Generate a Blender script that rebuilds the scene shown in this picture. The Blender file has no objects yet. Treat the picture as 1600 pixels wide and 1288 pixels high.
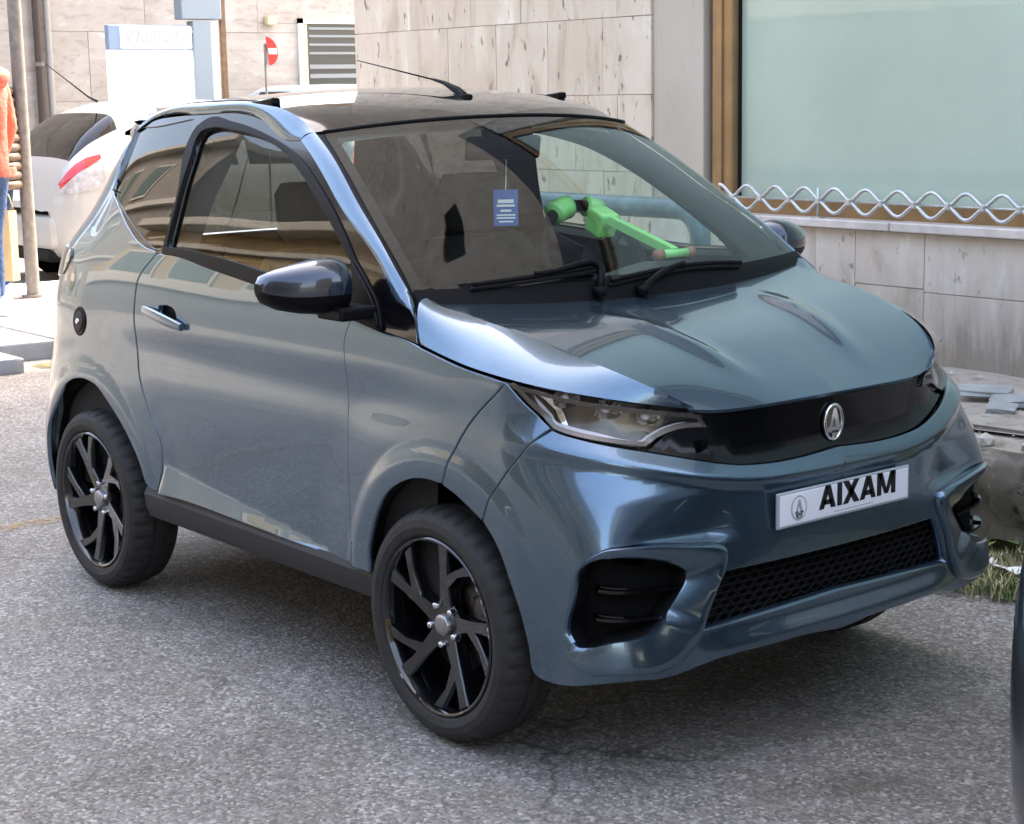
import bpy, bmesh, math, random
import numpy as np
from mathutils import Vector, Matrix, Euler
from mathutils.geometry import delaunay_2d_cdt

random.seed(7)
SC = bpy.context.scene
COL = SC.collection
R = math.radians

# ---------------------------------------------------------------- camera, sky, sun, exposure
cam_d = bpy.data.cameras.new('camera'); cam = bpy.data.objects.new('camera', cam_d); COL.objects.link(cam)
_r = Vector((0.6278, 0.7782, -0.0187)); _u = Vector((-0.1277, 0.1267, 0.9837)); _f = Vector((-0.7679, 0.6151, -0.1789))
cam.matrix_world = Matrix(((_r.x, _u.x, -_f.x, 3.2222), (_r.y, _u.y, -_f.y, -3.0540), (_r.z, _u.z, -_f.z, 1.5153), (0, 0, 0, 1)))
cam_d.sensor_width = 36; cam_d.sensor_fit = 'HORIZONTAL'; cam_d.lens = 36 * 2750.5 / 1600
cam_d.clip_start = .05; cam_d.clip_end = 600
SC.camera = cam

SUN_EL, SUN_AZ = 52, 350            # azimuth measured clockwise from +Y
world = bpy.data.worlds.new('World'); SC.world = world; world.use_nodes = True
wn = world.node_tree.nodes; wl = world.node_tree.links
sky = wn.new('ShaderNodeTexSky'); sky.sky_type = 'NISHITA'; sky.sun_disc = False
sky.sun_elevation = R(SUN_EL); sky.sun_rotation = R(SUN_AZ)
sky.air_density = 1.0; sky.dust_density = 4.0; sky.ozone_density = 1.0
_mx = wn.new('ShaderNodeMixRGB'); _mx.blend_type = 'MULTIPLY'; _mx.inputs[0].default_value = 1
_mx.inputs[2].default_value = (1.14, 1.0, .86, 1)           # thin veil of cloud: a little whiter than clear sky
wl.new(sky.outputs[0], _mx.inputs[1]); wl.new(_mx.outputs[0], wn['Background'].inputs[0]); wn['Background'].inputs[1].default_value = .15

sun_d = bpy.data.lights.new('sun', 'SUN'); sun = bpy.data.objects.new('sun', sun_d); COL.objects.link(sun)
sun_d.energy = 1.3; sun_d.angle = R(10); sun_d.color = (1, .95, .87)
_sd = Vector((math.cos(R(SUN_EL)) * math.sin(R(SUN_AZ)), math.cos(R(SUN_EL)) * math.cos(R(SUN_AZ)), math.sin(R(SUN_EL))))
sun.rotation_euler = _sd.to_track_quat('Z', 'Y').to_euler(); sun.location = (0, 0, 30)
SC.view_settings.view_transform = 'Standard'; SC.view_settings.look = 'None'
SC.view_settings.gamma = 1; SC.view_settings.use_curve_mapping = False
SC.view_settings.exposure = 3.15
SC.render.engine = 'CYCLES'
SC.cycles.max_bounces = 8; SC.cycles.transparent_max_bounces = 16; SC.cycles.glossy_bounces = 5
SC.cycles.use_denoising = True
SC.cycles.sample_clamp_indirect = 6

# ---------------------------------------------------------------- object helpers
ROOT = {}                         # world location of every top-level root

def prop(o, label=None, cat=None, group=None, kind=None):
    if label: o['label'] = label
    if cat: o['category'] = cat
    if group: o['group'] = group
    if kind: o['kind'] = kind
    return o

def thing(name, loc, label, cat, group=None):
    o = bpy.data.objects.new(name, None); COL.objects.link(o)
    o.location = loc; o.empty_display_size = .1
    ROOT[o] = Vector(loc)
    return prop(o, label, cat, group)

def rootloc(o):
    while o.parent is not None: o = o.parent
    return ROOT.get(o, Vector((0, 0, 0)))

def mesh(name, verts, faces, mat, parent=None, smooth=True, normals=None, fmat=None, sharp=None):
    """one mesh object from world-space vertices"""
    V = np.asarray(verts, float).reshape(-1, 3)
    if parent is not None: base = np.array(rootloc(parent))
    else: base = np.array([(V[:, 0].min() + V[:, 0].max()) / 2, (V[:, 1].min() + V[:, 1].max()) / 2, V[:, 2].min()])
    me = bpy.data.meshes.new(name)
    me.from_pydata((V - base).tolist(), [], [list(f) for f in faces])
    mats = mat if isinstance(mat, (list, tuple)) else [mat]
    for m in mats: me.materials.append(m)
    me.polygons.foreach_set('use_smooth', [bool(smooth)] * len(me.polygons))
    if fmat is not None: me.polygons.foreach_set('material_index', list(fmat))
    me.update(); me.validate()
    if normals is not None and len(me.vertices) == len(V):
        me.normals_split_custom_set_from_vertices([tuple(n) for n in normals])
    elif smooth and sharp is not None:
        me.set_sharp_from_angle(angle=R(sharp))
    o = bpy.data.objects.new(name, me); COL.objects.link(o)
    if parent is not None: o.parent = parent
    else:
        o.location = base; ROOT[o] = Vector(base)
    return o

def bm_mesh(name, bm, mat, parent=None, smooth=False, sharp=None):
    V = [v.co[:] for v in bm.verts]; bm.verts.index_update()
    F = [[v.index for v in f.verts] for f in bm.faces]
    bm.free()
    return mesh(name, V, F, mat, parent, smooth, sharp=sharp)

class MB:
    """collects simple shapes for one mesh"""
    def __init__(self): self.v = []; self.f = []
    def add(self, V, F):
        n = len(self.v); self.v += [tuple(p) for p in V]; self.f += [[i + n for i in f] for f in F]; return self
    def box(self, a, b, bevel=0.0, M=None):
        bm = bmesh.new(); bmesh.ops.create_cube(bm, size=1)
        a = Vector(a); b = Vector(b)
        for v in bm.verts: v.co = Vector(((a[i] + b[i]) / 2 + v.co[i] * (b[i] - a[i]) for i in range(3)))
        if bevel: bmesh.ops.bevel(bm, geom=bm.edges[:], offset=bevel, segments=2, affect='EDGES', profile=.5)
        bm.verts.index_update()
        V = [(M @ v.co if M else v.co)[:] for v in bm.verts]; F = [[v.index for v in f.verts] for f in bm.faces]
        bm.free(); return self.add(V, F)
    def tube(self, pts, r, n=10, cap=True, closed=False):
        pts = [Vector(p) for p in pts]; m = len(pts)
        rr = r if hasattr(r, '__len__') else [r] * m
        V = []; F = []; prev = None
        for i, p in enumerate(pts):
            t = (pts[(i + 1) % m] - pts[i - 1]) if closed else (pts[min(i + 1, m - 1)] - pts[max(i - 1, 0)])
            t.normalize()
            if prev is None: a = t.orthogonal().normalized()
            else:
                a = prev - t * prev.dot(t)
                a = a.normalized() if a.length > 1e-6 else t.orthogonal().normalized()
            prev = a; b = t.cross(a)
            for k in range(n):
                w = 2 * math.pi * k / n; V.append((p + (a * math.cos(w) + b * math.sin(w)) * rr[i])[:])
        for i in range(m if closed else m - 1):
            j = (i + 1) % m
            for k in range(n): F.append([i * n + k, i * n + (k + 1) % n, j * n + (k + 1) % n, j * n + k])
        if cap and not closed: F.append(list(range(n))[::-1]); F.append([(m - 1) * n + k for k in range(n)])
        return self.add(V, F)
    def cyl(self, c, r, h, axis='Z', n=24, r2=None):
        c = Vector(c); ax = {'X': Vector((1, 0, 0)), 'Y': Vector((0, 1, 0)), 'Z': Vector((0, 0, 1))}[axis]
        return self.tube([c - ax * h / 2, c + ax * h / 2], [r, r if r2 is None else r2], n)
    def lathe(self, prof, c, axis='Y', n=48, rfun=None):
        """prof: (radius, offset along axis)"""
        c = Vector(c); m = len(prof); V = []; F = []
        for k in range(n):
            w = 2 * math.pi * k / n
            for i, (r, h) in enumerate(prof):
                if rfun: r = rfun(i, k, r)
                u, v = r * math.cos(w), r * math.sin(w)
                V.append((c + Vector({'Y': (u, h, v), 'X': (h, u, v), 'Z': (u, v, h)}[axis]))[:])
        for k in range(n):
            for i in range(m - 1):
                a = k * m + i; b = ((k + 1) % n) * m + i
                F.append([a, b, b + 1, a + 1] if axis == 'Y' else [a, a + 1, b + 1, b])
        return self.add(V, F)
    def prism(self, poly, d, M=None):
        """poly: list of 3-D points, pushed along vector d"""
        n = len(poly); d = Vector(d); P = [Vector(p) for p in poly]
        V = P + [p + d for p in P]
        F = [list(range(n)), list(range(n, 2 * n))[::-1]] + [[i, i + n, (i + 1) % n + n, (i + 1) % n] for i in range(n)]
        return self.add([(M @ v if M else v)[:] for v in V], F)
    def build(self, name, mat, parent=None, smooth=False, sharp=None):
        return mesh(name, self.v, self.f, mat, parent, smooth, sharp=sharp)

def copy_part(o, parent, loc=None, rot=None, sub=True):
    """a copy of a part (sharing its mesh) with copies of its sub-parts"""
    c = o.copy(); COL.objects.link(c); c.parent = parent
    if loc is not None: c.location = loc
    if rot is not None: c.rotation_euler = rot
    if sub:
        for ch in list(o.children): copy_part(ch, c)
    return c

# ---------------------------------------------------------------- materials
def nodes(name):
    m = bpy.data.materials.new(name); m.use_nodes = True
    nt = m.node_tree; return m, nt, nt.nodes['Principled BSDF'], nt.links

def N(nt, typ, **kw):
    n = nt.nodes.new('ShaderNode' + typ)
    for k, v in kw.items():
        if k in n.inputs.keys() if isinstance(k, str) else False: n.inputs[k].default_value = v
        else: setattr(n, k, v)
    return n

def plain(name, col, rough=.5, metal=0, coat=0, spec=None, bump=0, bscale=200, var=0, vscale=6, emit=None):
    m, nt, p, L = nodes(name)
    p.inputs['Base Color'].default_value = (*col, 1); p.inputs['Roughness'].default_value = rough
    p.inputs['Metallic'].default_value = metal; p.inputs['Coat Weight'].default_value = coat
    p.inputs['Coat Roughness'].default_value = .03
    if spec is not None: p.inputs['Specular IOR Level'].default_value = spec
    if emit: p.inputs['Emission Color'].default_value = (*emit[0], 1); p.inputs['Emission Strength'].default_value = emit[1]
    g = N(nt, 'NewGeometry') if (bump or var) else None
    if var:
        t = N(nt, 'TexNoise'); t.inputs['Scale'].default_value = vscale; t.inputs['Detail'].default_value = 8; t.inputs['Roughness'].default_value = .65
        L.new(g.outputs['Position'], t.inputs['Vector'])
        mx = N(nt, 'MixRGB'); mx.inputs[1].default_value = (*[c * (1 - var) for c in col], 1); mx.inputs[2].default_value = (*[min(1, c * (1 + var)) for c in col], 1)
        rp = N(nt, 'ValToRGB'); rp.color_ramp.elements[0].position = .3; rp.color_ramp.elements[1].position = .7
        L.new(t.outputs['Fac'], rp.inputs[0]); L.new(rp.outputs[0], mx.inputs[0]); L.new(mx.outputs[0], p.inputs['Base Color'])
    if bump:
        t = N(nt, 'TexNoise'); t.inputs['Scale'].default_value = bscale; t.inputs['Detail'].default_value = 4
        L.new(g.outputs['Position'], t.inputs['Vector'])
        b = N(nt, 'Bump'); b.inputs['Strength'].default_value = bump; b.inputs['Distance'].default_value = .003 if bscale > 40 else .02
        L.new(t.outputs['Fac'], b.inputs['Height']); L.new(b.outputs[0], p.inputs['Normal'])
    return m

def glass(name, tint=(.75, .82, .78), ior=1.5, rough=0.0, haze=0.0):
    m = bpy.data.materials.new(name); m.use_nodes = True; nt = m.node_tree; nt.nodes.clear(); L = nt.links
    out = N(nt, 'OutputMaterial'); mx = N(nt, 'MixShader'); tr = N(nt, 'BsdfTransparent'); gl = N(nt, 'BsdfGlossy'); fr = N(nt, 'Fresnel')
    fr.inputs['IOR'].default_value = ior; tr.inputs[0].default_value = (*tint, 1); gl.inputs['Roughness'].default_value = rough
    g = N(nt, 'NewGeometry'); im = N(nt, 'MapRange'); im.inputs['To Min'].default_value = ior; im.inputs['To Max'].default_value = 1 / ior
    L.new(g.outputs['Backfacing'], im.inputs['Value']); L.new(im.outputs[0], fr.inputs['IOR'])      # same reflectance from both sides of the sheet
    L.new(fr.outputs[0], mx.inputs[0]); L.new(tr.outputs[0], mx.inputs[1]); L.new(gl.outputs[0], mx.inputs[2])
    L.new(mx.outputs[0], out.inputs[0])
    return m

def paint(name, col, metal=.7, rough=.34, flake=.5):
    m, nt, p, L = nodes(name)
    p.inputs['Base Color'].default_value = (*col, 1)
    p.inputs['Metallic'].default_value = metal; p.inputs['Roughness'].default_value = rough
    p.inputs['Coat Weight'].default_value = 1; p.inputs['Coat Roughness'].default_value = .015; p.inputs['Coat IOR'].default_value = 1.48
    g = N(nt, 'NewGeometry'); v = N(nt, 'TexVoronoi'); v.inputs['Scale'].default_value = 900
    L.new(g.outputs['Position'], v.inputs['Vector'])
    mx = N(nt, 'MixRGB', blend_type='MULTIPLY'); mx.inputs[0].default_value = flake
    mx.inputs[1].default_value = (*col, 1)
    hs = N(nt, 'HueSaturation'); hs.inputs['Saturation'].default_value = .15; hs.inputs['Value'].default_value = 1.5
    L.new(v.outputs['Color'], hs.inputs['Color']); L.new(hs.outputs[0], mx.inputs[2]); L.new(mx.outputs[0], p.inputs['Base Color'])
    # faint dust and dirt towards the sills
    return m

def travertine(name, base, light, dark, vein=(1, 1, .12), scale=7, pits=.5, dirt=0.0, zdirt=.35):
    """stone with veins; vein stretches the pattern along the small axis; dirt grows from the foot of the wall"""
    m, nt, p, L = nodes(name)
    g = N(nt, 'NewGeometry'); oi = N(nt, 'ObjectInfo')
    off = N(nt, 'VectorMath', operation='SCALE'); cmb = N(nt, 'CombineXYZ')
    for i in range(3): L.new(oi.outputs['Random'], cmb.inputs[i])
    L.new(cmb.outputs[0], off.inputs[0]); off.inputs['Scale'].default_value = 13
    ad = N(nt, 'VectorMath', operation='ADD'); L.new(g.outputs['Position'], ad.inputs[0]); L.new(off.outputs[0], ad.inputs[1])
    mp = N(nt, 'Mapping'); mp.inputs['Scale'].default_value = vein; L.new(ad.outputs[0], mp.inputs['Vector'])
    n1 = N(nt, 'TexNoise'); n1.inputs['Scale'].default_value = scale; n1.inputs['Detail'].default_value = 10; n1.inputs['Roughness'].default_value = .62; n1.inputs['Distortion'].default_value = .6
    L.new(mp.outputs[0], n1.inputs['Vector'])
    rp = N(nt, 'ValToRGB'); e = rp.color_ramp.elements
    e[0].position = .28; e[0].color = (*dark, 1); e[1].position = .72; e[1].color = (*light, 1)
    x = e.new(.47); x.color = (*base, 1); x = e.new(.58); x.color = (*[b * .9 + .1 * l for b, l in zip(base, light)], 1)
    L.new(n1.outputs['Fac'], rp.inputs[0])
    # patches
    n2 = N(nt, 'TexNoise'); n2.inputs['Scale'].default_value = 1.7; n2.inputs['Detail'].default_value = 5; L.new(ad.outputs[0], n2.inputs['Vector'])
    mx = N(nt, 'MixRGB', blend_type='MULTIPLY'); mx.inputs[0].default_value = .55
    r2 = N(nt, 'ValToRGB'); r2.color_ramp.elements[0].position = .3; r2.color_ramp.elements[0].color = (.72, .66, .58, 1); r2.color_ramp.elements[1].position = .65; r2.color_ramp.elements[1].color = (1, 1, 1, 1)
    L.new(n2.outputs['Fac'], r2.inputs[0]); L.new(rp.outputs[0], mx.inputs[1]); L.new(r2.outputs[0], mx.inputs[2])
    # holes of the stone
    mp3 = N(nt, 'Mapping'); mp3.inputs['Scale'].default_value = [s**.6 for s in vein]; L.new(ad.outputs[0], mp3.inputs['Vector'])
    n3 = N(nt, 'TexNoise'); n3.inputs['Scale'].default_value = 26; n3.inputs['Detail'].default_value = 3; L.new(mp3.outputs[0], n3.inputs['Vector'])
    r3 = N(nt, 'ValToRGB'); r3.color_ramp.elements[0].position = .64; r3.color_ramp.elements[0].color = (0, 0, 0, 1); r3.color_ramp.elements[1].position = .72; r3.color_ramp.elements[1].color = (1, 1, 1, 1)
    L.new(n3.outputs['Fac'], r3.inputs[0])
    pk = N(nt, 'Math', operation='MULTIPLY'); L.new(r3.outputs[0], pk.inputs[0]); pk.inputs[1].default_value = pits
    mh = N(nt, 'MixRGB'); L.new(pk.outputs[0], mh.inputs[0]); L.new(mx.outputs[0], mh.inputs[1]); mh.inputs[2].default_value = (*[d * .35 for d in dark], 1)
    last = mh
    if dirt:
        sp = N(nt, 'SeparateXYZ'); L.new(g.outputs['Position'], sp.inputs[0])
        mr = N(nt, 'MapRange'); mr.inputs['From Min'].default_value = zdirt + .55; mr.inputs['From Max'].default_value = zdirt; L.new(sp.outputs['Z'], mr.inputs['Value'])
        mp4 = N(nt, 'Mapping'); mp4.inputs['Scale'].default_value = (14, 14, 1.6); L.new(g.outputs['Position'], mp4.inputs['Vector'])
        n4 = N(nt, 'TexNoise'); n4.inputs['Scale'].default_value = 1; n4.inputs['Detail'].default_value = 7; n4.inputs['Roughness'].default_value = .7; L.new(mp4.outputs[0], n4.inputs['Vector'])
        mm = N(nt, 'Math', operation='MULTIPLY'); L.new(mr.outputs[0], mm.inputs[0]); L.new(n4.outputs['Fac'], mm.inputs[1])
        ms = N(nt, 'MapRange'); ms.inputs['From Min'].default_value = .08; ms.inputs['From Max'].default_value = .5; ms.inputs['To Max'].default_value = dirt; L.new(mm.outputs[0], ms.inputs['Value'])
        md = N(nt, 'MixRGB'); L.new(ms.outputs[0], md.inputs[0]); L.new(last.outputs[0], md.inputs[1]); md.inputs[2].default_value = (.13, .105, .075, 1); last = md
    L.new(last.outputs[0], p.inputs['Base Color'])
    p.inputs['Roughness'].default_value = .62
    b = N(nt, 'Bump'); b.inputs['Strength'].default_value = .5; b.inputs['Distance'].default_value = .006; b.invert = True
    ah = N(nt, 'Math', operation='MULTIPLY_ADD'); L.new(n1.outputs['Fac'], ah.inputs[0]); ah.inputs[1].default_value = -.5; L.new(pk.outputs[0], ah.inputs[2])
    L.new(ah.outputs[0], b.inputs['Height']); L.new(b.outputs[0], p.inputs['Normal'])
    return m

def asphalt(name):
    m, nt, p, L = nodes(name)
    g = N(nt, 'NewGeometry')
    def noise(sc, det, ro=.6):
        t = N(nt, 'TexNoise'); t.inputs['Scale'].default_value = sc; t.inputs['Detail'].default_value = det; t.inputs['Roughness'].default_value = ro
        L.new(g.outputs['Position'], t.inputs['Vector']); return t
    v = N(nt, 'TexVoronoi'); v.inputs['Scale'].default_value = 115; v.inputs['Randomness'].default_value = 1; L.new(g.outputs['Position'], v.inputs['Vector'])
    grey = N(nt, 'SeparateXYZ'); L.new(v.outputs['Color'], grey.inputs[0])
    rp = N(nt, 'ValToRGB'); e = rp.color_ramp.elements; e[0].position = .0; e[0].color = (.118, .110, .100, 1); e[1].position = 1; e[1].color = (.47, .445, .405, 1)
    x = e.new(.45); x.color = (.198, .187, .170, 1); x = e.new(.85); x.color = (.295, .280, .255, 1)
    L.new(grey.outputs[0], rp.inputs[0])
    big = noise(1.1, 6, .6); rb = N(nt, 'ValToRGB'); rb.color_ramp.elements[0].position = .3; rb.color_ramp.elements[0].color = (.64, .61, .57, 1); rb.color_ramp.elements[1].position = .68; rb.color_ramp.elements[1].color = (1.12, 1.1, 1.08, 1)
    L.new(big.outputs['Fac'], rb.inputs[0])
    mx = N(nt, 'MixRGB', blend_type='MULTIPLY'); mx.inputs[0].default_value = 1; L.new(rp.outputs[0], mx.inputs[1]); L.new(rb.outputs[0], mx.inputs[2])
    # worn rusty stains
    st = noise(3.3, 5, .55); rs = N(nt, 'ValToRGB'); rs.color_ramp.elements[0].position = .56; rs.color_ramp.elements[0].color = (0, 0, 0, 1); rs.color_ramp.elements[1].position = .8; rs.color_ramp.elements[1].color = (.7, .7, .7, 1)
    L.new(st.outputs['Fac'], rs.inputs[0])
    m2 = N(nt, 'MixRGB'); L.new(rs.outputs[0], m2.inputs[0]); L.new(mx.outputs[0], m2.inputs[1]); m2.inputs[2].default_value = (.16, .135, .095, 1)
    # pale wear dust
    du = noise(14, 6, .7); rd = N(nt, 'ValToRGB'); rd.color_ramp.elements[0].position = .5; rd.color_ramp.elements[0].color = (0, 0, 0, 1); rd.color_ramp.elements[1].position = .75; rd.color_ramp.elements[1].color = (.35, .35, .35, 1)
    L.new(du.outputs['Fac'], rd.inputs[0])
    m3 = N(nt, 'MixRGB'); L.new(rd.outputs[0], m3.inputs[0]); L.new(m2.outputs[0], m3.inputs[1]); m3.inputs[2].default_value = (.40, .385, .365, 1)
    wv = noise(2.2, 4, .6); wo = N(nt, 'VectorMath', operation='MULTIPLY_ADD'); wo.inputs[1].default_value = (.55, .55, .55)
    L.new(wv.outputs['Color'], wo.inputs[0]); L.new(g.outputs['Position'], wo.inputs[2])
    cr = N(nt, 'TexVoronoi'); cr.feature = 'DISTANCE_TO_EDGE'; cr.inputs['Scale'].default_value = .62; L.new(wo.outputs[0], cr.inputs['Vector'])
    rc = N(nt, 'ValToRGB'); rc.color_ramp.elements[0].position = .0; rc.color_ramp.elements[0].color = (.8, .8, .8, 1); rc.color_ramp.elements[1].position = .007; rc.color_ramp.elements[1].color = (0, 0, 0, 1); L.new(cr.outputs['Distance'], rc.inputs[0])
    gate = noise(.9, 2, .5); rg = N(nt, 'ValToRGB'); rg.color_ramp.elements[0].position = .48; rg.color_ramp.elements[1].position = .58; L.new(gate.outputs['Fac'], rg.inputs[0])
    cm = N(nt, 'Math', operation='MULTIPLY'); L.new(rc.outputs[0], cm.inputs[0]); L.new(rg.outputs[0], cm.inputs[1])
    m4 = N(nt, 'MixRGB'); L.new(cm.outputs[0], m4.inputs[0]); L.new(m3.outputs[0], m4.inputs[1]); m4.inputs[2].default_value = (.05, .046, .042, 1)
    oil = noise(1.7, 3, .5); ro = N(nt, 'ValToRGB'); ro.color_ramp.elements[0].position = .64; ro.color_ramp.elements[0].color = (1, 1, 1, 1); ro.color_ramp.elements[1].position = .74; ro.color_ramp.elements[1].color = (.72, .70, .68, 1); L.new(oil.outputs['Fac'], ro.inputs[0])
    m5 = N(nt, 'MixRGB', blend_type='MULTIPLY'); m5.inputs[0].default_value = 1; L.new(m4.outputs[0], m5.inputs[1]); L.new(ro.outputs[0], m5.inputs[2])
    L.new(m5.outputs[0], p.inputs['Base Color'])
    p.inputs['Roughness'].default_value = .78
    b = N(nt, 'Bump'); b.inputs['Strength'].default_value = .7; b.inputs['Distance'].default_value = .004
    f = noise(160, 4, .6); ad = N(nt, 'Math', operation='SUBTRACT'); L.new(f.outputs['Fac'], ad.inputs[0]); L.new(v.outputs['Distance'], ad.inputs[1])
    L.new(ad.outputs[0], b.inputs['Height']); L.new(b.outputs[0], p.inputs['Normal'])
    return m

M = {}
M['paint'] = paint('metallic_blue_grey_paint', (.088, .141, .196), .85, .25, .6)
M['black_gloss'] = plain('gloss_black', (.003, .003, .004), .14, 0, .35, spec=.35)
M['roof_gloss'] = plain('gloss_black_roof', (.003, .003, .004), .06, 0, .6, spec=.3)
M['black_satin'] = plain('satin_black_plastic', (.004, .004, .005), .42, spec=.10, bump=.15, bscale=600)
M['black_matt'] = plain('matt_black_plastic', (.005, .005, .0055), .72, spec=.25, bump=.3, bscale=500)
M['cladding'] = plain('dark_grey_cladding', (.018, .018, .020), .6, bump=.35, bscale=700, var=.15, vscale=30)
M['void'] = plain('dark_cavity', (.004, .004, .004), .95, spec=.1)
M['rubber'] = plain('tyre_rubber', (.018, .0172, .0168), .72, bump=.25, bscale=300, var=.4, vscale=30)
M['rim'] = plain('gloss_black_alloy', (.005, .0055, .007), .14, .3, 1)
M['steel'] = plain('bright_steel', (.62, .62, .63), .22, 1)
M['chrome'] = plain('chrome', (.86, .86, .88), .06, 1)
M['disc'] = plain('brake_disc_steel', (.10, .095, .09), .45, 1)
M['windscreen'] = glass('windscreen_glass', (.84, .93, .89), 1.8)
M['side_glass'] = glass('tinted_side_glass', (.74, .81, .77), 1.55)
M['dark_glass'] = glass('dark_privacy_glass', (.12, .13, .13), 1.75)
M['clear'] = glass('clear_lens', (.93, .94, .95), 1.5)
M['seat'] = plain('dark_seat_fabric', (.012, .012, .013), .85, bump=.3, bscale=900)
M['dash'] = plain('grey_dashboard_plastic', (.035, .04, .045), .6, bump=.3, bscale=600)
M['liner'] = plain('pale_roof_lining', (.30, .30, .28), .9)
M['lamp_chrome'] = plain('lamp_reflector', (.72, .70, .66), .12, 1)
M['lamp_dark'] = plain('lamp_housing', (.11, .095, .08), .3, .6)
M['drl'] = plain('lamp_light_guide', (.55, .52, .52), .25, coat=.5)
M['lime'] = plain('lime_green_paint', (.33, .78, .25), .4, coat=.3)
M['orange_rubber'] = plain('faded_orange_rubber', (.34, .15, .09), .6)
M['tag_blue'] = plain('blue_card', (.035, .13, .42), .5)
M['white_print'] = plain('white_print', (.85, .85, .85), .5)
M['plate_white'] = plain('plate_white', (.80, .80, .84), .35)
M['plate_black'] = plain('plate_black_print', (.006, .006, .008), .5)
M['plate_rim'] = plain('clear_grey_plastic', (.35, .38, .40), .25)
M['red_lens'] = plain('red_lens', (.45, .012, .02), .15, coat=1)
M['smoke_lens'] = plain('smoked_lens', (.02, .018, .02), .1, coat=1)
# ---------------------------------------------------------------- car body surface (numbers only)
def spline_m2(t):
    """matrix giving natural-spline second derivatives from the values at knots t"""
    n = len(t); h = np.diff(t)
    A = np.eye(n); B = np.zeros((n, n))
    for i in range(1, n - 1):
        A[i, i - 1] = h[i - 1]; A[i, i] = 2 * (h[i - 1] + h[i]); A[i, i + 1] = h[i]
        B[i, i - 1] = 6 / h[i - 1]; B[i, i] = -6 / h[i - 1] - 6 / h[i]; B[i, i + 1] = 6 / h[i]
    return np.linalg.solve(A, B)

def spline_w(t, x):
    """weights (len(x), n) of a natural cubic spline on knots t evaluated at x"""
    t = np.asarray(t, float); x = np.clip(np.asarray(x, float), t[0] - .3, t[-1] + .3)
    M = spline_m2(t); n = len(t)
    i = np.clip(np.searchsorted(t, x) - 1, 0, n - 2)
    h = t[i + 1] - t[i]; a = (t[i + 1] - x) / h; b = 1 - a
    W = np.zeros((len(x), n)); r = np.arange(len(x))
    inside = (a >= 0) & (a <= 1)
    ca = np.where(inside, (a**3 - a) * h * h / 6, 0); cb = np.where(inside, (b**3 - b) * h * h / 6, 0)
    W += ca[:, None] * M[i] + cb[:, None] * M[i + 1]
    # linear continuation outside the table
    W[r, i] += a; W[r, i + 1] += b
    return W

def sstep(a, b, x):
    t = np.clip((x - a) / (b - a), 0, 1)
    return t * t * (3 - 2 * t)

WHEELBASE = 1.804
ZROWS = [.16, .28, .40, .54, .68, .80, .90, .97, 1.06, 1.15, 1.25, 1.35, 1.47]
HALFW = [.675, .692, .700, .708, .715, .717, .716, .704, .684, .657, .622, .583, .528]
# front: x of the nose on the centre line, and how round the corner is
NOSE = [.588, .602, .618, .624, .628, .632, .634, .622, .58, .54, .5, .46, .42]
ROUND = [0, 0, 0, .15, .55, .95, 1, 1, 1, 1, 1, 1, 1]
TAIL = [-2.29, -2.36, -2.37, -2.32, -2.25, -2.205, -2.185, -2.175, -2.15, -2.065, -2.005, -1.965, -1.89]
REARIN = [.0, .0, .0, .0, .0, .003, .004, .005, .006, .01, .015, .02, .03]
def shell_table():
    rows = []
    for z, W, n, rd, tl, ri in zip(ZROWS, HALFW, NOSE, ROUND, TAIL, REARIN):
        sharp = [(n, 0), (n - .006, .24), (n - .02, .42), (n - .030, .54), (n - .050, .632), (n - .098, .685), (n - .18, W - .004), (.28, W - .004)]
        rnd = [(n, 0), (n - .017, .24), (n - .060, .41), (n - .118, .52), (n - .176, .605), (n - .232, .660), (n - .29, .695 + (W - .72)), (.22, W - .012)]
        front = [((1 - rd) * a[0] + rd * b[0], (1 - rd) * a[1] + rd * b[1]) for a, b in zip(sharp, rnd)]
        side = [(0, W - .002), (-.35, W), (-.8, W), (-1.3, W - .002), (-1.75, W - .010 - .6 * ri), (tl + .22, W - .018 - ri)]
        rear = [(tl + .10, W - .045 - ri), (tl + .03, W - .12 - ri), (tl + .005, .36), (tl, 0)]
        rows.append(front + side + rear)
    return np.array(rows)
SHELL = shell_table()
_ref = SHELL[3]
SKN = np.concatenate([[0], np.cumsum(np.hypot(*np.diff(_ref, axis=0).T))])
SMAX = SKN[-1]
ARCHES = ((.035, .318), (-WHEELBASE + .012, .318))

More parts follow.
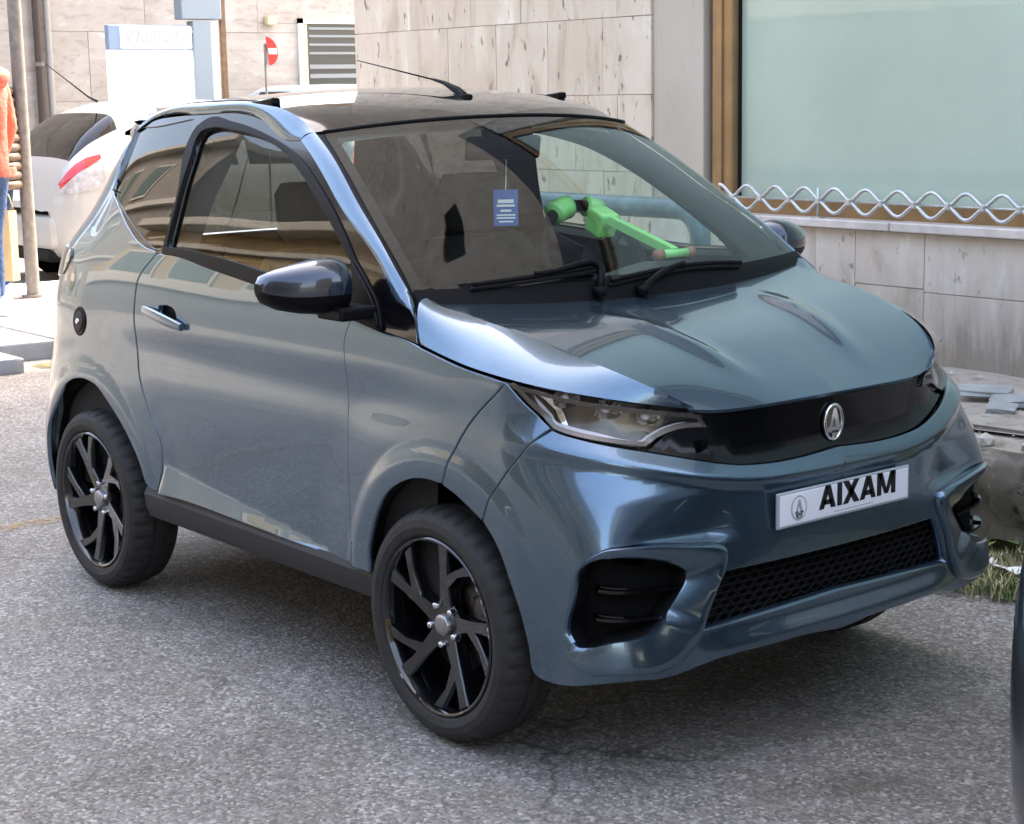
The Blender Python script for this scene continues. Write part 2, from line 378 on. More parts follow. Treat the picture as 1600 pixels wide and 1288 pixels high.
def shell(s, z, plain=False):
    """near side of the body: s runs from the nose round the side to the tail, z is height"""
    s = np.asarray(s, float); z = np.asarray(z, float)
    Ws = spline_w(SKN, s); Wz = spline_w(ZROWS, z)
    x = np.einsum('ni,nj,ji->n', Ws, Wz, SHELL[:, :, 0])
    y = np.einsum('ni,nj,ji->n', Ws, Wz, SHELL[:, :, 1])
    side = sstep(SKN[6] - .05, SKN[7], s) * (1 - sstep(SKN[13], SKN[14], s))
    d = np.zeros_like(x)
    # wheel arch flares
    for cx, cz in ARCHES:
        r = np.hypot(x - cx, z - cz)
        up = sstep(.10, .26, z) 
        d += up * (.009 * (1 - sstep(.365, .415, r)) + .013 * (1 - sstep(.34, .58, r)))
    # sill facet along the foot of the door
    u = (x + 1.37) / 1.03
    hgt = .10 * np.clip(1 - u, 0, 1)**.75 * sstep(-.02, .05, u) + 1e-4
    zb = .372 - .03 * np.clip(u, 0, 1)
    d += .026 * np.clip(1 - (z - zb) / hgt, 0, 1.15) * sstep(-.01, .02, u) * (1 - sstep(.97, 1.0, u))
    # hollow of the door under the shoulder crease
    d -= .006 * np.exp(-((z - .80) / .06)**2) * sstep(-1.75, -1.2, x) * (1 - sstep(-.3, .2, x))
    y = y + d * side
    # bumper: the bar under the grille panel, the hollow beneath it and the chin lip
    fr = 1 - sstep(.74, .92, s)
    zc = .667 + .100 * sstep(.2, .85, s)
    k = z - zc; k = np.minimum((k + np.sqrt(k * k + .008**2)) / 2, .06)
    low = np.clip(zc - z, 0, 1)
    dn = -.62 * k - .014 * sstep(0, .034, low) * np.exp(-(low / .12)**2)
    dn = dn + .020 * (1 - sstep(.290, .352, z)) * (1 - sstep(.34, .50, s))
    dn = dn - .017 * np.clip((.652 - z) / .08, 0, 1) * sstep(.535, .566, z) * sstep(.30, .42, s) * (1 - sstep(.56, .70, s))
    if plain: dn = dn * 0
    ph = (np.pi / 2) * sstep(.42, .88, s)
    x = x + dn * fr * np.cos(ph); y = y + dn * fr * np.sin(ph) * sstep(.3, .5, s)
    return np.stack([x, -y, z], -1)

def shell_n(s, z):
    e = 2e-3
    a = shell(s + e, z) - shell(s - e, z); b = shell(s, z + e) - shell(s, z - e)
    n = np.cross(b, a); n /= np.linalg.norm(n, axis=-1)[:, None]
    return n

def resample(V, n):
    V = np.asarray(V, float); c = np.r_[0, np.cumsum(np.linalg.norm(np.diff(V, axis=0), axis=1))]
    W = spline_w(c, np.linspace(0, c[-1], n))
    return W @ V

def windscreen(a, b, C):
    """a: -1 (near edge) .. 1, b: 0 (roof) .. 1 (cowl)"""
    E = np.array(C['ws_edge']); c = np.r_[0, np.cumsum(np.linalg.norm(np.diff(E, axis=0), axis=1))]; c /= c[-1]
    a = np.asarray(a, float); b = np.asarray(b, float)
    e = spline_w(c, b) @ E
    t0 = np.array(C['ws_top0'][0]); t1 = np.array(C['ws_bot0'][0])
    m = t0 + (t1 - t0) * b[:, None] + np.array([.58, 0, .81]) * (.045 * 4 * b * (1 - b))[:, None]
    k = np.abs(a)**2.2
    P = m + (e - m) * k[:, None]
    P[:, 1] = -e[:, 1] * a
    return P
# panel outlines on the body surface: (s, z) pairs in metres
OUTLINE = {
 'door': [(2.5768,1.0743),(2.5912,1.0605),(2.6072,1.0472),(2.6232,1.0340),(2.6378,1.0203),(2.6497,1.0054),(2.6572,0.9888),(2.6596,0.9701),(2.6590,0.9502),(2.6587,0.9305),(2.6588,0.9110),(2.6587,0.8915),(2.6585,0.8720),(2.6581,0.8526),(2.6574,0.8331),(2.6569,0.8135),(2.6566,0.7938),(2.6561,0.7740),(2.6550,0.7544),(2.6529,0.7351),(2.6494,0.7162),(2.6440,0.6977),(2.6370,0.6797),(2.6288,0.6619),(2.6198,0.6444),(2.6106,0.6270),(2.6015,0.6097),(2.5912,0.5928),(2.5796,0.5762),(2.5685,0.5596),(2.5595,0.5425),(2.5543,0.5245),(2.5535,0.5055),(2.5553,0.4858),(2.5575,0.4661),(2.5591,0.4467),(2.5610,0.4273),(2.5630,0.4079),(2.6013,0.3784),(2.5813,0.3788),(2.5614,0.3792),(2.5414,0.3797),(2.5214,0.3802),(2.5015,0.3806),(2.4815,0.3811),(2.4616,0.3815),(2.4416,0.3819),(2.4216,0.3822),(2.4017,0.3824),(2.3817,0.3825),(2.3618,0.3826),(2.3418,0.3825),(2.3219,0.3823),(2.3019,0.3821),(2.2819,0.3817),(2.2620,0.3813),(2.2420,0.3809),(2.2221,0.3804),(2.2021,0.3799),(2.1821,0.3794),(2.1622,0.3788),(2.1422,0.3783),(2.1223,0.3777),(2.1023,0.3772),(2.0824,0.3767),(2.0624,0.3761),(2.0425,0.3755),(2.0225,0.3749),(2.0025,0.3743),(1.9826,0.3736),(1.9626,0.3729),(1.9427,0.3723),(1.9227,0.3716),(1.9028,0.3710),(1.8828,0.3704),(1.8629,0.3698),(1.8429,0.3692),(1.8230,0.3687),(1.8030,0.3683),(1.7831,0.3679),(1.7631,0.3675),(1.7431,0.3672),(1.7232,0.3669),(1.7032,0.3666),(1.6833,0.3663),(1.6633,0.3661),(1.6433,0.3658),(1.6234,0.3656),(1.6034,0.3653),(1.5835,0.3650),(1.5635,0.3647),(1.5633,0.3847),(1.5630,0.4046),(1.5628,0.4246),(1.5626,0.4445),(1.5624,0.4645),(1.5621,0.4844),(1.5619,0.5044),(1.5615,0.5243),(1.5611,0.5443),(1.5606,0.5642),(1.5601,0.5842),(1.5595,0.6041),(1.5589,0.6241),(1.5583,0.6440),(1.5577,0.6640),(1.5572,0.6839),(1.5568,0.7039),(1.5564,0.7238),(1.5562,0.7438),(1.5561,0.7637),(1.5561,0.7837),(1.5561,0.8036),(1.5561,0.8236),(1.5563,0.8435),(1.5572,0.8636),(1.5597,0.8841),(1.5623,0.9045),(1.5634,0.9246),(1.5614,0.9440),(1.5548,0.9624),(1.5455,0.9801),(1.5653,0.9822),(1.5851,0.9842),(1.6049,0.9862),(1.6247,0.9882),(1.6445,0.9902),(1.6643,0.9922),(1.6841,0.9943),(1.7039,0.9963),(1.7237,0.9984),(1.7435,1.0005),(1.7633,1.0026),(1.7831,1.0048),(1.8029,1.0070),(1.8227,1.0092),(1.8425,1.0114),(1.8623,1.0137),(1.8821,1.0159),(1.9018,1.0181),(1.9216,1.0203),(1.9414,1.0225),(1.9612,1.0246),(1.9810,1.0267),(2.0008,1.0288),(2.0206,1.0308),(2.0404,1.0328),(2.0603,1.0347),(2.0801,1.0367),(2.0999,1.0386),(2.1197,1.0405),(2.1395,1.0424),(2.1593,1.0443),(2.1792,1.0462),(2.1990,1.0481),(2.2188,1.0500),(2.2386,1.0519),(2.2584,1.0538),(2.2783,1.0558),(2.2981,1.0581),(2.3179,1.0606),(2.3377,1.0632),(2.3575,1.0658),(2.3773,1.0683),(2.3971,1.0707),(2.4169,1.0729),(2.4367,1.0748),(2.4565,1.0763),(2.4764,1.0774),(2.4962,1.0780),(2.5161,1.0780),(2.5360,1.0774),(2.5559,1.0765)],
 'quarter': [(2.5821,1.0734),(2.5970,1.0593),(2.6134,1.0457),(2.6298,1.0322),(2.6447,1.0181),(2.6565,1.0027),(2.6636,0.9854),(2.6654,0.9660),(2.6647,0.9456),(2.6646,0.9255),(2.6648,0.9055),(2.6648,0.8855),(2.6647,0.8655),(2.6643,0.8455),(2.6636,0.8255),(2.6631,0.8054),(2.6627,0.7851),(2.6619,0.7650),(2.6603,0.7450),(2.6575,0.7253),(2.6530,0.7061),(2.6466,0.6874),(2.6387,0.6691),(2.6298,0.6510),(2.6204,0.6332),(2.6110,0.6154),(2.6012,0.5978),(2.5897,0.5807),(2.5780,0.5637),(2.5679,0.5464),(2.5613,0.5282),(2.5590,0.5088),(2.5596,0.4885),(2.5625,0.4684),(2.5675,0.4495),(2.5756,0.4314),(2.5856,0.4138),(2.5961,0.3964),(2.6081,0.3765),(2.6280,0.3800),(2.6465,0.3853),(2.6600,0.3973),(2.6694,0.4146),(2.6771,0.4343),(2.6856,0.4535),(2.6964,0.4700),(2.7080,0.4859),(2.7202,0.5014),(2.7329,0.5164),(2.7460,0.5311),(2.7597,0.5453),(2.7739,0.5590),(2.7885,0.5722),(2.8037,0.5846),(2.8194,0.5965),(2.8356,0.6078),(2.8520,0.6187),(2.8686,0.6294),(2.8854,0.6401),(2.9026,0.6496),(2.9207,0.6568),(2.9396,0.6616),(2.9592,0.6646),(2.9790,0.6665),(2.9987,0.6680),(3.0184,0.6686),(3.0381,0.6683),(3.0578,0.6673),(3.0774,0.6655),(3.0970,0.6632),(3.1166,0.6600),(3.1357,0.6555),(3.1545,0.6496),(3.1733,0.6428),(3.1913,0.6343),(3.2072,0.6234),(3.2207,0.6094),(3.2328,0.5935),(3.2449,0.5778),(3.2573,0.5625),(3.2695,0.5470),(3.2810,0.5310),(3.2916,0.5145),(3.3015,0.4974),(3.3108,0.4799),(3.3192,0.4620),(3.3268,0.4437),(3.3333,0.4252),(3.3389,0.4064),(3.3436,0.3873),(3.3474,0.3678),(3.3502,0.3483),(3.3521,0.3287),(3.3526,0.3091),(3.3519,0.2894),(3.3509,0.2697),(3.3500,0.2500),(3.3692,0.2461),(3.3884,0.2420),(3.4075,0.2379),(3.4267,0.2338),(3.4459,0.2298),(3.4651,0.2260),(3.4843,0.2226),(3.5036,0.2195),(3.5229,0.2168),(3.5422,0.2145),(3.5616,0.2127),(3.5810,0.2112),(3.6004,0.2101),(3.6199,0.2094),(3.6393,0.2089),(3.6589,0.2087),(3.6784,0.2089),(3.6979,0.2092),(3.7175,0.2099),(3.7371,0.2107),(3.7567,0.2117),(3.7763,0.2129),(3.7959,0.2142),(3.8156,0.2157),(3.8352,0.2173),(3.8549,0.2189),(3.8745,0.2207),(3.8942,0.2225),(3.9139,0.2243),(3.9335,0.2261),(3.9532,0.2279),(3.9729,0.2297),(3.9925,0.2314),(4.0122,0.2330),(4.0318,0.2345),(4.0515,0.2360),(4.0711,0.2372),(4.0907,0.2383),(4.1103,0.2393),(4.1299,0.2400),(4.1299,0.2600),(4.1299,0.2800),(4.1299,0.3000),(4.1299,0.3200),(4.1299,0.3400),(4.1299,0.3600),(4.1299,0.3800),(4.1299,0.4000),(4.1299,0.4200),(4.1299,0.4400),(4.1299,0.4600),(4.1299,0.4800),(4.1299,0.5000),(4.1299,0.5200),(4.1299,0.5400),(4.1299,0.5600),(4.1299,0.5800),(4.1299,0.6000),(4.1299,0.6200),(4.1299,0.6400),(4.1299,0.6600),(4.1299,0.6800),(4.1299,0.7000),(4.1299,0.7200),(4.1103,0.7200),(4.0908,0.7200),(4.0713,0.7200),(4.0518,0.7200),(4.0323,0.7200),(4.0128,0.7200),(3.9932,0.7200),(3.9737,0.7200),(3.9542,0.7200),(3.9347,0.7200),(3.9152,0.7200),(3.8957,0.7200),(3.8761,0.7200),(3.8566,0.7200),(3.8371,0.7200),(3.8176,0.7200),(3.7981,0.7200),(3.7786,0.7200),(3.7590,0.7200),(3.7395,0.7200),(3.7200,0.7200),(3.7139,0.7385),(3.7078,0.7571),(3.7019,0.7757),(3.6959,0.7943),(3.6899,0.8128),(3.6838,0.8314),(3.6776,0.8499),(3.6713,0.8684),(3.6648,0.8868),(3.6581,0.9051),(3.6512,0.9233),(3.6441,0.9415),(3.6368,0.9596),(3.6295,0.9777),(3.6221,0.9958),(3.6147,1.0138),(3.6073,1.0319),(3.6000,1.0500),(3.5913,1.0672),(3.5825,1.0843),(3.5737,1.1015),(3.5648,1.1186),(3.5559,1.1357),(3.5471,1.1528),(3.5383,1.1699),(3.5296,1.1871),(3.5212,1.2044),(3.5129,1.2218),(3.5048,1.2393),(3.4970,1.2569),(3.4895,1.2746),(3.4822,1.2924),(3.4750,1.3103),(3.4680,1.3282),(3.4610,1.3462),(3.4541,1.3641),(3.4471,1.3821),(3.4400,1.4000),(3.4256,1.3953),(3.4112,1.3907),(3.4020,1.3742),(3.3929,1.3576),(3.3837,1.3410),(3.3743,1.3246),(3.3644,1.3085),(3.3534,1.2930),(3.3423,1.2776),(3.3332,1.2611),(3.3265,1.2434),(3.3070,1.2419),(3.2873,1.2409),(3.2675,1.2402),(3.2476,1.2399),(3.2276,1.2398),(3.2076,1.2399),(3.1875,1.2401),(3.1674,1.2404),(3.1473,1.2407),(3.1273,1.2409),(3.1072,1.2409),(3.0873,1.2408),(3.0674,1.2403),(3.0477,1.2395),(3.0281,1.2383),(3.0086,1.2365),(2.9893,1.2343),(2.9702,1.2314),(2.9514,1.2277),(2.9327,1.2234),(2.9144,1.2182),(2.8963,1.2121),(2.8785,1.2050),(2.8610,1.1969),(2.8439,1.1878),(2.8270,1.1781),(2.8102,1.1679),(2.7934,1.1577),(2.7765,1.1477),(2.7595,1.1381),(2.7425,1.1284),(2.7254,1.1189),(2.7079,1.1102),(2.6898,1.1030),(2.6712,1.0968),(2.6524,1.0917),(2.6333,1.0881),(2.6138,1.0860),(2.5943,1.0846),(2.5748,1.0829)],
 'fender': [(1.5455,0.9801),(1.5548,0.9624),(1.5614,0.9440),(1.5634,0.9246),(1.5623,0.9045),(1.5597,0.8841),(1.5572,0.8636),(1.5563,0.8435),(1.5561,0.8236),(1.5561,0.8036),(1.5561,0.7837),(1.5561,0.7637),(1.5562,0.7438),(1.5564,0.7238),(1.5568,0.7039),(1.5572,0.6839),(1.5577,0.6640),(1.5583,0.6440),(1.5589,0.6241),(1.5595,0.6041),(1.5601,0.5842),(1.5606,0.5642),(1.5611,0.5443),(1.5615,0.5243),(1.5619,0.5044),(1.5621,0.4844),(1.5624,0.4645),(1.5626,0.4445),(1.5628,0.4246),(1.5630,0.4046),(1.5633,0.3847),(1.5635,0.3647),(1.5543,0.3604),(1.5350,0.3607),(1.5157,0.3610),(1.4964,0.3613),(1.4771,0.3615),(1.4792,0.3811),(1.4801,0.4006),(1.4767,0.4194),(1.4697,0.4378),(1.4618,0.4559),(1.4539,0.4737),(1.4452,0.4912),(1.4357,0.5083),(1.4253,0.5248),(1.4142,0.5410),(1.4021,0.5565),(1.3889,0.5708),(1.3743,0.5835),(1.3583,0.5948),(1.3415,0.6049),(1.3241,0.6138),(1.3063,0.6217),(1.2878,0.6283),(1.2690,0.6337),(1.2500,0.6376),(1.2306,0.6401),(1.2111,0.6416),(1.1917,0.6415),(1.1722,0.6405),(1.1526,0.6396),(1.1441,0.6571),(1.1358,0.6748),(1.1269,0.6921),(1.1167,0.7086),(1.1052,0.7243),(1.0927,0.7394),(1.0795,0.7538),(1.0656,0.7676),(1.0514,0.7808),(1.0364,0.7931),(1.0207,0.8048),(1.0047,0.8160),(0.9886,0.8270),(0.9723,0.8376),(0.9557,0.8478),(0.9390,0.8579),(0.9228,0.8687),(0.9071,0.8802),(0.8915,0.8918),(0.9107,0.8941),(0.9298,0.8963),(0.9490,0.8984),(0.9683,0.9001),(0.9875,0.9017),(1.0068,0.9032),(1.0260,0.9048),(1.0453,0.9065),(1.0645,0.9084),(1.0837,0.9107),(1.1028,0.9132),(1.1219,0.9160),(1.1410,0.9190),(1.1600,0.9222),(1.1790,0.9254),(1.1981,0.9287),(1.2171,0.9320),(1.2362,0.9353),(1.2552,0.9384),(1.2742,0.9433),(1.2933,0.9471),(1.3126,0.9500),(1.3321,0.9522),(1.3516,0.9540),(1.3711,0.9557),(1.3906,0.9576),(1.4101,0.9600),(1.4294,0.9627),(1.4488,0.9655),(1.4681,0.9684),(1.4875,0.9714),(1.5068,0.9743),(1.5261,0.9772)],
 'fender_corner': [(0.8873,0.8907),(0.8734,0.8796),(0.8595,0.8685),(0.8457,0.8573),(0.8317,0.8463),(0.8173,0.8358),(0.8023,0.8264),(0.7868,0.8177),(0.7710,0.8094),(0.7554,0.8010),(0.7715,0.7908),(0.7876,0.7806),(0.8036,0.7703),(0.8197,0.7600),(0.8357,0.7496),(0.8517,0.7391),(0.8674,0.7283),(0.8828,0.7171),(0.8977,0.7054),(0.9124,0.6932),(0.9269,0.6808),(0.9412,0.6680),(0.9550,0.6547),(0.9680,0.6408),(0.9801,0.6262),(0.9910,0.6106),(1.0012,0.5945),(1.0114,0.5784),(1.0280,0.5868),(1.0447,0.5952),(1.0613,0.6035),(1.0781,0.6117),(1.0951,0.6194),(1.1125,0.6259),(1.1302,0.6316),(1.1480,0.6373),(1.1395,0.6549),(1.1313,0.6727),(1.1224,0.6901),(1.1124,0.7066),(1.1009,0.7223),(1.0885,0.7375),(1.0752,0.7519),(1.0613,0.7658),(1.0470,0.7790),(1.0320,0.7914),(1.0164,0.8031),(1.0004,0.8144),(0.9842,0.8253),(0.9679,0.8361),(0.9512,0.8462),(0.9346,0.8563),(0.9183,0.8671),(0.9027,0.8788)],
 'bumper': [(0.7464,0.7962),(0.7638,0.7881),(0.7812,0.7799),(0.7982,0.7710),(0.8148,0.7613),(0.8311,0.7509),(0.8471,0.7401),(0.8627,0.7287),(0.8780,0.7170),(0.8930,0.7049),(0.9078,0.6926),(0.9225,0.6801),(0.9369,0.6672),(0.9508,0.6537),(0.9639,0.6396),(0.9760,0.6248),(0.9868,0.6090),(0.9970,0.5926),(1.0071,0.5762),(0.9933,0.5626),(0.9799,0.5488),(0.9683,0.5335),(0.9581,0.5170),(0.9494,0.4999),(0.9424,0.4819),(0.9359,0.4637),(0.9288,0.4458),(0.9215,0.4279),(0.9144,0.4100),(0.9077,0.3920),(0.9015,0.3737),(0.8957,0.3553),(0.8903,0.3368),(0.8854,0.3181),(0.8821,0.2986),(0.8818,0.2770),(0.8787,0.2578),(0.8672,0.2454),(0.8487,0.2385),(0.8287,0.2375),(0.8089,0.2371),(0.7892,0.2392),(0.7698,0.2436),(0.7504,0.2486),(0.7312,0.2537),(0.7120,0.2593),(0.6927,0.2637),(0.6731,0.2662),(0.6532,0.2672),(0.6332,0.2672),(0.6132,0.2667),(0.5934,0.2656),(0.5736,0.2631),(0.5539,0.2600),(0.5341,0.2576),(0.5143,0.2566),(0.4944,0.2572),(0.4746,0.2589),(0.4551,0.2626),(0.4358,0.2674),(0.4163,0.2718),(0.3969,0.2761),(0.3773,0.2794),(0.3575,0.2812),(0.3376,0.2821),(0.3177,0.2827),(0.2979,0.2828),(0.2780,0.2825),(0.2581,0.2822),(0.2382,0.2820),(0.2183,0.2821),(0.1984,0.2824),(0.1785,0.2827),(0.1586,0.2828),(0.1387,0.2826),(0.1189,0.2820),(0.0991,0.2809),(0.0792,0.2794),(0.0594,0.2776),(0.0396,0.2757),(0.0198,0.2738),(0.0000,0.2720),(0.0000,0.2916),(0.0000,0.3111),(0.0000,0.3307),(0.0000,0.3503),(0.0000,0.3698),(0.0000,0.3894),(0.0000,0.4090),(0.0000,0.4285),(0.0000,0.4481),(0.0000,0.4677),(0.0000,0.4872),(0.0000,0.5068),(0.0000,0.5264),(0.0000,0.5459),(0.0000,0.5655),(0.0000,0.5851),(0.0000,0.6046),(0.0000,0.6242),(0.0000,0.6438),(0.0000,0.6633),(0.0000,0.6829),(0.0000,0.7024),(0.0199,0.7013),(0.0397,0.7001),(0.0596,0.6989),(0.0795,0.6977),(0.0994,0.6967),(0.1192,0.6959),(0.1391,0.6954),(0.1590,0.6951),(0.1790,0.6949),(0.1989,0.6949),(0.2188,0.6953),(0.2386,0.6962),(0.2585,0.6973),(0.2784,0.6988),(0.2982,0.7007),(0.3179,0.7032),(0.3376,0.7064),(0.3571,0.7101),(0.3766,0.7142),(0.3961,0.7183),(0.4155,0.7228),(0.4349,0.7273),(0.4543,0.7319),(0.4737,0.7362),(0.4931,0.7404),(0.5126,0.7446),(0.5320,0.7487),(0.5515,0.7528),(0.5710,0.7567),(0.5906,0.7606),(0.6101,0.7646),(0.6295,0.7688),(0.6489,0.7731),(0.6683,0.7776),(0.6877,0.7820),(0.7071,0.7864),(0.7266,0.7907)],
 'grille_hole': [(0.0000,0.4740),(0.0194,0.4741),(0.0388,0.4742),(0.0582,0.4743),(0.0776,0.4743),(0.0970,0.4744),(0.1164,0.4745),(0.1359,0.4746),(0.1553,0.4747),(0.1747,0.4748),(0.1941,0.4748),(0.2135,0.4749),(0.2329,0.4750),(0.2523,0.4751),(0.2717,0.4752),(0.2911,0.4753),(0.3105,0.4753),(0.3299,0.4754),(0.3493,0.4755),(0.3687,0.4756),(0.3763,0.4596),(0.3839,0.4435),(0.3915,0.4275),(0.3991,0.4114),(0.4067,0.3954),(0.4143,0.3793),(0.4218,0.3633),(0.4294,0.3472),(0.4099,0.3479),(0.3904,0.3486),(0.3709,0.3492),(0.3513,0.3499),(0.3318,0.3506),(0.3123,0.3513),(0.2928,0.3519),(0.2733,0.3526),(0.2537,0.3533),(0.2342,0.3539),(0.2147,0.3546),(0.1952,0.3553),(0.1757,0.3560),(0.1562,0.3566),(0.1366,0.3573),(0.1171,0.3580),(0.0976,0.3586),(0.0781,0.3593),(0.0586,0.3600),(0.0390,0.3607),(0.0195,0.3613),(0.0000,0.3620),(0.0000,0.3807),(0.0000,0.3993),(0.0000,0.4180),(0.0000,0.4367),(0.0000,0.4553)],
 'frame_out': [(0.3620,0.5188),(0.3666,0.5300),(0.3750,0.5371),(0.3871,0.5402),(0.3991,0.5428),(0.4107,0.5452),(0.4225,0.5469),(0.4344,0.5481),(0.4463,0.5491),(0.4582,0.5502),(0.4701,0.5515),(0.4819,0.5530),(0.4937,0.5544),(0.5055,0.5558),(0.5174,0.5571),(0.5292,0.5583),(0.5411,0.5594),(0.5529,0.5603),(0.5648,0.5613),(0.5767,0.5622),(0.5886,0.5629),(0.6005,0.5635),(0.6124,0.5637),(0.6243,0.5635),(0.6363,0.5633),(0.6483,0.5628),(0.6601,0.5614),(0.6714,0.5584),(0.6824,0.5538),(0.6931,0.5481),(0.7031,0.5416),(0.7127,0.5345),(0.7218,0.5266),(0.7301,0.5180),(0.7373,0.5089),(0.7434,0.4988),(0.7485,0.4880),(0.7529,0.4767),(0.7567,0.4651),(0.7601,0.4535),(0.7635,0.4421),(0.7670,0.4306),(0.7704,0.4189),(0.7735,0.4071),(0.7761,0.3952),(0.7778,0.3833),(0.7785,0.3715),(0.7779,0.3598),(0.7762,0.3480),(0.7736,0.3359),(0.7694,0.3248),(0.7627,0.3157),(0.7534,0.3081),(0.7427,0.3018),(0.7318,0.2966),(0.7207,0.2925),(0.7091,0.2895),(0.6974,0.2870),(0.6857,0.2850),(0.6740,0.2839),(0.6621,0.2834),(0.6501,0.2834),(0.6381,0.2836),(0.6261,0.2838),(0.6142,0.2839),(0.6022,0.2836),(0.5902,0.2829),(0.5782,0.2819),(0.5661,0.2809),(0.5541,0.2802),(0.5422,0.2801),(0.5304,0.2808),(0.5189,0.2827),(0.5073,0.2855),(0.4956,0.2889),(0.4842,0.2931),(0.4737,0.2985),(0.4644,0.3054),(0.4564,0.3139),(0.4491,0.3236),(0.4425,0.3339),(0.4362,0.3442),(0.4303,0.3544),(0.4251,0.3651),(0.4205,0.3761),(0.4161,0.3872),(0.4118,0.3984),(0.4073,0.4095),(0.4025,0.4204),(0.3970,0.4310),(0.3911,0.4415),(0.3851,0.4519),(0.3794,0.4624),(0.3741,0.4731),(0.3696,0.4841),(0.3663,0.4954),(0.3640,0.5070)],
 'frame_in': [(0.4685,0.4894),(0.4764,0.4954),(0.4842,0.5014),(0.4925,0.5067),(0.5012,0.5112),(0.5103,0.5151),(0.5197,0.5184),(0.5292,0.5214),(0.5388,0.5242),(0.5483,0.5269),(0.5578,0.5296),(0.5674,0.5321),(0.5771,0.5344),(0.5868,0.5365),(0.5967,0.5383),(0.6065,0.5398),(0.6163,0.5409),(0.6262,0.5417),(0.6360,0.5421),(0.6459,0.5422),(0.6559,0.5421),(0.6660,0.5418),(0.6759,0.5409),(0.6855,0.5390),(0.6947,0.5359),(0.7038,0.5318),(0.7127,0.5267),(0.7209,0.5209),(0.7281,0.5145),(0.7340,0.5072),(0.7389,0.4989),(0.7428,0.4898),(0.7461,0.4801),(0.7489,0.4702),(0.7514,0.4601),(0.7539,0.4503),(0.7566,0.4407),(0.7601,0.4306),(0.7639,0.4202),(0.7676,0.4095),(0.7708,0.3990),(0.7730,0.3887),(0.7738,0.3790),(0.7727,0.3699),(0.7693,0.3619),(0.7633,0.3545),(0.7556,0.3476),(0.7473,0.3429),(0.7380,0.3415),(0.7279,0.3424),(0.7176,0.3444),(0.7074,0.3464),(0.6977,0.3481),(0.6881,0.3504),(0.6785,0.3530),(0.6689,0.3554),(0.6592,0.3572),(0.6495,0.3585),(0.6396,0.3592),(0.6297,0.3597),(0.6198,0.3601),(0.6099,0.3607),(0.6001,0.3616),(0.5902,0.3627),(0.5802,0.3636),(0.5705,0.3652),(0.5611,0.3679),(0.5520,0.3719),(0.5433,0.3768),(0.5354,0.3826),(0.5288,0.3897),(0.5231,0.3978),(0.5177,0.4063),(0.5121,0.4146),(0.5059,0.4223),(0.4994,0.4297),(0.4929,0.4372),(0.4868,0.4450),(0.4804,0.4528),(0.4745,0.4609),(0.4706,0.4697),(0.4692,0.4794)],
 'panel': [(0.0000,0.8173),(0.0195,0.8171),(0.0390,0.8169),(0.0585,0.8167),(0.0779,0.8165),(0.0974,0.8163),(0.1169,0.8161),(0.1364,0.8160),(0.1559,0.8160),(0.1754,0.8160),(0.1949,0.8161),(0.2143,0.8163),(0.2338,0.8165),(0.2533,0.8168),(0.2728,0.8171),(0.2923,0.8175),(0.3118,0.8179),(0.3312,0.8184),(0.3507,0.8188),(0.3702,0.8193),(0.3897,0.8198),(0.3801,0.8041),(0.3704,0.7885),(0.3884,0.7885),(0.4065,0.7888),(0.4245,0.7885),(0.4421,0.7865),(0.4594,0.7823),(0.4763,0.7766),(0.4931,0.7699),(0.5099,0.7630),(0.5268,0.7566),(0.5075,0.7522),(0.4883,0.7478),(0.4691,0.7434),(0.4498,0.7390),(0.4306,0.7344),(0.4115,0.7297),(0.3923,0.7251),(0.3730,0.7207),(0.3538,0.7160),(0.3346,0.7117),(0.3152,0.7081),(0.2957,0.7054),(0.2760,0.7035),(0.2563,0.7022),(0.2366,0.7011),(0.2168,0.7003),(0.1971,0.6999),(0.1774,0.6998),(0.1576,0.7000),(0.1379,0.7004),(0.1182,0.7009),(0.0985,0.7018),(0.0788,0.7030),(0.0591,0.7043),(0.0394,0.7057),(0.0197,0.7072),(0.0000,0.7084),(0.0000,0.7266),(0.0000,0.7447),(0.0000,0.7629),(0.0000,0.7810),(0.0000,0.7991)],
 'lamp': [(0.8896,0.8947),(0.8706,0.8917),(0.8516,0.8887),(0.8325,0.8857),(0.8135,0.8825),(0.7946,0.8790),(0.7756,0.8755),(0.7566,0.8722),(0.7376,0.8689),(0.7186,0.8656),(0.6996,0.8625),(0.6806,0.8594),(0.6615,0.8564),(0.6425,0.8535),(0.6234,0.8506),(0.6043,0.8479),(0.5852,0.8452),(0.5661,0.8426),(0.5470,0.8401),(0.5279,0.8375),(0.5088,0.8350),(0.4897,0.8326),(0.4706,0.8302),(0.4514,0.8276),(0.4324,0.8248),(0.4133,0.8218),(0.3943,0.8187),(0.3848,0.8038),(0.3752,0.7889),(0.3932,0.7892),(0.4112,0.7898),(0.4292,0.7897),(0.4468,0.7878),(0.4641,0.7839),(0.4811,0.7784),(0.4980,0.7720),(0.5149,0.7654),(0.5318,0.7594),(0.5514,0.7622),(0.5710,0.7649),(0.5906,0.7678),(0.6101,0.7709),(0.6296,0.7743),(0.6491,0.7779),(0.6685,0.7818),(0.6878,0.7859),(0.7071,0.7903),(0.7263,0.7949),(0.7455,0.7999),(0.7622,0.8094),(0.7791,0.8188),(0.7957,0.8284),(0.8118,0.8389),(0.8269,0.8506),(0.8416,0.8631),(0.8568,0.8748),(0.8731,0.8850)],
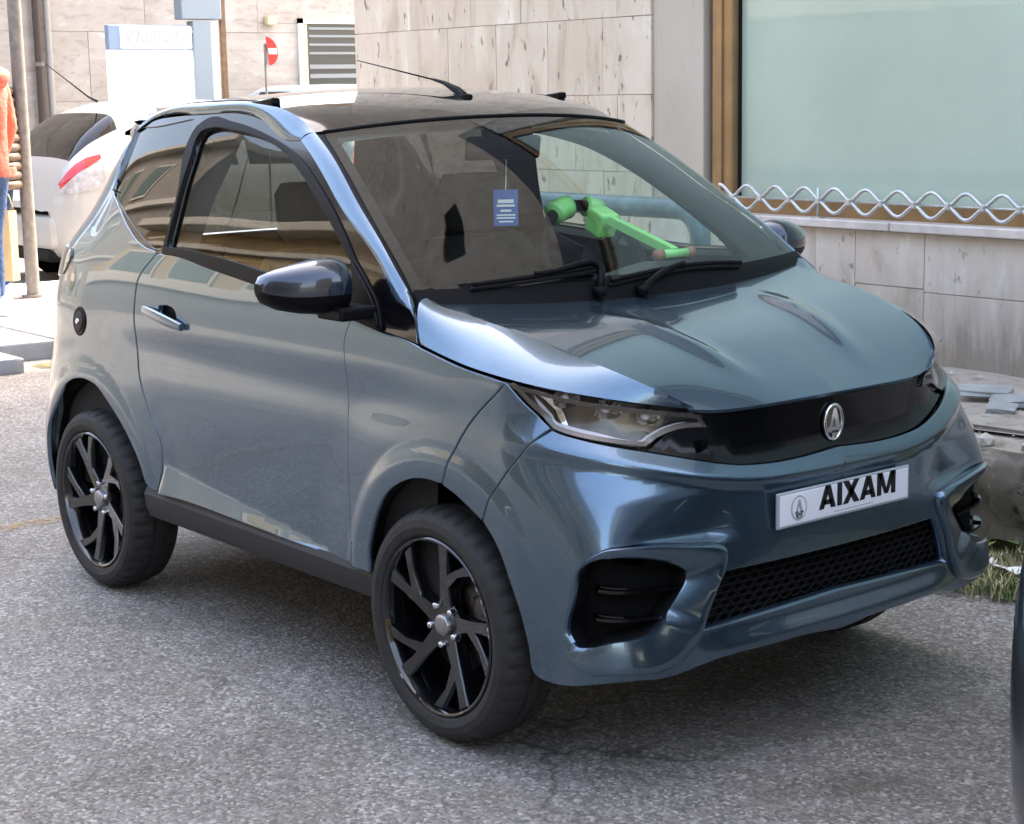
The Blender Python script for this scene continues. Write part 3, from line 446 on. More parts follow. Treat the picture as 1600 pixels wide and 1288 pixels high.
 'drl': [(0.8177,0.8690),(0.8084,0.8614),(0.7992,0.8538),(0.7898,0.8464),(0.7804,0.8390),(0.7709,0.8314),(0.7611,0.8248),(0.7504,0.8200),(0.7389,0.8171),(0.7269,0.8152),(0.7149,0.8135),(0.7032,0.8111),(0.6915,0.8089),(0.6797,0.8066),(0.6680,0.8044),(0.6563,0.8021),(0.6446,0.7998),(0.6329,0.7972),(0.6213,0.7945),(0.6097,0.7916),(0.5981,0.7887),(0.5865,0.7859),(0.5748,0.7833),(0.5631,0.7811),(0.5512,0.7790),(0.5394,0.7770),(0.5277,0.7768),(0.5162,0.7792),(0.5049,0.7833),(0.4937,0.7882),(0.4823,0.7925),(0.4707,0.7954),(0.4590,0.7978),(0.4471,0.7998),(0.4351,0.8010),(0.4233,0.8012),(0.4115,0.7999),(0.3997,0.7978),(0.3879,0.7956),(0.3863,0.7899),(0.3980,0.7920),(0.4097,0.7942),(0.4215,0.7955),(0.4332,0.7953),(0.4450,0.7941),(0.4568,0.7921),(0.4685,0.7897),(0.4800,0.7868),(0.4912,0.7825),(0.5024,0.7777),(0.5136,0.7733),(0.5248,0.7702),(0.5363,0.7693),(0.5481,0.7706),(0.5599,0.7727),(0.5715,0.7748),(0.5831,0.7771),(0.5947,0.7798),(0.6062,0.7826),(0.6177,0.7855),(0.6292,0.7884),(0.6408,0.7910),(0.6524,0.7934),(0.6640,0.7957),(0.6757,0.7978),(0.6873,0.7999),(0.6990,0.8020),(0.7106,0.8044),(0.7222,0.8068),(0.7340,0.8089),(0.7457,0.8114),(0.7570,0.8147),(0.7677,0.8195),(0.7780,0.8255),(0.7877,0.8325),(0.7965,0.8403),(0.8041,0.8494),(0.8108,0.8592)],
 'qglass': [(3.4218,1.3924),(3.4032,1.3990),(3.3845,1.4056),(3.3658,1.4118),(3.3469,1.4174),(3.3279,1.4223),(3.3088,1.4265),(3.2896,1.4301),(3.2703,1.4332),(3.2509,1.4357),(3.2314,1.4377),(3.2118,1.4392),(3.1922,1.4404),(3.1724,1.4411),(3.1526,1.4415),(3.1328,1.4416),(3.1129,1.4414),(3.0929,1.4409),(3.0729,1.4403),(3.0529,1.4395),(3.0328,1.4385),(3.0128,1.4375),(2.9927,1.4364),(2.9726,1.4353),(2.9525,1.4343),(2.9323,1.4332),(2.9122,1.4323),(2.8922,1.4315),(2.8721,1.4309),(2.8520,1.4305),(2.8320,1.4303),(2.8121,1.4304),(2.7922,1.4308),(2.7723,1.4316),(2.7525,1.4328),(2.7327,1.4344),(2.7130,1.4364),(2.6934,1.4389),(2.6738,1.4416),(2.6542,1.4443),(2.6346,1.4472),(2.6150,1.4500),(2.5955,1.4529),(2.5759,1.4557),(2.5727,1.4361),(2.5695,1.4165),(2.5663,1.3970),(2.5630,1.3774),(2.5597,1.3578),(2.5566,1.3382),(2.5538,1.3186),(2.5513,1.2989),(2.5492,1.2792),(2.5472,1.2594),(2.5454,1.2396),(2.5440,1.2198),(2.5429,1.2000),(2.5424,1.1801),(2.5425,1.1603),(2.5434,1.1405),(2.5449,1.1207),(2.5467,1.1010),(2.5650,1.0935),(2.5836,1.0893),(2.6025,1.0912),(2.6217,1.0972),(2.6407,1.1049),(2.6592,1.1120),(2.6773,1.1195),(2.6951,1.1277),(2.7128,1.1361),(2.7305,1.1444),(2.7481,1.1530),(2.7657,1.1617),(2.7832,1.1704),(2.8007,1.1791),(2.8183,1.1876),(2.8361,1.1958),(2.8540,1.2038),(2.8720,1.2115),(2.8900,1.2192),(2.9080,1.2269),(3.2455,1.2334),(3.2612,1.2433),(3.2772,1.2528),(3.2934,1.2623),(3.3093,1.2720),(3.3248,1.2821),(3.3396,1.2930),(3.3535,1.3049),(3.3661,1.3181),(3.3779,1.3323),(3.3890,1.3472),(3.3999,1.3624),(3.4107,1.3775)],
 'dglass': [(2.5217,1.0990),(2.5211,1.1190),(2.5204,1.1389),(2.5199,1.1589),(2.5196,1.1789),(2.5198,1.1989),(2.5202,1.2189),(2.5206,1.2389),(2.5207,1.2589),(2.5204,1.2789),(2.5193,1.2989),(2.5180,1.3189),(2.5171,1.3389),(2.5172,1.3589),(2.5203,1.3794),(2.5196,1.3989),(2.5100,1.4167),(2.4924,1.4244),(2.4722,1.4279),(2.4525,1.4301),(2.4325,1.4303),(2.4124,1.4292),(2.3922,1.4273),(2.3721,1.4251),(2.3520,1.4232),(2.3321,1.4218),(2.3121,1.4202),(2.2922,1.4184),(2.2723,1.4164),(2.2524,1.4141),(2.2325,1.4116),(2.2127,1.4088),(2.1929,1.4058),(2.1732,1.4025),(2.1535,1.3990),(2.1338,1.3955),(2.1140,1.3917),(2.0944,1.3875),(2.0749,1.3829),(2.0556,1.3778),(2.0365,1.3720),(2.0177,1.3655),(1.9990,1.3584),(1.9806,1.3507),(1.9622,1.3425),(1.9440,1.3341),(1.9259,1.3255),(1.9080,1.3167),(1.8901,1.3077),(1.8725,1.2983),(1.8549,1.2887),(1.8375,1.2789),(1.8202,1.2688),(1.8029,1.2586),(1.7858,1.2483),(1.7687,1.2379),(1.7517,1.2274),(1.7349,1.2166),(1.7181,1.2057),(1.7015,1.1946),(1.6848,1.1834),(1.6683,1.1722),(1.6518,1.1609),(1.6353,1.1495),(1.6190,1.1380),(1.6026,1.1265),(1.5863,1.1150),(1.5732,1.1024),(1.5603,1.0897),(1.5485,1.0760),(1.5373,1.0617),(1.5570,1.0610),(1.5767,1.0600),(1.5964,1.0591),(1.6161,1.0580),(1.6358,1.0570),(1.6555,1.0561),(1.6752,1.0552),(1.6950,1.0545),(1.7147,1.0539),(1.7344,1.0536),(1.7541,1.0535),(1.7738,1.0538),(1.7935,1.0542),(1.8132,1.0548),(1.8329,1.0556),(1.8526,1.0566),(1.8723,1.0577),(1.8920,1.0589),(1.9117,1.0603),(1.9314,1.0617),(1.9511,1.0632),(1.9707,1.0648),(1.9904,1.0665),(2.0100,1.0683),(2.0296,1.0703),(2.0493,1.0723),(2.0689,1.0744),(2.0885,1.0764),(2.1081,1.0782),(2.1278,1.0800),(2.1474,1.0817),(2.1671,1.0833),(2.1868,1.0849),(2.2064,1.0864),(2.2261,1.0879),(2.2458,1.0892),(2.2655,1.0906),(2.2852,1.0918),(2.3048,1.0929),(2.3245,1.0940),(2.3442,1.0949),(2.3639,1.0958),(2.3837,1.0965),(2.4034,1.0971),(2.4231,1.0975),(2.4428,1.0979),(2.4625,1.0981),(2.4822,1.0984),(2.5020,1.0987)],
 'frame_o': [(2.5415,1.0780),(2.5405,1.0979),(2.5391,1.1179),(2.5376,1.1378),(2.5361,1.1578),(2.5348,1.1778),(2.5338,1.1977),(2.5334,1.2176),(2.5337,1.2374),(2.5350,1.2572),(2.5384,1.2770),(2.5435,1.2969),(2.5491,1.3167),(2.5542,1.3364),(2.5576,1.3560),(2.5582,1.3754),(2.5554,1.3949),(2.5509,1.4151),(2.5419,1.4322),(2.5262,1.4442),(2.5077,1.4531),(2.4895,1.4592),(2.4704,1.4614),(2.4504,1.4607),(2.4300,1.4580),(2.4093,1.4542),(2.3887,1.4504),(2.3685,1.4475),(2.3487,1.4454),(2.3289,1.4431),(2.3091,1.4406),(2.2894,1.4378),(2.2696,1.4347),(2.2499,1.4316),(2.2303,1.4283),(2.2106,1.4249),(2.1910,1.4214),(2.1714,1.4177),(2.1518,1.4139),(2.1323,1.4099),(2.1128,1.4056),(2.0934,1.4010),(2.0740,1.3964),(2.0546,1.3916),(2.0352,1.3865),(2.0160,1.3812),(1.9968,1.3755),(1.9779,1.3694),(1.9592,1.3628),(1.9407,1.3555),(1.9223,1.3477),(1.9042,1.3394),(1.8862,1.3307),(1.8684,1.3216),(1.8507,1.3122),(1.8332,1.3026),(1.8158,1.2929),(1.7985,1.2830),(1.7813,1.2730),(1.7643,1.2626),(1.7473,1.2520),(1.7305,1.2412),(1.7139,1.2302),(1.6974,1.2189),(1.6811,1.2073),(1.6650,1.1956),(1.6490,1.1836),(1.6333,1.1714),(1.6178,1.1589),(1.6025,1.1461),(1.5873,1.1332),(1.5720,1.1204),(1.5562,1.1097),(1.5404,1.0993),(1.5246,1.0886),(1.5091,1.0776),(1.4941,1.0660),(1.4789,1.0542),(1.4640,1.0420),(1.4506,1.0287),(1.4394,1.0137),(1.4306,0.9970),(1.4231,0.9793),(1.4153,0.9618),(1.4340,0.9646),(1.4526,0.9675),(1.4713,0.9703),(1.4899,0.9731),(1.5085,0.9760),(1.5272,0.9788),(1.5455,0.9801),(1.5650,0.9821),(1.5845,0.9841),(1.6041,0.9861),(1.6236,0.9881),(1.6431,0.9901),(1.6627,0.9921),(1.6822,0.9941),(1.7017,0.9961),(1.7212,0.9981),(1.7407,1.0002),(1.7603,1.0023),(1.7798,1.0044),(1.7993,1.0066),(1.8188,1.0087),(1.8383,1.0109),(1.8578,1.0132),(1.8773,1.0154),(1.8968,1.0176),(1.9163,1.0197),(1.9358,1.0219),(1.9553,1.0240),(1.9748,1.0261),(1.9944,1.0281),(2.0139,1.0301),(2.0334,1.0321),(2.0529,1.0340),(2.0725,1.0359),(2.0920,1.0378),(2.1116,1.0397),(2.1311,1.0416),(2.1506,1.0435),(2.1702,1.0454),(2.1897,1.0472),(2.2092,1.0491),(2.2288,1.0509),(2.2483,1.0528),(2.2679,1.0547),(2.2874,1.0568),(2.3069,1.0591),(2.3264,1.0614),(2.3459,1.0639),(2.3654,1.0663),(2.3850,1.0686),(2.4045,1.0709),(2.4240,1.0729),(2.4436,1.0747),(2.4631,1.0761),(2.4827,1.0772),(2.5023,1.0779),(2.5219,1.0781)],
 'trim': [(2.9872,1.3903),(2.9680,1.3954),(2.9489,1.4005),(2.9298,1.4057),(2.9107,1.4111),(2.8918,1.4170),(2.8730,1.4233),(2.8543,1.4297),(2.8354,1.4357),(2.8165,1.4415),(2.7974,1.4471),(2.7782,1.4518),(2.7588,1.4553),(2.7392,1.4579),(2.7194,1.4597),(2.6996,1.4612),(2.6798,1.4626),(2.6600,1.4641),(2.6403,1.4653),(2.6205,1.4662),(2.6007,1.4669),(2.5809,1.4677),(2.5611,1.4684),(2.5413,1.4693),(2.5215,1.4703),(2.5016,1.4714),(2.4818,1.4724),(2.4620,1.4733),(2.4422,1.4740),(2.4224,1.4744),(2.4026,1.4744),(2.3828,1.4739),(2.3631,1.4729),(2.3434,1.4715),(2.3236,1.4697),(2.3039,1.4675),(2.2842,1.4650),(2.2646,1.4622),(2.2450,1.4590),(2.2255,1.4555),(2.2062,1.4516),(2.1869,1.4470),(2.1678,1.4420),(2.1488,1.4365),(2.1298,1.4307),(2.1109,1.4248),(2.0920,1.4187),(2.0730,1.4127),(2.0541,1.4068),(2.0351,1.4012),(2.0153,1.4021),(1.9954,1.4034),(1.9758,1.4032),(1.9570,1.3998),(1.9389,1.3929),(1.9213,1.3837),(1.9040,1.3735),(1.8868,1.3633),(1.8696,1.3539),(1.8525,1.3442),(1.8355,1.3342),(1.8187,1.3241),(1.8019,1.3138),(1.7852,1.3035),(1.7685,1.2931),(1.7520,1.2825),(1.7356,1.2716),(1.7192,1.2608),(1.7027,1.2500),(1.6862,1.2395),(1.6694,1.2293),(1.6523,1.2195),(1.6351,1.2101),(1.6177,1.2009),(1.6003,1.1918),(1.5829,1.1826),(1.5655,1.1736),(1.5481,1.1644),(1.5310,1.1547),(1.5141,1.1446),(1.4975,1.1341),(1.4811,1.1232),(1.4649,1.1120),(1.4490,1.1004),(1.4334,1.0886),(1.4181,1.0762),(1.4031,1.0635),(1.3882,1.0507),(1.3732,1.0380),(1.3548,1.0336),(1.3362,1.0294),(1.3192,1.0234),(1.3054,1.0133),(1.2949,0.9989),(1.2865,0.9819),(1.2787,0.9641),(1.2702,0.9472),(1.2900,0.9494),(1.3097,0.9515),(1.3294,0.9536),(1.3491,0.9557),(1.3689,0.9579),(1.3886,0.9602),(1.4083,0.9626),(1.4279,0.9651),(1.4476,0.9678),(1.4673,0.9705),(1.4869,0.9733),(1.5065,0.9761),(1.5262,0.9789),(1.5455,0.9801),(1.5653,0.9822),(1.5851,0.9842),(1.6049,0.9862),(1.6247,0.9882),(1.6445,0.9902),(1.6643,0.9922),(1.6841,0.9943),(1.7039,0.9963),(1.7237,0.9984),(1.7435,1.0005),(1.7633,1.0026),(1.7831,1.0048),(1.8029,1.0070),(1.8227,1.0092),(1.8425,1.0114),(1.8623,1.0137),(1.8821,1.0159),(1.9018,1.0181),(1.9216,1.0203),(1.9414,1.0225),(1.9612,1.0246),(1.9810,1.0267),(2.0008,1.0288),(2.0206,1.0308),(2.0404,1.0328),(2.0603,1.0347),(2.0801,1.0367),(2.0999,1.0386),(2.1197,1.0405),(2.1395,1.0424),(2.1593,1.0443),(2.1792,1.0462),(2.1990,1.0481),(2.2188,1.0500),(2.2386,1.0519),(2.2584,1.0538),(2.2783,1.0558),(2.2981,1.0581),(2.3179,1.0606),(2.3377,1.0632),(2.3575,1.0658),(2.3773,1.0683),(2.3971,1.0707),(2.4169,1.0729),(2.4367,1.0748),(2.4565,1.0763),(2.4764,1.0774),(2.4962,1.0780),(2.5161,1.0780),(2.5360,1.0774),(2.5559,1.0765),(2.5758,1.0757),(2.5760,1.0865),(2.5961,1.0871),(2.6162,1.0875),(2.6361,1.0889),(2.6556,1.0924),(2.6749,1.0978),(2.6938,1.1045),(2.7122,1.1122),(2.7300,1.1214),(2.7474,1.1313),(2.7648,1.1411),(2.7823,1.1510),(2.7995,1.1614),(2.8167,1.1718),(2.8339,1.1821),(2.8513,1.1919),(2.8689,1.2007),(2.8870,1.2085),(2.9053,1.2153),(2.9240,1.2210),(2.9429,1.2259),(2.9622,1.2299),(2.9816,1.2332),(3.0013,1.2357),(3.0211,1.2377),(3.0412,1.2391),(3.0613,1.2401),(3.0816,1.2407),(3.1020,1.2409),(3.1225,1.2409),(3.1431,1.2408),(3.1636,1.2405),(3.1842,1.2402),(3.2047,1.2399),(3.2253,1.2398),(3.2457,1.2398),(3.2661,1.2402),(3.2864,1.2408),(3.3065,1.2419),(3.3265,1.2434),(3.3260,1.2621),(3.3286,1.2799),(3.3352,1.2966),(3.3448,1.3123),(3.3566,1.3274),(3.3696,1.3422),(3.3830,1.3568),(3.3958,1.3716)],
 'sail': [(1.5750,1.1141),(1.5585,1.1032),(1.5418,1.0926),(1.5253,1.0817),(1.5093,1.0701),(1.4939,1.0578),(1.4785,1.0451),(1.4640,1.0317),(1.4510,1.0170),(1.4402,1.0007),(1.4308,0.9832),(1.4213,0.9657),(1.4391,0.9680),(1.4569,0.9703),(1.4747,0.9725),(1.4925,0.9748),(1.5103,0.9771),(1.5281,0.9794),(1.5458,0.9816),(1.5435,1.0017),(1.5412,1.0218),(1.5418,1.0413),(1.5472,1.0601),(1.5558,1.0782),(1.5658,1.0961)],
 'taillamp': [(3.3724,1.0580),(3.3532,1.0580),(3.3364,1.0517),(3.3231,1.0370),(3.3223,1.0205),(3.3319,1.0030),(3.3436,0.9888),(3.3574,0.9761),(3.3754,0.9732),(3.3935,0.9703),(3.4116,0.9674),(3.4296,0.9645),(3.4477,0.9616),(3.4658,0.9587),(3.4839,0.9558),(3.5019,0.9529),(3.5200,0.9500),(3.5200,0.9683),(3.5200,0.9867),(3.5200,1.0050),(3.5200,1.0233),(3.5200,1.0417),(3.5200,1.0600),(3.5015,1.0598),(3.4831,1.0595),(3.4646,1.0593),(3.4462,1.0590),(3.4277,1.0588),(3.4093,1.0585),(3.3908,1.0583)],
 'tail2': [(3.3097,1.0255),(3.2997,1.0198),(3.2890,1.0146),(3.2784,1.0094),(3.2683,1.0037),(3.2595,0.9971),(3.2525,0.9891),(3.2465,0.9791),(3.2413,0.9677),(3.2387,0.9565),(3.2407,0.9467),(3.2474,0.9372),(3.2568,0.9293),(3.2666,0.9255),(3.2775,0.9263),(3.2891,0.9294),(3.3007,0.9321),(3.3096,0.9396),(3.3197,0.9470),(3.3294,0.9545),(3.3375,0.9621),(3.3424,0.9701),(3.3429,0.9787),(3.3393,0.9877),(3.3328,0.9970),(3.3248,1.0065),(3.3167,1.0161)],
 'fuel': [(3.0351,0.8460),(3.0365,0.8371),(3.0406,0.8283),(3.0472,0.8200),(3.0560,0.8126),(3.0668,0.8063),(3.0793,0.8013),(3.0931,0.7979),(3.1079,0.7962),(3.1232,0.7962),(3.1384,0.7979),(3.1531,0.8013),(3.1666,0.8063),(3.1782,0.8127),(3.1874,0.8202),(3.1937,0.8286),(3.1970,0.8375),(3.1971,0.8466),(3.1941,0.8555),(3.1881,0.8639),(3.1793,0.8714),(3.1680,0.8777),(3.1543,0.8826),(3.1388,0.8859),(3.1221,0.8876),(3.1050,0.8874),(3.0884,0.8856),(3.0731,0.8821),(3.0598,0.8770),(3.0491,0.8706),(3.0414,0.8631),(3.0367,0.8548)],
 'handlepocket': [(2.5226,0.9335),(2.5148,0.9344),(2.5070,0.9356),(2.4992,0.9367),(2.4914,0.9377),(2.4836,0.9383),(2.4759,0.9382),(2.4682,0.9375),(2.4600,0.9365),(2.4518,0.9352),(2.4439,0.9332),(2.4367,0.9303),(2.4307,0.9262),(2.4254,0.9203),(2.4203,0.9127),(2.4166,0.9047),(2.4152,0.8975),(2.4173,0.8922),(2.4231,0.8880),(2.4312,0.8847),(2.4399,0.8822),(2.4477,0.8805),(2.4553,0.8797),(2.4633,0.8797),(2.4713,0.8805),(2.4794,0.8821),(2.4872,0.8844),(2.4947,0.8873),(2.5017,0.8907),(2.5086,0.8947),(2.5158,0.8993),(2.5221,0.9046),(2.5260,0.9106),(2.5265,0.9177),(2.5246,0.9256)],
 'fendervent': [(1.5279,0.9004),(1.5201,0.9010),(1.5123,0.9018),(1.5044,0.9024),(1.4966,0.9028),(1.4888,0.9028),(1.4803,0.9030),(1.4713,0.9033),(1.4624,0.9033),(1.4541,0.9023),(1.4470,0.9000),(1.4416,0.8957),(1.4375,0.8889),(1.4353,0.8811),(1.4391,0.8752),(1.4463,0.8708),(1.4534,0.8686),(1.4612,0.8685),(1.4694,0.8697),(1.4776,0.8715),(1.4854,0.8730),(1.4937,0.8742),(1.5023,0.8755),(1.5104,0.8775),(1.5173,0.8807),(1.5224,0.8857),(1.5255,0.8927)],
}
# edge curves of hood, windscreen, pillars and roof rail: (x, y, z) in metres, near side
CURVE = {
 'hood_crease': [(-0.0933,-0.6150,1.0305),(0.0241,-0.6000,1.0060),(0.1732,-0.5850,0.9828),(0.3110,-0.5600,0.9479),(0.4336,-0.5200,0.9114),(0.5143,-0.4600,0.8690),(0.5448,-0.4150,0.8419)],
 'hood_edge': [(-0.0392,-0.7072,0.9484),(0.1122,-0.7067,0.9199),(0.2273,-0.7031,0.9064),(0.3323,-0.6667,0.8889),(0.4176,-0.5950,0.8695),(0.4982,-0.4827,0.8460),(0.5404,-0.4010,0.8312)],
 'hood_front': [(0.5404,-0.4010,0.8312),(0.5530,-0.3649,0.8268),(0.5725,-0.2834,0.8245),(0.5858,-0.1810,0.8263),(0.5962,-0.0000,0.8288)],
 'hood_corner': [(-0.0955,-0.6670,1.0350)],
 'hood_rear0': [(0.0120,0.0000,1.0085)],
 'ws_edge': [(-0.6931,-0.5285,1.4211),(-0.5787,-0.5570,1.3581),(-0.4062,-0.6000,1.2500),(-0.2714,-0.6320,1.1632),(-0.1585,-0.6550,1.0834),(-0.1084,-0.6650,1.0368)],
 'ws_top0': [(-0.5933,0.0000,1.4515)],
 'ws_bot0': [(0.0074,0.0000,1.0243)],
 'pillar_out': [(-0.7229,-0.5350,1.4211),(-0.5932,-0.5650,1.3582),(-0.4225,-0.6080,1.2498),(-0.2814,-0.6400,1.1632),(-0.1667,-0.6640,1.0836),(-0.1073,-0.6750,1.0347),(-0.0640,-0.6980,0.9569)],
 'pillar_in': [(-0.7522,-0.5606,1.4018),(-0.6690,-0.5800,1.3607),(-0.5689,-0.6045,1.3023),(-0.4470,-0.6325,1.2250),(-0.3283,-0.6528,1.1615),(-0.2273,-0.6727,1.0953),(-0.1499,-0.6887,1.0355),(-0.0939,-0.6925,1.0179),(-0.0512,-0.7076,0.9472)],
 'rail_up': [(-1.8509,-0.4850,1.4271),(-1.8012,-0.4870,1.4508),(-1.6965,-0.4900,1.4702),(-1.4849,-0.5050,1.4951),(-1.2553,-0.5150,1.5020),(-1.0459,-0.5200,1.5005),(-0.9444,-0.5230,1.4896),(-0.8109,-0.5270,1.4589),(-0.7292,-0.5310,1.4209)],
 'rail_low': [(-1.8052,-0.5127,1.3909),(-1.7361,-0.5310,1.4172),(-1.6409,-0.5199,1.4555),(-1.3640,-0.5243,1.4701),(-1.1304,-0.5267,1.4732),(-0.9868,-0.5355,1.4540),(-0.8193,-0.5602,1.4012),(-0.7522,-0.5606,1.4018)],
}
# ---------------------------------------------------------------- ground, pavement, buildings
M['asphalt'] = asphalt('worn_asphalt')
M['trav_v'] = travertine('travertine_upright_veins', (.66, .57, .46), (.80, .74, .64), (.48, .38, .28), (1, 1, .22), 7, .9)
M['trav_low'] = travertine('travertine_weathered_plinth', (.60, .535, .465), (.78, .74, .69), (.44, .36, .29), (.8, .8, .35), 8, .7, dirt=.75, zdirt=.33)
M['trav_h'] = travertine('travertine_level_veins', (.40, .37, .345), (.52, .50, .48), (.29, .25, .23), (.35, .35, 1), 11, .3)
M['smooth_stone'] = travertine('smooth_beige_stone', (.50, .44, .36), (.58, .53, .45), (.43, .37, .30), (1, 1, .1), 4, .12)
M['mortar'] = plain('joint_mortar', (.52, .455, .375), .9, bump=.4, bscale=80)
M['marble'] = plain('worn_marble_sill', (.58, .52, .47), .5, var=.22, vscale=9)
M['bronze'] = plain('anodised_bronze_frame', (.30, .19, .09), .38, .45, var=.2, vscale=5)
M['frosted'] = plain('frosted_green_pane', (.39, .485, .395), .22, coat=.75, var=.12, vscale=.55)
M['galv'] = plain('galvanised_steel', (.52, .54, .54), .38, .75, var=.2, vscale=40)
M['pipe_blue'] = plain('chipped_blue_grey_paint', (.10, .16, .19), .45, 0, .3, var=.45, vscale=14)
M['concrete'] = travertine('rough_concrete', (.36, .32, .27), (.50, .46, .40), (.20, .17, .13), (1, 1, 1), 9, .8)
M['paving'] = plain('pale_paving', (.42, .385, .34), .8, bump=.5, bscale=60, var=.18, vscale=8)
M['basalt'] = plain('grey_kerb_slab', (.30, .30, .31), .75, bump=.5, bscale=70, var=.15, vscale=9)
M['kerb_dirty'] = travertine('mossy_kerb_stone', (.125, .105, .075), (.30, .26, .20), (.045, .04, .024), (1, 1, 1), 13, .9)
M['moss'] = plain('moss_soil', (.17, .15, .07), .95, bump=1, bscale=60, var=.5, vscale=13)
M['rubble'] = plain('broken_stone', (.44, .40, .35), .85, bump=.7, bscale=60, var=.3, vscale=20)
M['slate'] = plain('grey_tile', (.30, .31, .30), .5, var=.2, vscale=15)
M['paper'] = plain('white_litter', (.80, .79, .76), .7)
M['leaf'] = plain('weed_leaf', (.105, .155, .04), .6, var=.4, vscale=30)
M['straw'] = plain('dry_grass', (.42, .36, .19), .8, var=.3, vscale=30)
M['glass_green'] = plain('green_plastic_bottle', (.28, .42, .40), .15, coat=.6)

def panel_grid(name, x0, x1, y0, y1, z, n=1):
    return [(x0, y0, z), (x1, y0, z), (x1, y1, z), (x0, y1, z)], [[0, 1, 2, 3]]

V, F = panel_grid('road', -120, 120, -120, 120, 0)
road = mesh('road', V, F, M['asphalt'], smooth=False); prop(road, kind='structure')

# pavement between kerb and wall: high by the storefront, falling to the street corner
def walk_z(x): return .115 + (.33 - .115) * (1 - float(sstep(1.6, 5.4, np.array(-x))))
KY = 1.78                                                   # kerb line
xs = np.concatenate([np.arange(-6.6, -1.0, .2), np.arange(-1.0, 9, .25)])
Vp = []; Fp = []
ys = np.linspace(KY, 3.11, 12)
rng = np.random.default_rng(3)
for x in xs:
    for j, y in enumerate(ys):
        Vp.append((x, y, walk_z(x) - .02 + (rng.normal(0, .006) if 0 < j else 0)))
ny = len(ys)
for i in range(len(xs) - 1):
    for j in range(ny - 1): Fp.append([i * ny + j, (i + 1) * ny + j, (i + 1) * ny + j + 1, i * ny + j + 1])
pave = mesh('pavement', Vp, Fp, M['concrete']); prop(pave, kind='structure')
# corner of the pavement by the side street
corner = MB().box((-9.9, 1.35, -.05), (-6.6, 3.2, .105), .01).build('pavement', M['paving']); prop(corner, kind='structure')
plinth = MB().box((-9.9, 3.2, -.05), (-6.0, 3.6, .1), .01).build('pavement', M['paving']); prop(plinth, kind='structure')

# kerb stones
def stone(name, x0, x1, y0, y1, z0, z1, mat, parent, wob=.006, bev=.015, cuts=1):
    bm = bmesh.new(); bmesh.ops.create_cube(bm, size=1)
    for v in bm.verts: v.co = Vector(((x0 + x1) / 2 + v.co.x * (x1 - x0), (y0 + y1) / 2 + v.co.y * (y1 - y0), (z0 + z1) / 2 + v.co.z * (z1 - z0)))
    bmesh.ops.bevel(bm, geom=bm.edges[:], offset=bev, segments=2, affect='EDGES', profile=.5)
    if cuts > 1: bmesh.ops.subdivide_edges(bm, edges=[e for e in bm.edges if e.calc_length() > .08], cuts=cuts, use_grid_fill=True)
    for v in bm.verts: v.co += Vector((random.uniform(-wob, wob), random.uniform(-wob, wob), random.uniform(-wob, wob)))
    return bm_mesh(name, bm, mat, parent, True, 50)
kerb = thing('kerb', (0, KY, 0), 'dirty mossy stone kerb along the pavement behind the blue car', 'kerb')
x = -6.6
while x < 6:
    w = random.uniform(.75, 1.05); zt = walk_z(x + w / 2)
    stone('kerb_stone', x + .006, x + w - .006, KY - .16 + random.uniform(-.01, .01), KY + .02, -.05, zt + random.uniform(-.012, .008), M['kerb_dirty'], kerb, .016, .035, 6)
    x += w

# grey slabs and pale kerb edge at the far corner (left of the car)
slabs = thing('kerb_edge', (-7, 1.2, 0), 'grey kerb slabs at the pavement corner behind the parked car', 'kerb')
for (a, b, c, d) in ((-9.6, -8.55, .98, 1.34), (-8.54, -7.5, .98, 1.34), (-7.49, -6.62, .95, 1.34)):
    stone('kerb_slab', a, b, c, d, -.03, .112, M['basalt'], slabs, .004, .012)
for (a, b) in ((-9.6, -8.4), (-8.39, -7.2), (-7.19, -6.2)):
    stone('kerb_slab', a, b, .80, .965, -.03, .085, M['basalt'], slabs, .004, .012)
for i in range(4):
    for j in range(3):
        stone('paving_slab', -9.85 + i * .82, -9.05 + i * .82, 1.36 + j * .6, 1.94 + j * .6, .09, .117 + random.uniform(-.003, .003), M['paving'], slabs, .002, .006)

# ------- the near building: pier, storefront, plinth
WY = 3.1
bld = thing('stone_building', (-2, WY, 0), 'travertine faced building with a big frosted storefront window behind the car', 'building')
MB().box((-5.9, WY + .010, 0), (-3.32, WY + 4, 23)).build('backing_wall', M['mortar'], bld)
MB().box((-3.32, WY + .006, 0), (9, WY + 4, .88)).build('backing_wall', M['mortar'], bld)
MB().box((-3.32, WY + .10, 5.1), (9, WY + 4, 23)).build('backing_wall', M['mortar'], bld)

def slab(x0, x1, z0, z1, mat, y=WY, dep=.05, j=.0014, parent=None, name='stone_slab'):
    o = MB().box((x0 + j, y + random.uniform(-.002, .002), z0 + j), (x1 - j, y + dep, z1 - j), .0018).build(name, mat, parent or bld)
    return o
zc = [0.0, .325, .71, 1.10, 1.489, 1.877, 2.265, 2.66, 3.05, 3.44, 3.83, 4.22, 4.66, 5.1]
for k in range(len(zc) - 1):
    off = (0, .22)[k % 2]
    xx = [-5.9] + [v for v in (-5.45 + off - .11, -4.98 + off, -4.54 + off, -4.10 + off, -3.66 + off - (.11 if off else 0)) if v < -3.4] + [-3.30]
    for a, b in zip(xx[:-1], xx[1:]): slab(a, b, zc[k], zc[k + 1], M['trav_v'])
# side of the pier towards the side street
for k in range(len(zc) - 1):
    MB().box((-5.93, WY + .003, zc[k] + .003), (-5.88, WY + 1.2, zc[k + 1] - .003), .003).build('stone_slab', M['trav_v'], bld)
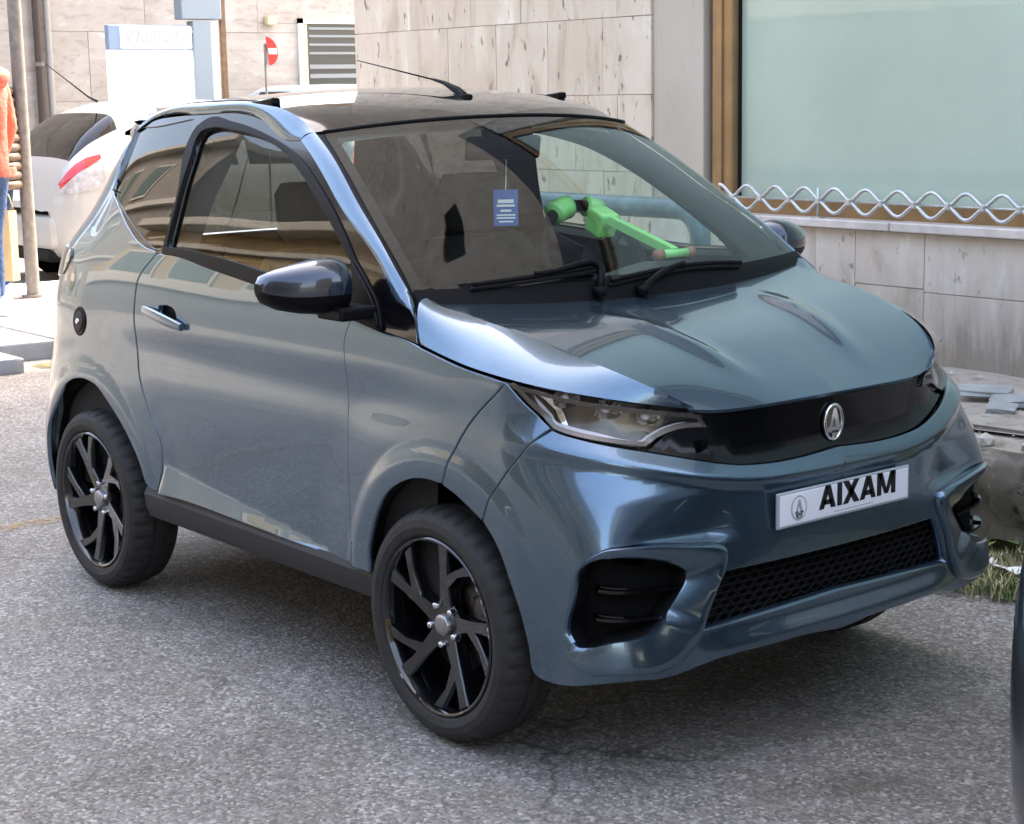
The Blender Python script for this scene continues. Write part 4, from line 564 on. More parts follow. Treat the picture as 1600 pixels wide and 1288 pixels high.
# fascia over the storefront, then the upper storeys that the windscreen mirrors
M['fascia'] = plain('dark_bronze_fascia', (.045, .04, .035), .45)
for a, b in ((-3.3, -.3), (-.29, 2.7), (2.71, 5.7), (5.71, 9)):
    MB().box((a, WY - .03, 5.1), (b, WY + .12, 6.25), .01).build('fascia_panel', M['fascia'], bld)
M['trav_up'] = travertine('travertine_upper_storeys', (.56, .46, .35), (.70, .60, .48), (.40, .31, .22), (1, 1, .2), 5, .4)
def up_slab(a, b, z0, z1): MB().box((a + .004, WY - .02, z0 + .004), (b - .004, WY + .08, z1 - .004)).build('stone_slab', M['trav_up'], bld)
WINS = [(-4.55, -3.3, 13.5, 15.0), (-1.75, -.15, 10.4, 11.6), (1.6, 3.1, 10.4, 11.6), (1.6, 3.1, 13.5, 15.0)]
zz = [5.1, 6.25, 7.6, 9.0, 10.4, 11.6, 13.5, 15.0, 16.6, 18.2, 19.8, 21.4, 23]
for z0, z1 in zip(zz[:-1], zz[1:]):
    xx = [-7.2, -5.9, -4.55, -3.3, -1.75, -.15, 1.6, 3.1, 4.6, 6.2, 7.7, 9.0]
    for a, b in zip(xx[:-1], xx[1:]):
        if z0 < 6 and a >= -3.31: continue
        if any(a >= w[0] - .01 and b <= w[1] + .01 and z0 >= w[2] - .01 and z1 <= w[3] + .01 for w in WINS):
            MB().box((a, WY + .02, z0), (b, WY + .034, z1)).build('upper_window', M['void'], bld)
        else: up_slab(a, b, z0, z1)
MB().box((-7.2, WY + .06, 5.1), (-5.9, WY + 4, 23)).build('backing_wall', M['mortar'], bld)  # bay past the pier: unseen, added to block sky reflected in the windscreen
# smooth jamb, dark recess, bronze frame, frosted pane
MB().box((-3.298, WY + .012, .3), (-2.945, WY + .30, 5.08), .006).build('jamb', M['smooth_stone'], bld)
MB().box((-2.95, WY + .13, .9), (-2.88, WY + .32, 5.08)).build('recess', M['void'], bld)
fr = MB().box((-2.905, WY + .03, .93), (-2.772, WY + .14, 5.08), .008)
fr.build('window_frame', M['bronze'], bld)
MB().box((-2.862, WY + .018, .93), (-2.83, WY + .034, 5.08), .004).build('glazing_bead', M['bronze'], bld)
MB().box((-2.78, WY + .04, .905), (9, WY + .13, 1.0), .008).build('window_frame', M['bronze'], bld)
MB().box((-2.78, WY + .03, 4.98), (9, WY + .13, 5.1), .008).build('window_frame', M['bronze'], bld)
MB().box((2.6, WY + .03, .99), (2.75, WY + .13, 5.0), .008).build('window_frame', M['bronze'], bld)
MB().box((-2.79, WY + .085, .98), (9, WY + .1, 5.02)).build('frosted_pane', M['frosted'], bld)
MB().box((-2.785, WY + .075, .995), (-2.757, WY + .095, 5.0)).build('gasket', M['black_matt'], bld)
for a, b in ((-2.96, -1.74), (-1.735, -.5), (-.495, .8), (.805, 2.1), (2.105, 3.4)):
    MB().box((a, WY - .06, .885), (b, WY + .14, .925 + random.uniform(-.002, .002)), .006).build('window_sill', M['marble'], bld)
lowx = [-3.30, -2.72, -2.20, -1.968, -1.584, -.92, -.45, .05, .6, 1.1, 1.7, 2.3, 2.9]
for k, (a, b) in enumerate(zip(lowx[:-1], lowx[1:])):
    slab(a, b, .25, .626 if k % 3 else .64, M['trav_low'], y=WY - .005)
    slab(a, b, .626 if k % 3 else .64, .88, M['trav_low'], y=WY - .005)

# wavy safety rail on the sill
rail = thing('wavy_rail', (-1.8, WY - .03, .92), 'galvanised wavy window guard rail above the marble sill', 'railing')
P0, PIT = -2.607, .1795
def wave(z0, amp, sgn, ph=0):
    pts = []
    for i in range(0, 620):
        x = -2.79 + i * .008
        c = math.cos(2 * math.pi * (x - P0) / PIT)
        pts.append((x, WY - .035, z0 + sgn * amp * (2 * (.5 + .5 * c)**.8 - 1)))
    return pts
MB().tube(wave(1.033, .026, 1), .0085, 8).build('wave_bar', M['galv'], rail, True)
MB().tube(wave(.975, .026, -1), .0085, 8).build('wave_bar', M['galv'], rail, True)
MB().tube([(-2.8, WY - .035, 1.004), (2.15, WY - .035, 1.004)], .0055, 8).build('rod', M['galv'], rail, True)
for k in range(27):
    x = P0 + PIT * (k + .5)
    MB().box((x - .011, WY - .05, .988), (x + .011, WY - .022, 1.019), .004).build('clamp', M['galv'], rail)
for x in (-2.17, -.4, 1.4):
    MB().tube([(x, WY - .03, .926), (x, WY - .03, 1.06)], .006, 8).build('support', M['galv'], rail, True)
    MB().box((x - .03, WY - .05, .925), (x + .03, WY - .01, .931)).build('foot_plate', M['galv'], rail)

# pipe barrier at the kerb, seen through the car
BY = 2.0
bar = thing('pipe_barrier', (-3.0, BY, .2), 'chipped blue grey pipe barrier between car and wall', 'barrier')
def arc(cx, cz, r, a0, a1, n=8): return [(cx + r * math.cos(R(a0 + (a1 - a0) * i / n)), BY, cz + r * math.sin(R(a0 + (a1 - a0) * i / n))) for i in range(n + 1)]
zt = 1.033
pts = [(-4.2, BY, .1), (-4.2, BY, zt - .12)] + arc(-4.08, zt - .12, .12, 180, 90)[1:] + [(-3, BY, zt)] + arc(-1.97, zt - .12, .12, 90, 0) + [(-1.85, BY, .28)]
MB().tube(pts, .044, 16).build('bent_pipe', M['pipe_blue'], bar, True)
for x in (-4.2, -1.85): MB().cyl((x, BY, walk_z(x) + .0), .08, .02).build('base_collar', M['pipe_blue'], bar)

# ------- far building across the side street
FX = -15.0
far = thing('far_building', (FX, 8, 0), 'pale travertine building across the side street with a shuttered window', 'building')
MB().box((FX - 5, -3, 0), (FX - .012, 26, 4.3)).build('backing_wall', M['mortar'], far)
hz = [0, .75, 1.5, 2.25, 3.0, 3.75, 4.3]
WIN = (8.42, 9.9, 1.60, 2.36)
for k in range(len(hz) - 1):
    yy = np.arange(-3, 26.1, 1.45) + (0, .7)[k % 2]
    for a, b in zip(yy[:-1], yy[1:]):
        z0, z1 = hz[k], hz[k + 1]
        cuts = [(a, b, z0, z1)]
        if b > WIN[0] and a < WIN[1] and z1 > WIN[2] and z0 < WIN[3]:
            cuts = []
            if z0 < WIN[2]: cuts.append((a, b, z0, WIN[2]))
            if z1 > WIN[3]: cuts.append((a, b, WIN[3], z1))
            lo, hi = max(z0, WIN[2]), min(z1, WIN[3])
            if a < WIN[0]: cuts.append((a, WIN[0], lo, hi))
            if b > WIN[1]: cuts.append((WIN[1], b, lo, hi))
        for (p, q, lo, hi) in cuts:
            MB().box((FX - .05, p + .002, lo + .002), (FX + random.uniform(-.004, .004), q - .002, hi - .002), .002).build('stone_slab', M['trav_h'], far)
MB().box((FX - .2, -3, 4.3), (FX + .25, 26, 4.5), .02).build('cornice', M['trav_h'], far)
w = WIN
wf = MB().box((FX - .05, w[0] - .03, w[2] - .06), (FX + .03, w[0] + .04, w[3] + .06)).box((FX - .05, w[0] - .03, w[3]), (FX + .03, w[1] + .04, w[3] + .06)).box((FX - .05, w[0] - .03, w[2] - .06), (FX + .05, w[1] + .04, w[2])).box((FX - .05, w[1], w[2]), (FX + .03, w[1] + .05, w[3])).build('window_frame', plain('white_window_trim', (.78, .77, .74), .6), far)
MB().box((FX - .011, w[0], w[2]), (FX + .012, w[0] + .10, w[3])).build('window_reveal', M['smooth_stone'], far)
MB().box((FX - .011, w[0] + .10, w[2]), (FX - .005, w[1], w[3])).build('window_pane', plain('dim_window', (.05, .055, .06), .15, coat=.6), far)
for z in (1.72, 1.83, 2.00, 2.10, 2.20, 2.29):
    MB().box((FX - .004, w[0] + .12, z), (FX + .012, w[1], z + (.05 if z < 1.9 else .028))).build('shutter_slat', plain('grey_slat', (.22, .24, .25), .5), far)
# ground strip at its foot
fp = MB().box((FX - .2, -3, -.05), (FX + 1.3, 26, .12), .01).build('pavement', M['paving']); prop(fp, kind='structure')

# ------- buildings on the viewer's side, seen in glass and paint
M['ochre'] = plain('ochre_plaster', (.25, .185, .09), .85, var=.15, vscale=2)
M['greyplaster'] = plain('grey_brown_plaster', (.145, .135, .12), .85, var=.15, vscale=2)
M['addedbase'] = plain('added_grey_base', (.095, .098, .10), .85, var=.15, vscale=2)
M['cornice'] = plain('pale_cornice', (.32, .31, .28), .7)
M['shutter'] = plain('dark_green_shutter', (.03, .06, .05), .6)
def facade(name, x0, x1, y, h, mat, label, win, trim=M['cornice'], wz=(2.6, 4.1), pitch=3.0, ww=1.3, bands=(4.6,), base=False):
    t = thing(name, ((x0 + x1) / 2, y, 0), label, 'building')
    MB().box((x0, y - 6, 0), (x1, y, h)).build('wall', mat, t)
    MB().box((x0 - .1, y - 6, h), (x1 + .1, y + .45, h + .28), .03).build('cornice', trim, t)
    for b in bands: MB().box((x0, y - .02, b), (x1, y + .16, b + .22), .02).build('band', trim, t)
    if base: MB().box((x0, y - .02, 0), (x1, y + .10, 2.38), .02).build('plinth', M['addedbase'], t)  # added base, gives the car door a neutral reflection
    n = int((x1 - x0) / pitch)
    for i in range(n):
        cx = x0 + pitch * (i + .5)
        for (a, b) in win:
            f = MB().box((cx - ww / 2 - .12, y - .01, a - .12), (cx + ww / 2 + .12, y + .06, b + .12), .01).build('window', trim, t)
            MB().box((cx - ww / 2, y + .04, a), (cx + ww / 2, y + .09, b), .01).build('shutter', M['shutter'], f)
    return t
facade('ochre_house', -20.5, -6.2, -8.4, 5.3, M['ochre'], 'ochre house with dark shutters reflected in the car door glass', [(2.75, 4.0)], bands=(4.45, 2.4), ww=1.9, base=True)
facade('grey_house', -38, -20.6, -8.6, 9.5, M['greyplaster'], 'tall grey brown house reflected in the rear quarter glass', [(1.0, 2.6), (4.2, 5.8), (7.0, 8.4)], bands=(3.4, 6.4))
facade('plain_house', -3.6, 13, -9.2, 7.0, M['greyplaster'], 'brown house behind the viewer reflected low in the car paint', [(1.0, 2.4), (4.0, 5.4)], bands=(3.1,))
facade('end_house', 16, 30, 1.0, 8.0, M['ochre'], 'ochre house at the end of the street ahead of the car', [(1.0, 2.4), (4.0, 5.4)], bands=(3.1,))
# ---------------------------------------------------------------- the blue microcar
car = thing('microcar', (-.8, 0, 0), 'blue grey two door microcar with black wheels parked by the wall', 'car')

def pip(P, poly):
    """points P inside polygon poly (even-odd)"""
    x, y = P[:, 0], P[:, 1]; ins = np.zeros(len(P), bool); n = len(poly)
    for i in range(n):
        x0, y0 = poly[i]; x1, y1 = poly[(i + 1) % n]
        if y0 == y1: continue
        c = ((y0 > y) != (y1 > y)) & (x < (x1 - x0) * (y - y0) / (y1 - y0) + x0)
        ins ^= c
    return ins

def clean(o, tol=1.2e-3):
    o = np.array(o, float); keep = []
    for p in o:
        if not keep or np.hypot(*(p - keep[-1])) > tol: keep.append(p)
    if np.hypot(*(keep[0] - keep[-1])) < tol: keep.pop()
    o = np.array(keep)
    a = .5 * np.sum(o[:, 0] * np.roll(o[:, 1], -1) - np.roll(o[:, 0], -1) * o[:, 1])
    return o if a > 0 else o[::-1]

def inset(o, d):
    t1 = o - np.roll(o, 1, 0); t2 = np.roll(o, -1, 0) - o
    t1 /= np.linalg.norm(t1, axis=1)[:, None] + 1e-12; t2 /= np.linalg.norm(t2, axis=1)[:, None] + 1e-12
    n1 = np.stack([-t1[:, 1], t1[:, 0]], 1); n2 = np.stack([-t2[:, 1], t2[:, 0]], 1)
    n = n1 + n2; n /= np.linalg.norm(n, axis=1)[:, None] + 1e-9
    return o + n * d

def sz_panel(outline, holes=(), off=0.0, flange=.014, lip=.0022, step=.028, centre=None, hole_flange=None, creases=()):
    """triangulated piece of the body surface with a rolled edge; returns verts, faces, normals of the near half"""
    o = clean(outline); hs = [clean(h) for h in holes]
    loops = [(o, 1)] + [(h, -1) for h in hs]
    pts = []; edges = []; rims = []
    for lp, sg in loops:
        on_c = np.abs(lp[:, 0] - centre) < 2e-4 if centre is not None else np.zeros(len(lp), bool)
        q = inset(lp, lip * sg)
        if centre is not None: q[on_c, 0] = centre
        n0 = len(pts); pts += [tuple(p) for p in q]
        edges += [(n0 + i, n0 + (i + 1) % len(q)) for i in range(len(q))]
        rims.append((n0, lp, on_c, sg, q))
    cp = []
    for cl_ in creases:
        q = np.array(cl_, float); inn = pip(q, inset(o, .006))
        for h_ in hs: inn &= ~pip(q, inset(h_, -.006))
        prev = None
        for k in range(len(q)):
            if inn[k]:
                pts.append(tuple(q[k])); cp.append(q[k])
                if prev is not None: edges.append((prev, len(pts) - 1))
                prev = len(pts) - 1
            else: prev = None
    lo, hi = o.min(0), o.max(0)
    gx = np.arange(lo[0] + step / 2, hi[0], step); gz = np.arange(lo[1] + step * .4, hi[1], step * .8)
    G = np.array([(a + (step / 2 if k % 2 else 0), b) for k, b in enumerate(gz) for a in gx])
    if len(G):
        G = G[pip(G, rims[0][4])]
        for r in rims[1:]: G = G[~pip(G, r[4])] if len(G) else G
        if len(G):
            B = np.array(pts); d = np.sqrt(((G[:, None] - B[None])**2).sum(-1)).min(1); G = G[d > step * .42]
        pts += [tuple(g) for g in G]
    vo, eo, fo, ov, oe, of = delaunay_2d_cdt([Vector(p) for p in pts], edges, [], 0, 1e-6)
    P2 = np.array([v[:] for v in vo]); T = [list(f) for f in fo]
    cen = np.array([P2[f].mean(0) for f in T]); ok = pip(cen, rims[0][4])
    for r in rims[1:]: ok &= ~pip(cen, r[4])
    T = [f for f, k in zip(T, ok) if k]
    back = {}
    for i, lst in enumerate(ov):
        for j in lst: back[j] = i
    S0 = shell(P2[:, 0], P2[:, 1]); N0 = shell_n(P2[:, 0], P2[:, 1])
    V = [tuple(p) for p in (S0 + N0 * off)]; NN = [tuple(n) for n in N0]
    FF = []
    for f in T:
        a, b, c = [np.array(V[i]) for i in f[:3]]
        FF.append(f if np.dot(np.cross(b - a, c - a), N0[f[0]]) > 0 else f[::-1])
    for (n0, lp, on_c, sg, q) in rims:
        fl = flange if sg > 0 or hole_flange is None else hole_flange
        if not fl: continue
        A = shell(lp[:, 0], lp[:, 1]); An = shell_n(lp[:, 0], lp[:, 1]); Q = shell(q[:, 0], q[:, 1])
        out = A - Q; out /= np.linalg.norm(out, axis=1)[:, None] + 1e-9
        b1 = len(V); n = len(lp)
        for i in range(n): V.append(tuple(A[i] + An[i] * (off - lip * .6))); NN.append(tuple((An[i] * .7 + out[i] * .7)))
        b2 = len(V)
        for i in range(n): V.append(tuple(A[i] + An[i] * (off - fl))); NN.append(tuple(out[i]))
        for i in range(n):
            j = (i + 1) % n
            if on_c[i] and on_c[j]: continue
            i0, j0 = back.get(n0 + i), back.get(n0 + j)
            if i0 is None or j0 is None: continue
            for quad in ([i0, j0, b1 + j, b1 + i], [b1 + i, b1 + j, b2 + j, b2 + i]):
                if sg > 0: quad = quad[::-1]
                a, b, c = [np.array(V[k]) for k in quad[:3]]
                FF.append(quad if np.dot(np.cross(b - a, c - a), np.array(NN[quad[2]])) > 0 else quad[::-1])
    return np.array(V), FF, np.array(NN)

def mirror(V, F, NN): return V * [1, -1, 1], [f[::-1] for f in F], NN * [1, -1, 1]

def both(name, key, mat, parent=None, sides=(0, 1), **kw):
    """the near-side panel and its twin on the far side"""
    src = OUTLINE[key] if isinstance(key, str) else key
    V, F, NN = sz_panel(src, **kw); r = []
    if 0 in sides: r.append(mesh(name, V, F, mat, parent[0] if isinstance(parent, (list, tuple)) else (parent or car), True, NN))
    if 1 in sides: 
        a = mirror(V, F, NN); r.append(mesh(name, *a[:2], mat, parent[1] if isinstance(parent, (list, tuple)) else (parent or car), True, a[2]))
    return r

def whole(name, key, mat, parent=None, centre=0.0, **kw):
    """a panel that crosses the centre line"""
    V, F, NN = sz_panel(OUTLINE[key] if isinstance(key, str) else key, centre=centre, **kw)
    A = mirror(V, F, NN); n = len(V)
    return mesh(name, np.vstack([V, A[0]]), F + [[i + n for i in f] for f in A[1]], mat, parent or car, True, np.vstack([NN, A[2]]))

P = M['paint']
_u = np.linspace(.0, .985, 60); _z0 = .372 - .03 * _u
_hg = .10 * np.clip(1 - _u, 0, 1)**.75 * sstep(-.02, .05, _u) + 1e-4
DOOR_CREASE = np.stack([1.215 - (_u * 1.03 - 1.37) , _z0 + _hg], 1)
_s = np.linspace(0, .80, 70); BAR_CREASE = np.stack([_s, .667 + .100 * sstep(.2, .85, _s)], 1)
doors = both('door', 'door', P, step=.018, creases=[DOOR_CREASE], holes=[OUTLINE['handlepocket']], hole_flange=.02)
whole('rear_body', [(min(p[0], SMAX), p[1]) if p[0] < SMAX - .03 else (SMAX, p[1]) for p in OUTLINE['quarter']], P, centre=SMAX, step=.022)
both('front_fender', 'fender', P, step=.015)
both('fender_corner', 'fender_corner', P, step=.014)
# the lower grille opening touches the centre line, so the bumper is cut as one outline
_b = [tuple(p) for p in OUTLINE['bumper']]
_g = [tuple(p) for p in OUTLINE['grille_hole']]
_k = max(i for i, p in enumerate(_b) if p[0] < 2e-4 and p[1] < .36)
_ge = [p for p in _g if p[0] > 2e-4]
_top = [p for p in _g if p[0] <= 2e-4]
_gi = sorted(range(len(_g)), key=lambda i: (_g[i][0] > 2e-4))
# order of the grille outline: centre top -> outer top -> outer bottom -> centre bottom
_path = _ge[::-1]
zt_, zb_ = _g[0][1], min(p[1] for p in _top)
_cut = [p for p in _b[:_k + 1] if not (p[0] < 2e-4 and p[1] > zb_ - .004)] + [(0.0, zb_)] + _path + [(0.0, zt_)] + [p for p in _b[_k + 1:] if not (p[0] < 2e-4 and p[1] < zt_ + .004)]
bumper = whole('front_bumper', _cut, P, holes=[OUTLINE['frame_out']], step=.0125, creases=[BAR_CREASE, BAR_CREASE - [0, .010], BAR_CREASE + [0, .010]], flange=.03, hole_flange=.02)

# rolled frames round the corner air intakes
def rs(key, n):
    o = np.array(OUTLINE[key], float); o = np.vstack([o, o[:1]])
    c = np.r_[0, np.cumsum(np.hypot(*np.diff(o, axis=0).T))]; t = np.linspace(0, c[-1], n + 1)[:-1]
    return np.stack([np.interp(t, c, o[:, 0]), np.interp(t, c, o[:, 1])], 1)
def ring(levels, n=150):
    """loops between the outer and inner outline; each level: (t, (top, right, bottom, left) height above the smooth body)"""
    ctr = clean(OUTLINE['frame_in']).mean(0); ang = np.linspace(-math.pi, math.pi, n + 1)[:-1]
    def polar(key):
        o = clean(OUTLINE[key]) - ctr; a = np.unwrap(np.arctan2(o[:, 1], o[:, 0])); o = np.vstack([o, o[:1]]); a = np.r_[a, a[0] + 2 * math.pi]
        k = np.concatenate([[True], np.maximum.accumulate(a)[:-1] < a[1:]]); a, o = a[k], o[k]
        w = (ang - a[0]) % (2 * math.pi) + a[0]
        return np.stack([np.interp(w, a, o[:, 0]), np.interp(w, a, o[:, 1])], 1) + ctr
    fo, fi = polar('frame_out'), polar('frame_in'); V = []; F = []
    so, zo = fo[:, 0], fo[:, 1]
    wL = sstep(.56, .69, so); wT = sstep(.49, .545, zo) * (1 - wL); wB = (1 - sstep(.335, .39, zo)) * (1 - .7 * wL); wL = wL * (1 - .3 * (1 - sstep(.335, .39, zo)))
    wR = np.clip(1 - wL - wT - wB, 0, 1); tot = wL + wT + wB + wR
    nrm = shell_n(so, zo)
    for (t, hgt) in levels:
        q = fo * (1 - t) + fi * t
        off = (hgt if np.isscalar(hgt) else (wT * hgt[0] + wR * hgt[1] + wB * hgt[2] + wL * hgt[3]) / tot)
        e = 4e-3; u1 = shell(q[:, 0] + e, q[:, 1], True) - shell(q[:, 0] - e, q[:, 1], True); u2 = shell(q[:, 0], q[:, 1] + e, True) - shell(q[:, 0], q[:, 1] - e, True)
        nn = np.cross(u2, u1); nn /= np.linalg.norm(nn, axis=1)[:, None]
        V += [tuple(p) for p in shell(q[:, 0], q[:, 1], True) + nn * np.reshape(off * np.ones(n), (-1, 1))]
    for k in range(len(levels) - 1):
        for i in range(n): F.append([k * n + i, k * n + (i + 1) % n, (k + 1) * n + (i + 1) % n, (k + 1) * n + i])
    V = np.array(V)
    f = F[(n * 2 + 3) if len(levels) > 3 else 3]; c_ = np.cross(V[f[1]] - V[f[0]], V[f[2]] - V[f[0]])
    if np.dot(c_, nrm[3]) < 0: F = [g[::-1] for g in F]
    return V, F
V, F = ring([(0, (-.035, -.03, -.02, -.012)), (0, (.002, .002, .006, .0)), (.05, (.012, .010, .017, .002)), (.14, (.0155, .0135, .021, .003)), (.30, (.0145, .009, .018, .002)), (.60, (.009, -.003, .010, .0)), (.88, (.003, -.013, .002, -.003)), (1.0, (-.003, -.019, -.003, -.005)), (1.01, -.05)])
frames = [mesh('intake_frame', V, F, P, car, True, sharp=42), mesh('intake_frame', V * [1, -1, 1], [f[::-1] for f in F], P, car, True, sharp=42)]
fi = OUTLINE['frame_in']
both('intake_back', inset(clean(fi), -.012), M['void'], frames, off=-.052, flange=0)
lin = ring([(1.0, -.012), (1.04, -.02), (1.10, -.052)])
for k in (0, 1):
    mesh('intake_liner', lin[0] * [1, 1 - 2 * k, 1], lin[1] if not k else [f[::-1] for f in lin[1]], M['black_satin'], frames[k], True)
for (a, b) in (((.695, .4695), (.425, .4505)), ((.705, .4045), (.470, .3925)), ((.69, .4770), (.62, .4735)), ((.70, .4118), (.63, .4085))):
    s = np.linspace(a[0], b[0], 14); z = np.linspace(a[1], b[1], 14) ; offs = -.026 + .012 * np.linspace(0, 1, 14)
    short = b[0] > .6
    pts = shell(s, z) + shell_n(s, z) * (offs if not short else offs - .008)[:, None]
    for k in (0, 1):
        q = pts * [1, 1 - 2 * k, 1]
        o = MB()
        rr = .0035 if not short else .002
        Vv = []; Ff = []
        for i, p in enumerate(q):
            d = np.array([.022, (-.006) * (1 - 2 * k), 0]) * (-1)
            Vv += [tuple(p + [0, 0, rr]), tuple(p - [0, 0, rr]), tuple(p + d - [0, 0, rr]), tuple(p + d + [0, 0, rr])]
        for i in range(len(q) - 1):
            for e in range(4): Ff.append([i * 4 + e, i * 4 + (e + 1) % 4, i * 4 + 4 + (e + 1) % 4, i * 4 + 4 + e])
        Ff += [[0, 1, 2, 3], [len(Vv) - 4 + e for e in (3, 2, 1, 0)]]
        mesh('intake_slat', Vv, Ff, M['black_gloss'], frames[k], False)

# lower grille: dark box with a honeycomb of bars
gh = [p for p in OUTLINE['grille_hole']]
gq = inset(clean(gh), -.01); gq[:, 0] = np.where(gq[:, 0] < .011, 0, gq[:, 0])
grille = whole('lower_grille', gq, M['void'], off=-.055, flange=0, lip=0)
gm = MB(); cw, ch = .034, .0165
zc0, zc1 = .352, .476
polyg = clean(gh)
row = 0; z = zc0 + .004
while z < zc1:
    for i in range(-14, 14):
        cx = (i + (row % 2) * .5) * cw
        hexp = [(cx - cw * .5, z), (cx - cw * .17, z + ch * .5), (cx + cw * .17, z + ch * .5), (cx + cw * .5, z), (cx + cw * .17, z - ch * .5), (cx - cw * .17, z - ch * .5)]
        if not pip(np.array([(abs(cx), z)]), polyg)[0]: continue
        sgn = [1 if h[0] >= 0 else -1 for h in hexp]
        a = np.array([abs(h[0]) for h in hexp]); zz_ = np.array([h[1] for h in hexp])
        q = shell(a, zz_) + shell_n(a, zz_) * -.030
        q[:, 1] *= np.array(sgn); q[:, 1] *= 1
        gm.tube([tuple(p) for p in q], .0019, 4, closed=True)
    z += ch * 1.02; row += 1
gmo = gm.build('grille_mesh', M['black_matt'], grille, False); prop(gmo, kind='stuff')

# grille panel and emblem
M['panel_black'] = plain('black_grille_panel', (.003, .003, .004), .22, 0, .2, spec=.2, bump=.03, bscale=120)
panel = whole('grille_panel', 'panel', M['panel_black'], off=-.012, flange=.02, step=.03)
whole('grille_backing', [(0, .66), (.45, .70), (.60, .74), (.70, .78), (.74, .83), (.62, .88), (.45, .86), (0, .845)], M['void'], off=-.075, flange=0)
EX, EZ = float(shell(np.array([0.]), np.array([.757]))[0, 0]) - .012, .757
def oval(rx, rz, n=40): return [(rx * math.cos(2 * math.pi * k / n), rz * math.sin(2 * math.pi * k / n)) for k in range(n)]
em = MB().prism([(EX, y, EZ + z) for y, z in oval(.030, .041)], (.006, 0, 0)).build('emblem', M['smoke_lens'], car)
MB().tube([(EX + .007, y, EZ + z) for y, z in oval(.0295, .0405)], .0042, 8, closed=True).build('emblem_rim', M['chrome'], em, True)
A_ = [[(-.021, -.022), (-.004, .033), (.004, .033), (-.006, -.003), (-.011, -.022)], [(.004, .033), (.021, -.022), (.011, -.022), (-.003, .012)], [(-.0235, -.010), (.0235, -.010), (.022, -.018), (-.022, -.018)], [(-.012, -.024), (.012, -.024), (.004, -.036), (-.004, -.036)]]
el = MB()
for k, pl in enumerate(A_): el.prism([(EX + .006 + .0007 * k, y, EZ + z) for y, z in pl], (.005, 0, 0))
el.build('emblem_letter', M['chrome'], em)
for sgn in (-1, 1):                                      # small sensor covers at the lamp end of the panel
    s, z = np.array([.377]), np.array([.7495]); q = shell(s, z)[0] + shell_n(s, z)[0] * -.009; 
    b = MB().box((-.004, -.026, -.011), (.003, .026, .011), .004)
    ang = math.atan2(-.38, 1)
    b.v = [tuple(Vector((q[0], q[1] * (-sgn) * -1 if sgn > 0 else q[1], q[2])) + Matrix.Rotation(ang * (-sgn) * -1 if sgn < 0 else -ang, 3, 'Z') @ Vector(v)) for v in b.v]
    b.build('sensor_cover', M['black_satin'], car)

# number plate
px = .628
plate = MB().box((px - .008, -.2275, .5465), (px, .2275, .629), .003).build('number_plate', M['plate_rim'], car)
MB().box((px - .001, -.221, .5525), (px + .0012, .221, .6232), .001).build('plate_face', M['plate_white'], plate)
def letters(items, x, y0, z0, h, mat, parent, name, d=.0008, sl=0.0):
    mb = MB()
    for polys in items:
        for pl in polys: mb.prism([(x, y0 + h * (u + sl * v), z0 + h * v) for u, v in pl], (d, 0, 0))
    return mb.build(name, mat, parent)
def gl_A(o): return [[(o, 0), (o + .30, 0), (o + .56, .62), (o + .56, 1), (o + .40, 1)], [(o + .40, 1), (o + .72, 1), (o + 1.06, 0), (o + .76, 0), (o + .545, .66)], [(o + .24, .17), (o + .86, .17), (o + .80, .38), (o + .30, .38)]]
def gl_I(o): return [[(o, 0), (o + .30, 0), (o + .30, 1), (o, 1)]]
def gl_X(o): return [[(o, 0), (o + .34, 0), (o + 1.06, 1), (o + .72, 1)], [(o, 1), (o + .36, 1), (o + 1.08, 0), (o + .72, 0)]]
def gl_M(o): return [[(o, 0), (o + .29, 0), (o + .29, 1), (o, 1)], [(o + .05, 1), (o + .36, 1), (o + .71, .05), (o + .5, .05)], [(o + .88, 1), (o + 1.19, 1), (o + .75, .05), (o + .53, .05)], [(o + .95, 0), (o + 1.24, 0), (o + 1.24, 1), (o + .95, 1)]]
txt = [gl_A(0), gl_I(1.16), gl_X(1.52), gl_A(2.62), gl_M(3.76)]
for k, g_ in enumerate(txt):
    letters([[p] for p in g_], px + .0012 + .00002 * k, -.093, .5715, .0535, M['plate_black'], plate, 'plate_letter', .0009)
MB().prism([(px + .0012, -.160 + y, .588 + z) for y, z in oval(.026, .0285)], (.0008, 0, 0)).build('plate_logo', plain('grey_print', (.38, .40, .42), .4), plate)
MB().prism([(px + .0021, -.160 + y, .588 + z) for y, z in oval(.022, .0245)], (.0003, 0, 0)).build('plate_logo', M['plate_white'], plate)
letters([[p] for p in A_], px + .0025, -.160, .587, .62, M['plate_rim'], plate, 'plate_logo')
MB().prism([(px + .0027, -.160 + y * .55, .5705 + z * .35) for y, z in oval(.018, .018)], (.0004, 0, 0)).build('plate_logo', M['plate_black'], plate)
for k in range(22):
    a = -.035 + k * .0062
    MB().box((px + .0011, a, .5585), (px + .0015, a + .0042, .5612)).build('plate_small_print', M['plate_rim'], plate) if False else None
MB().box((px + .0011, -.04, .5588), (px + .0015, .095, .5606)).build('plate_small_print', M['plate_rim'], plate)

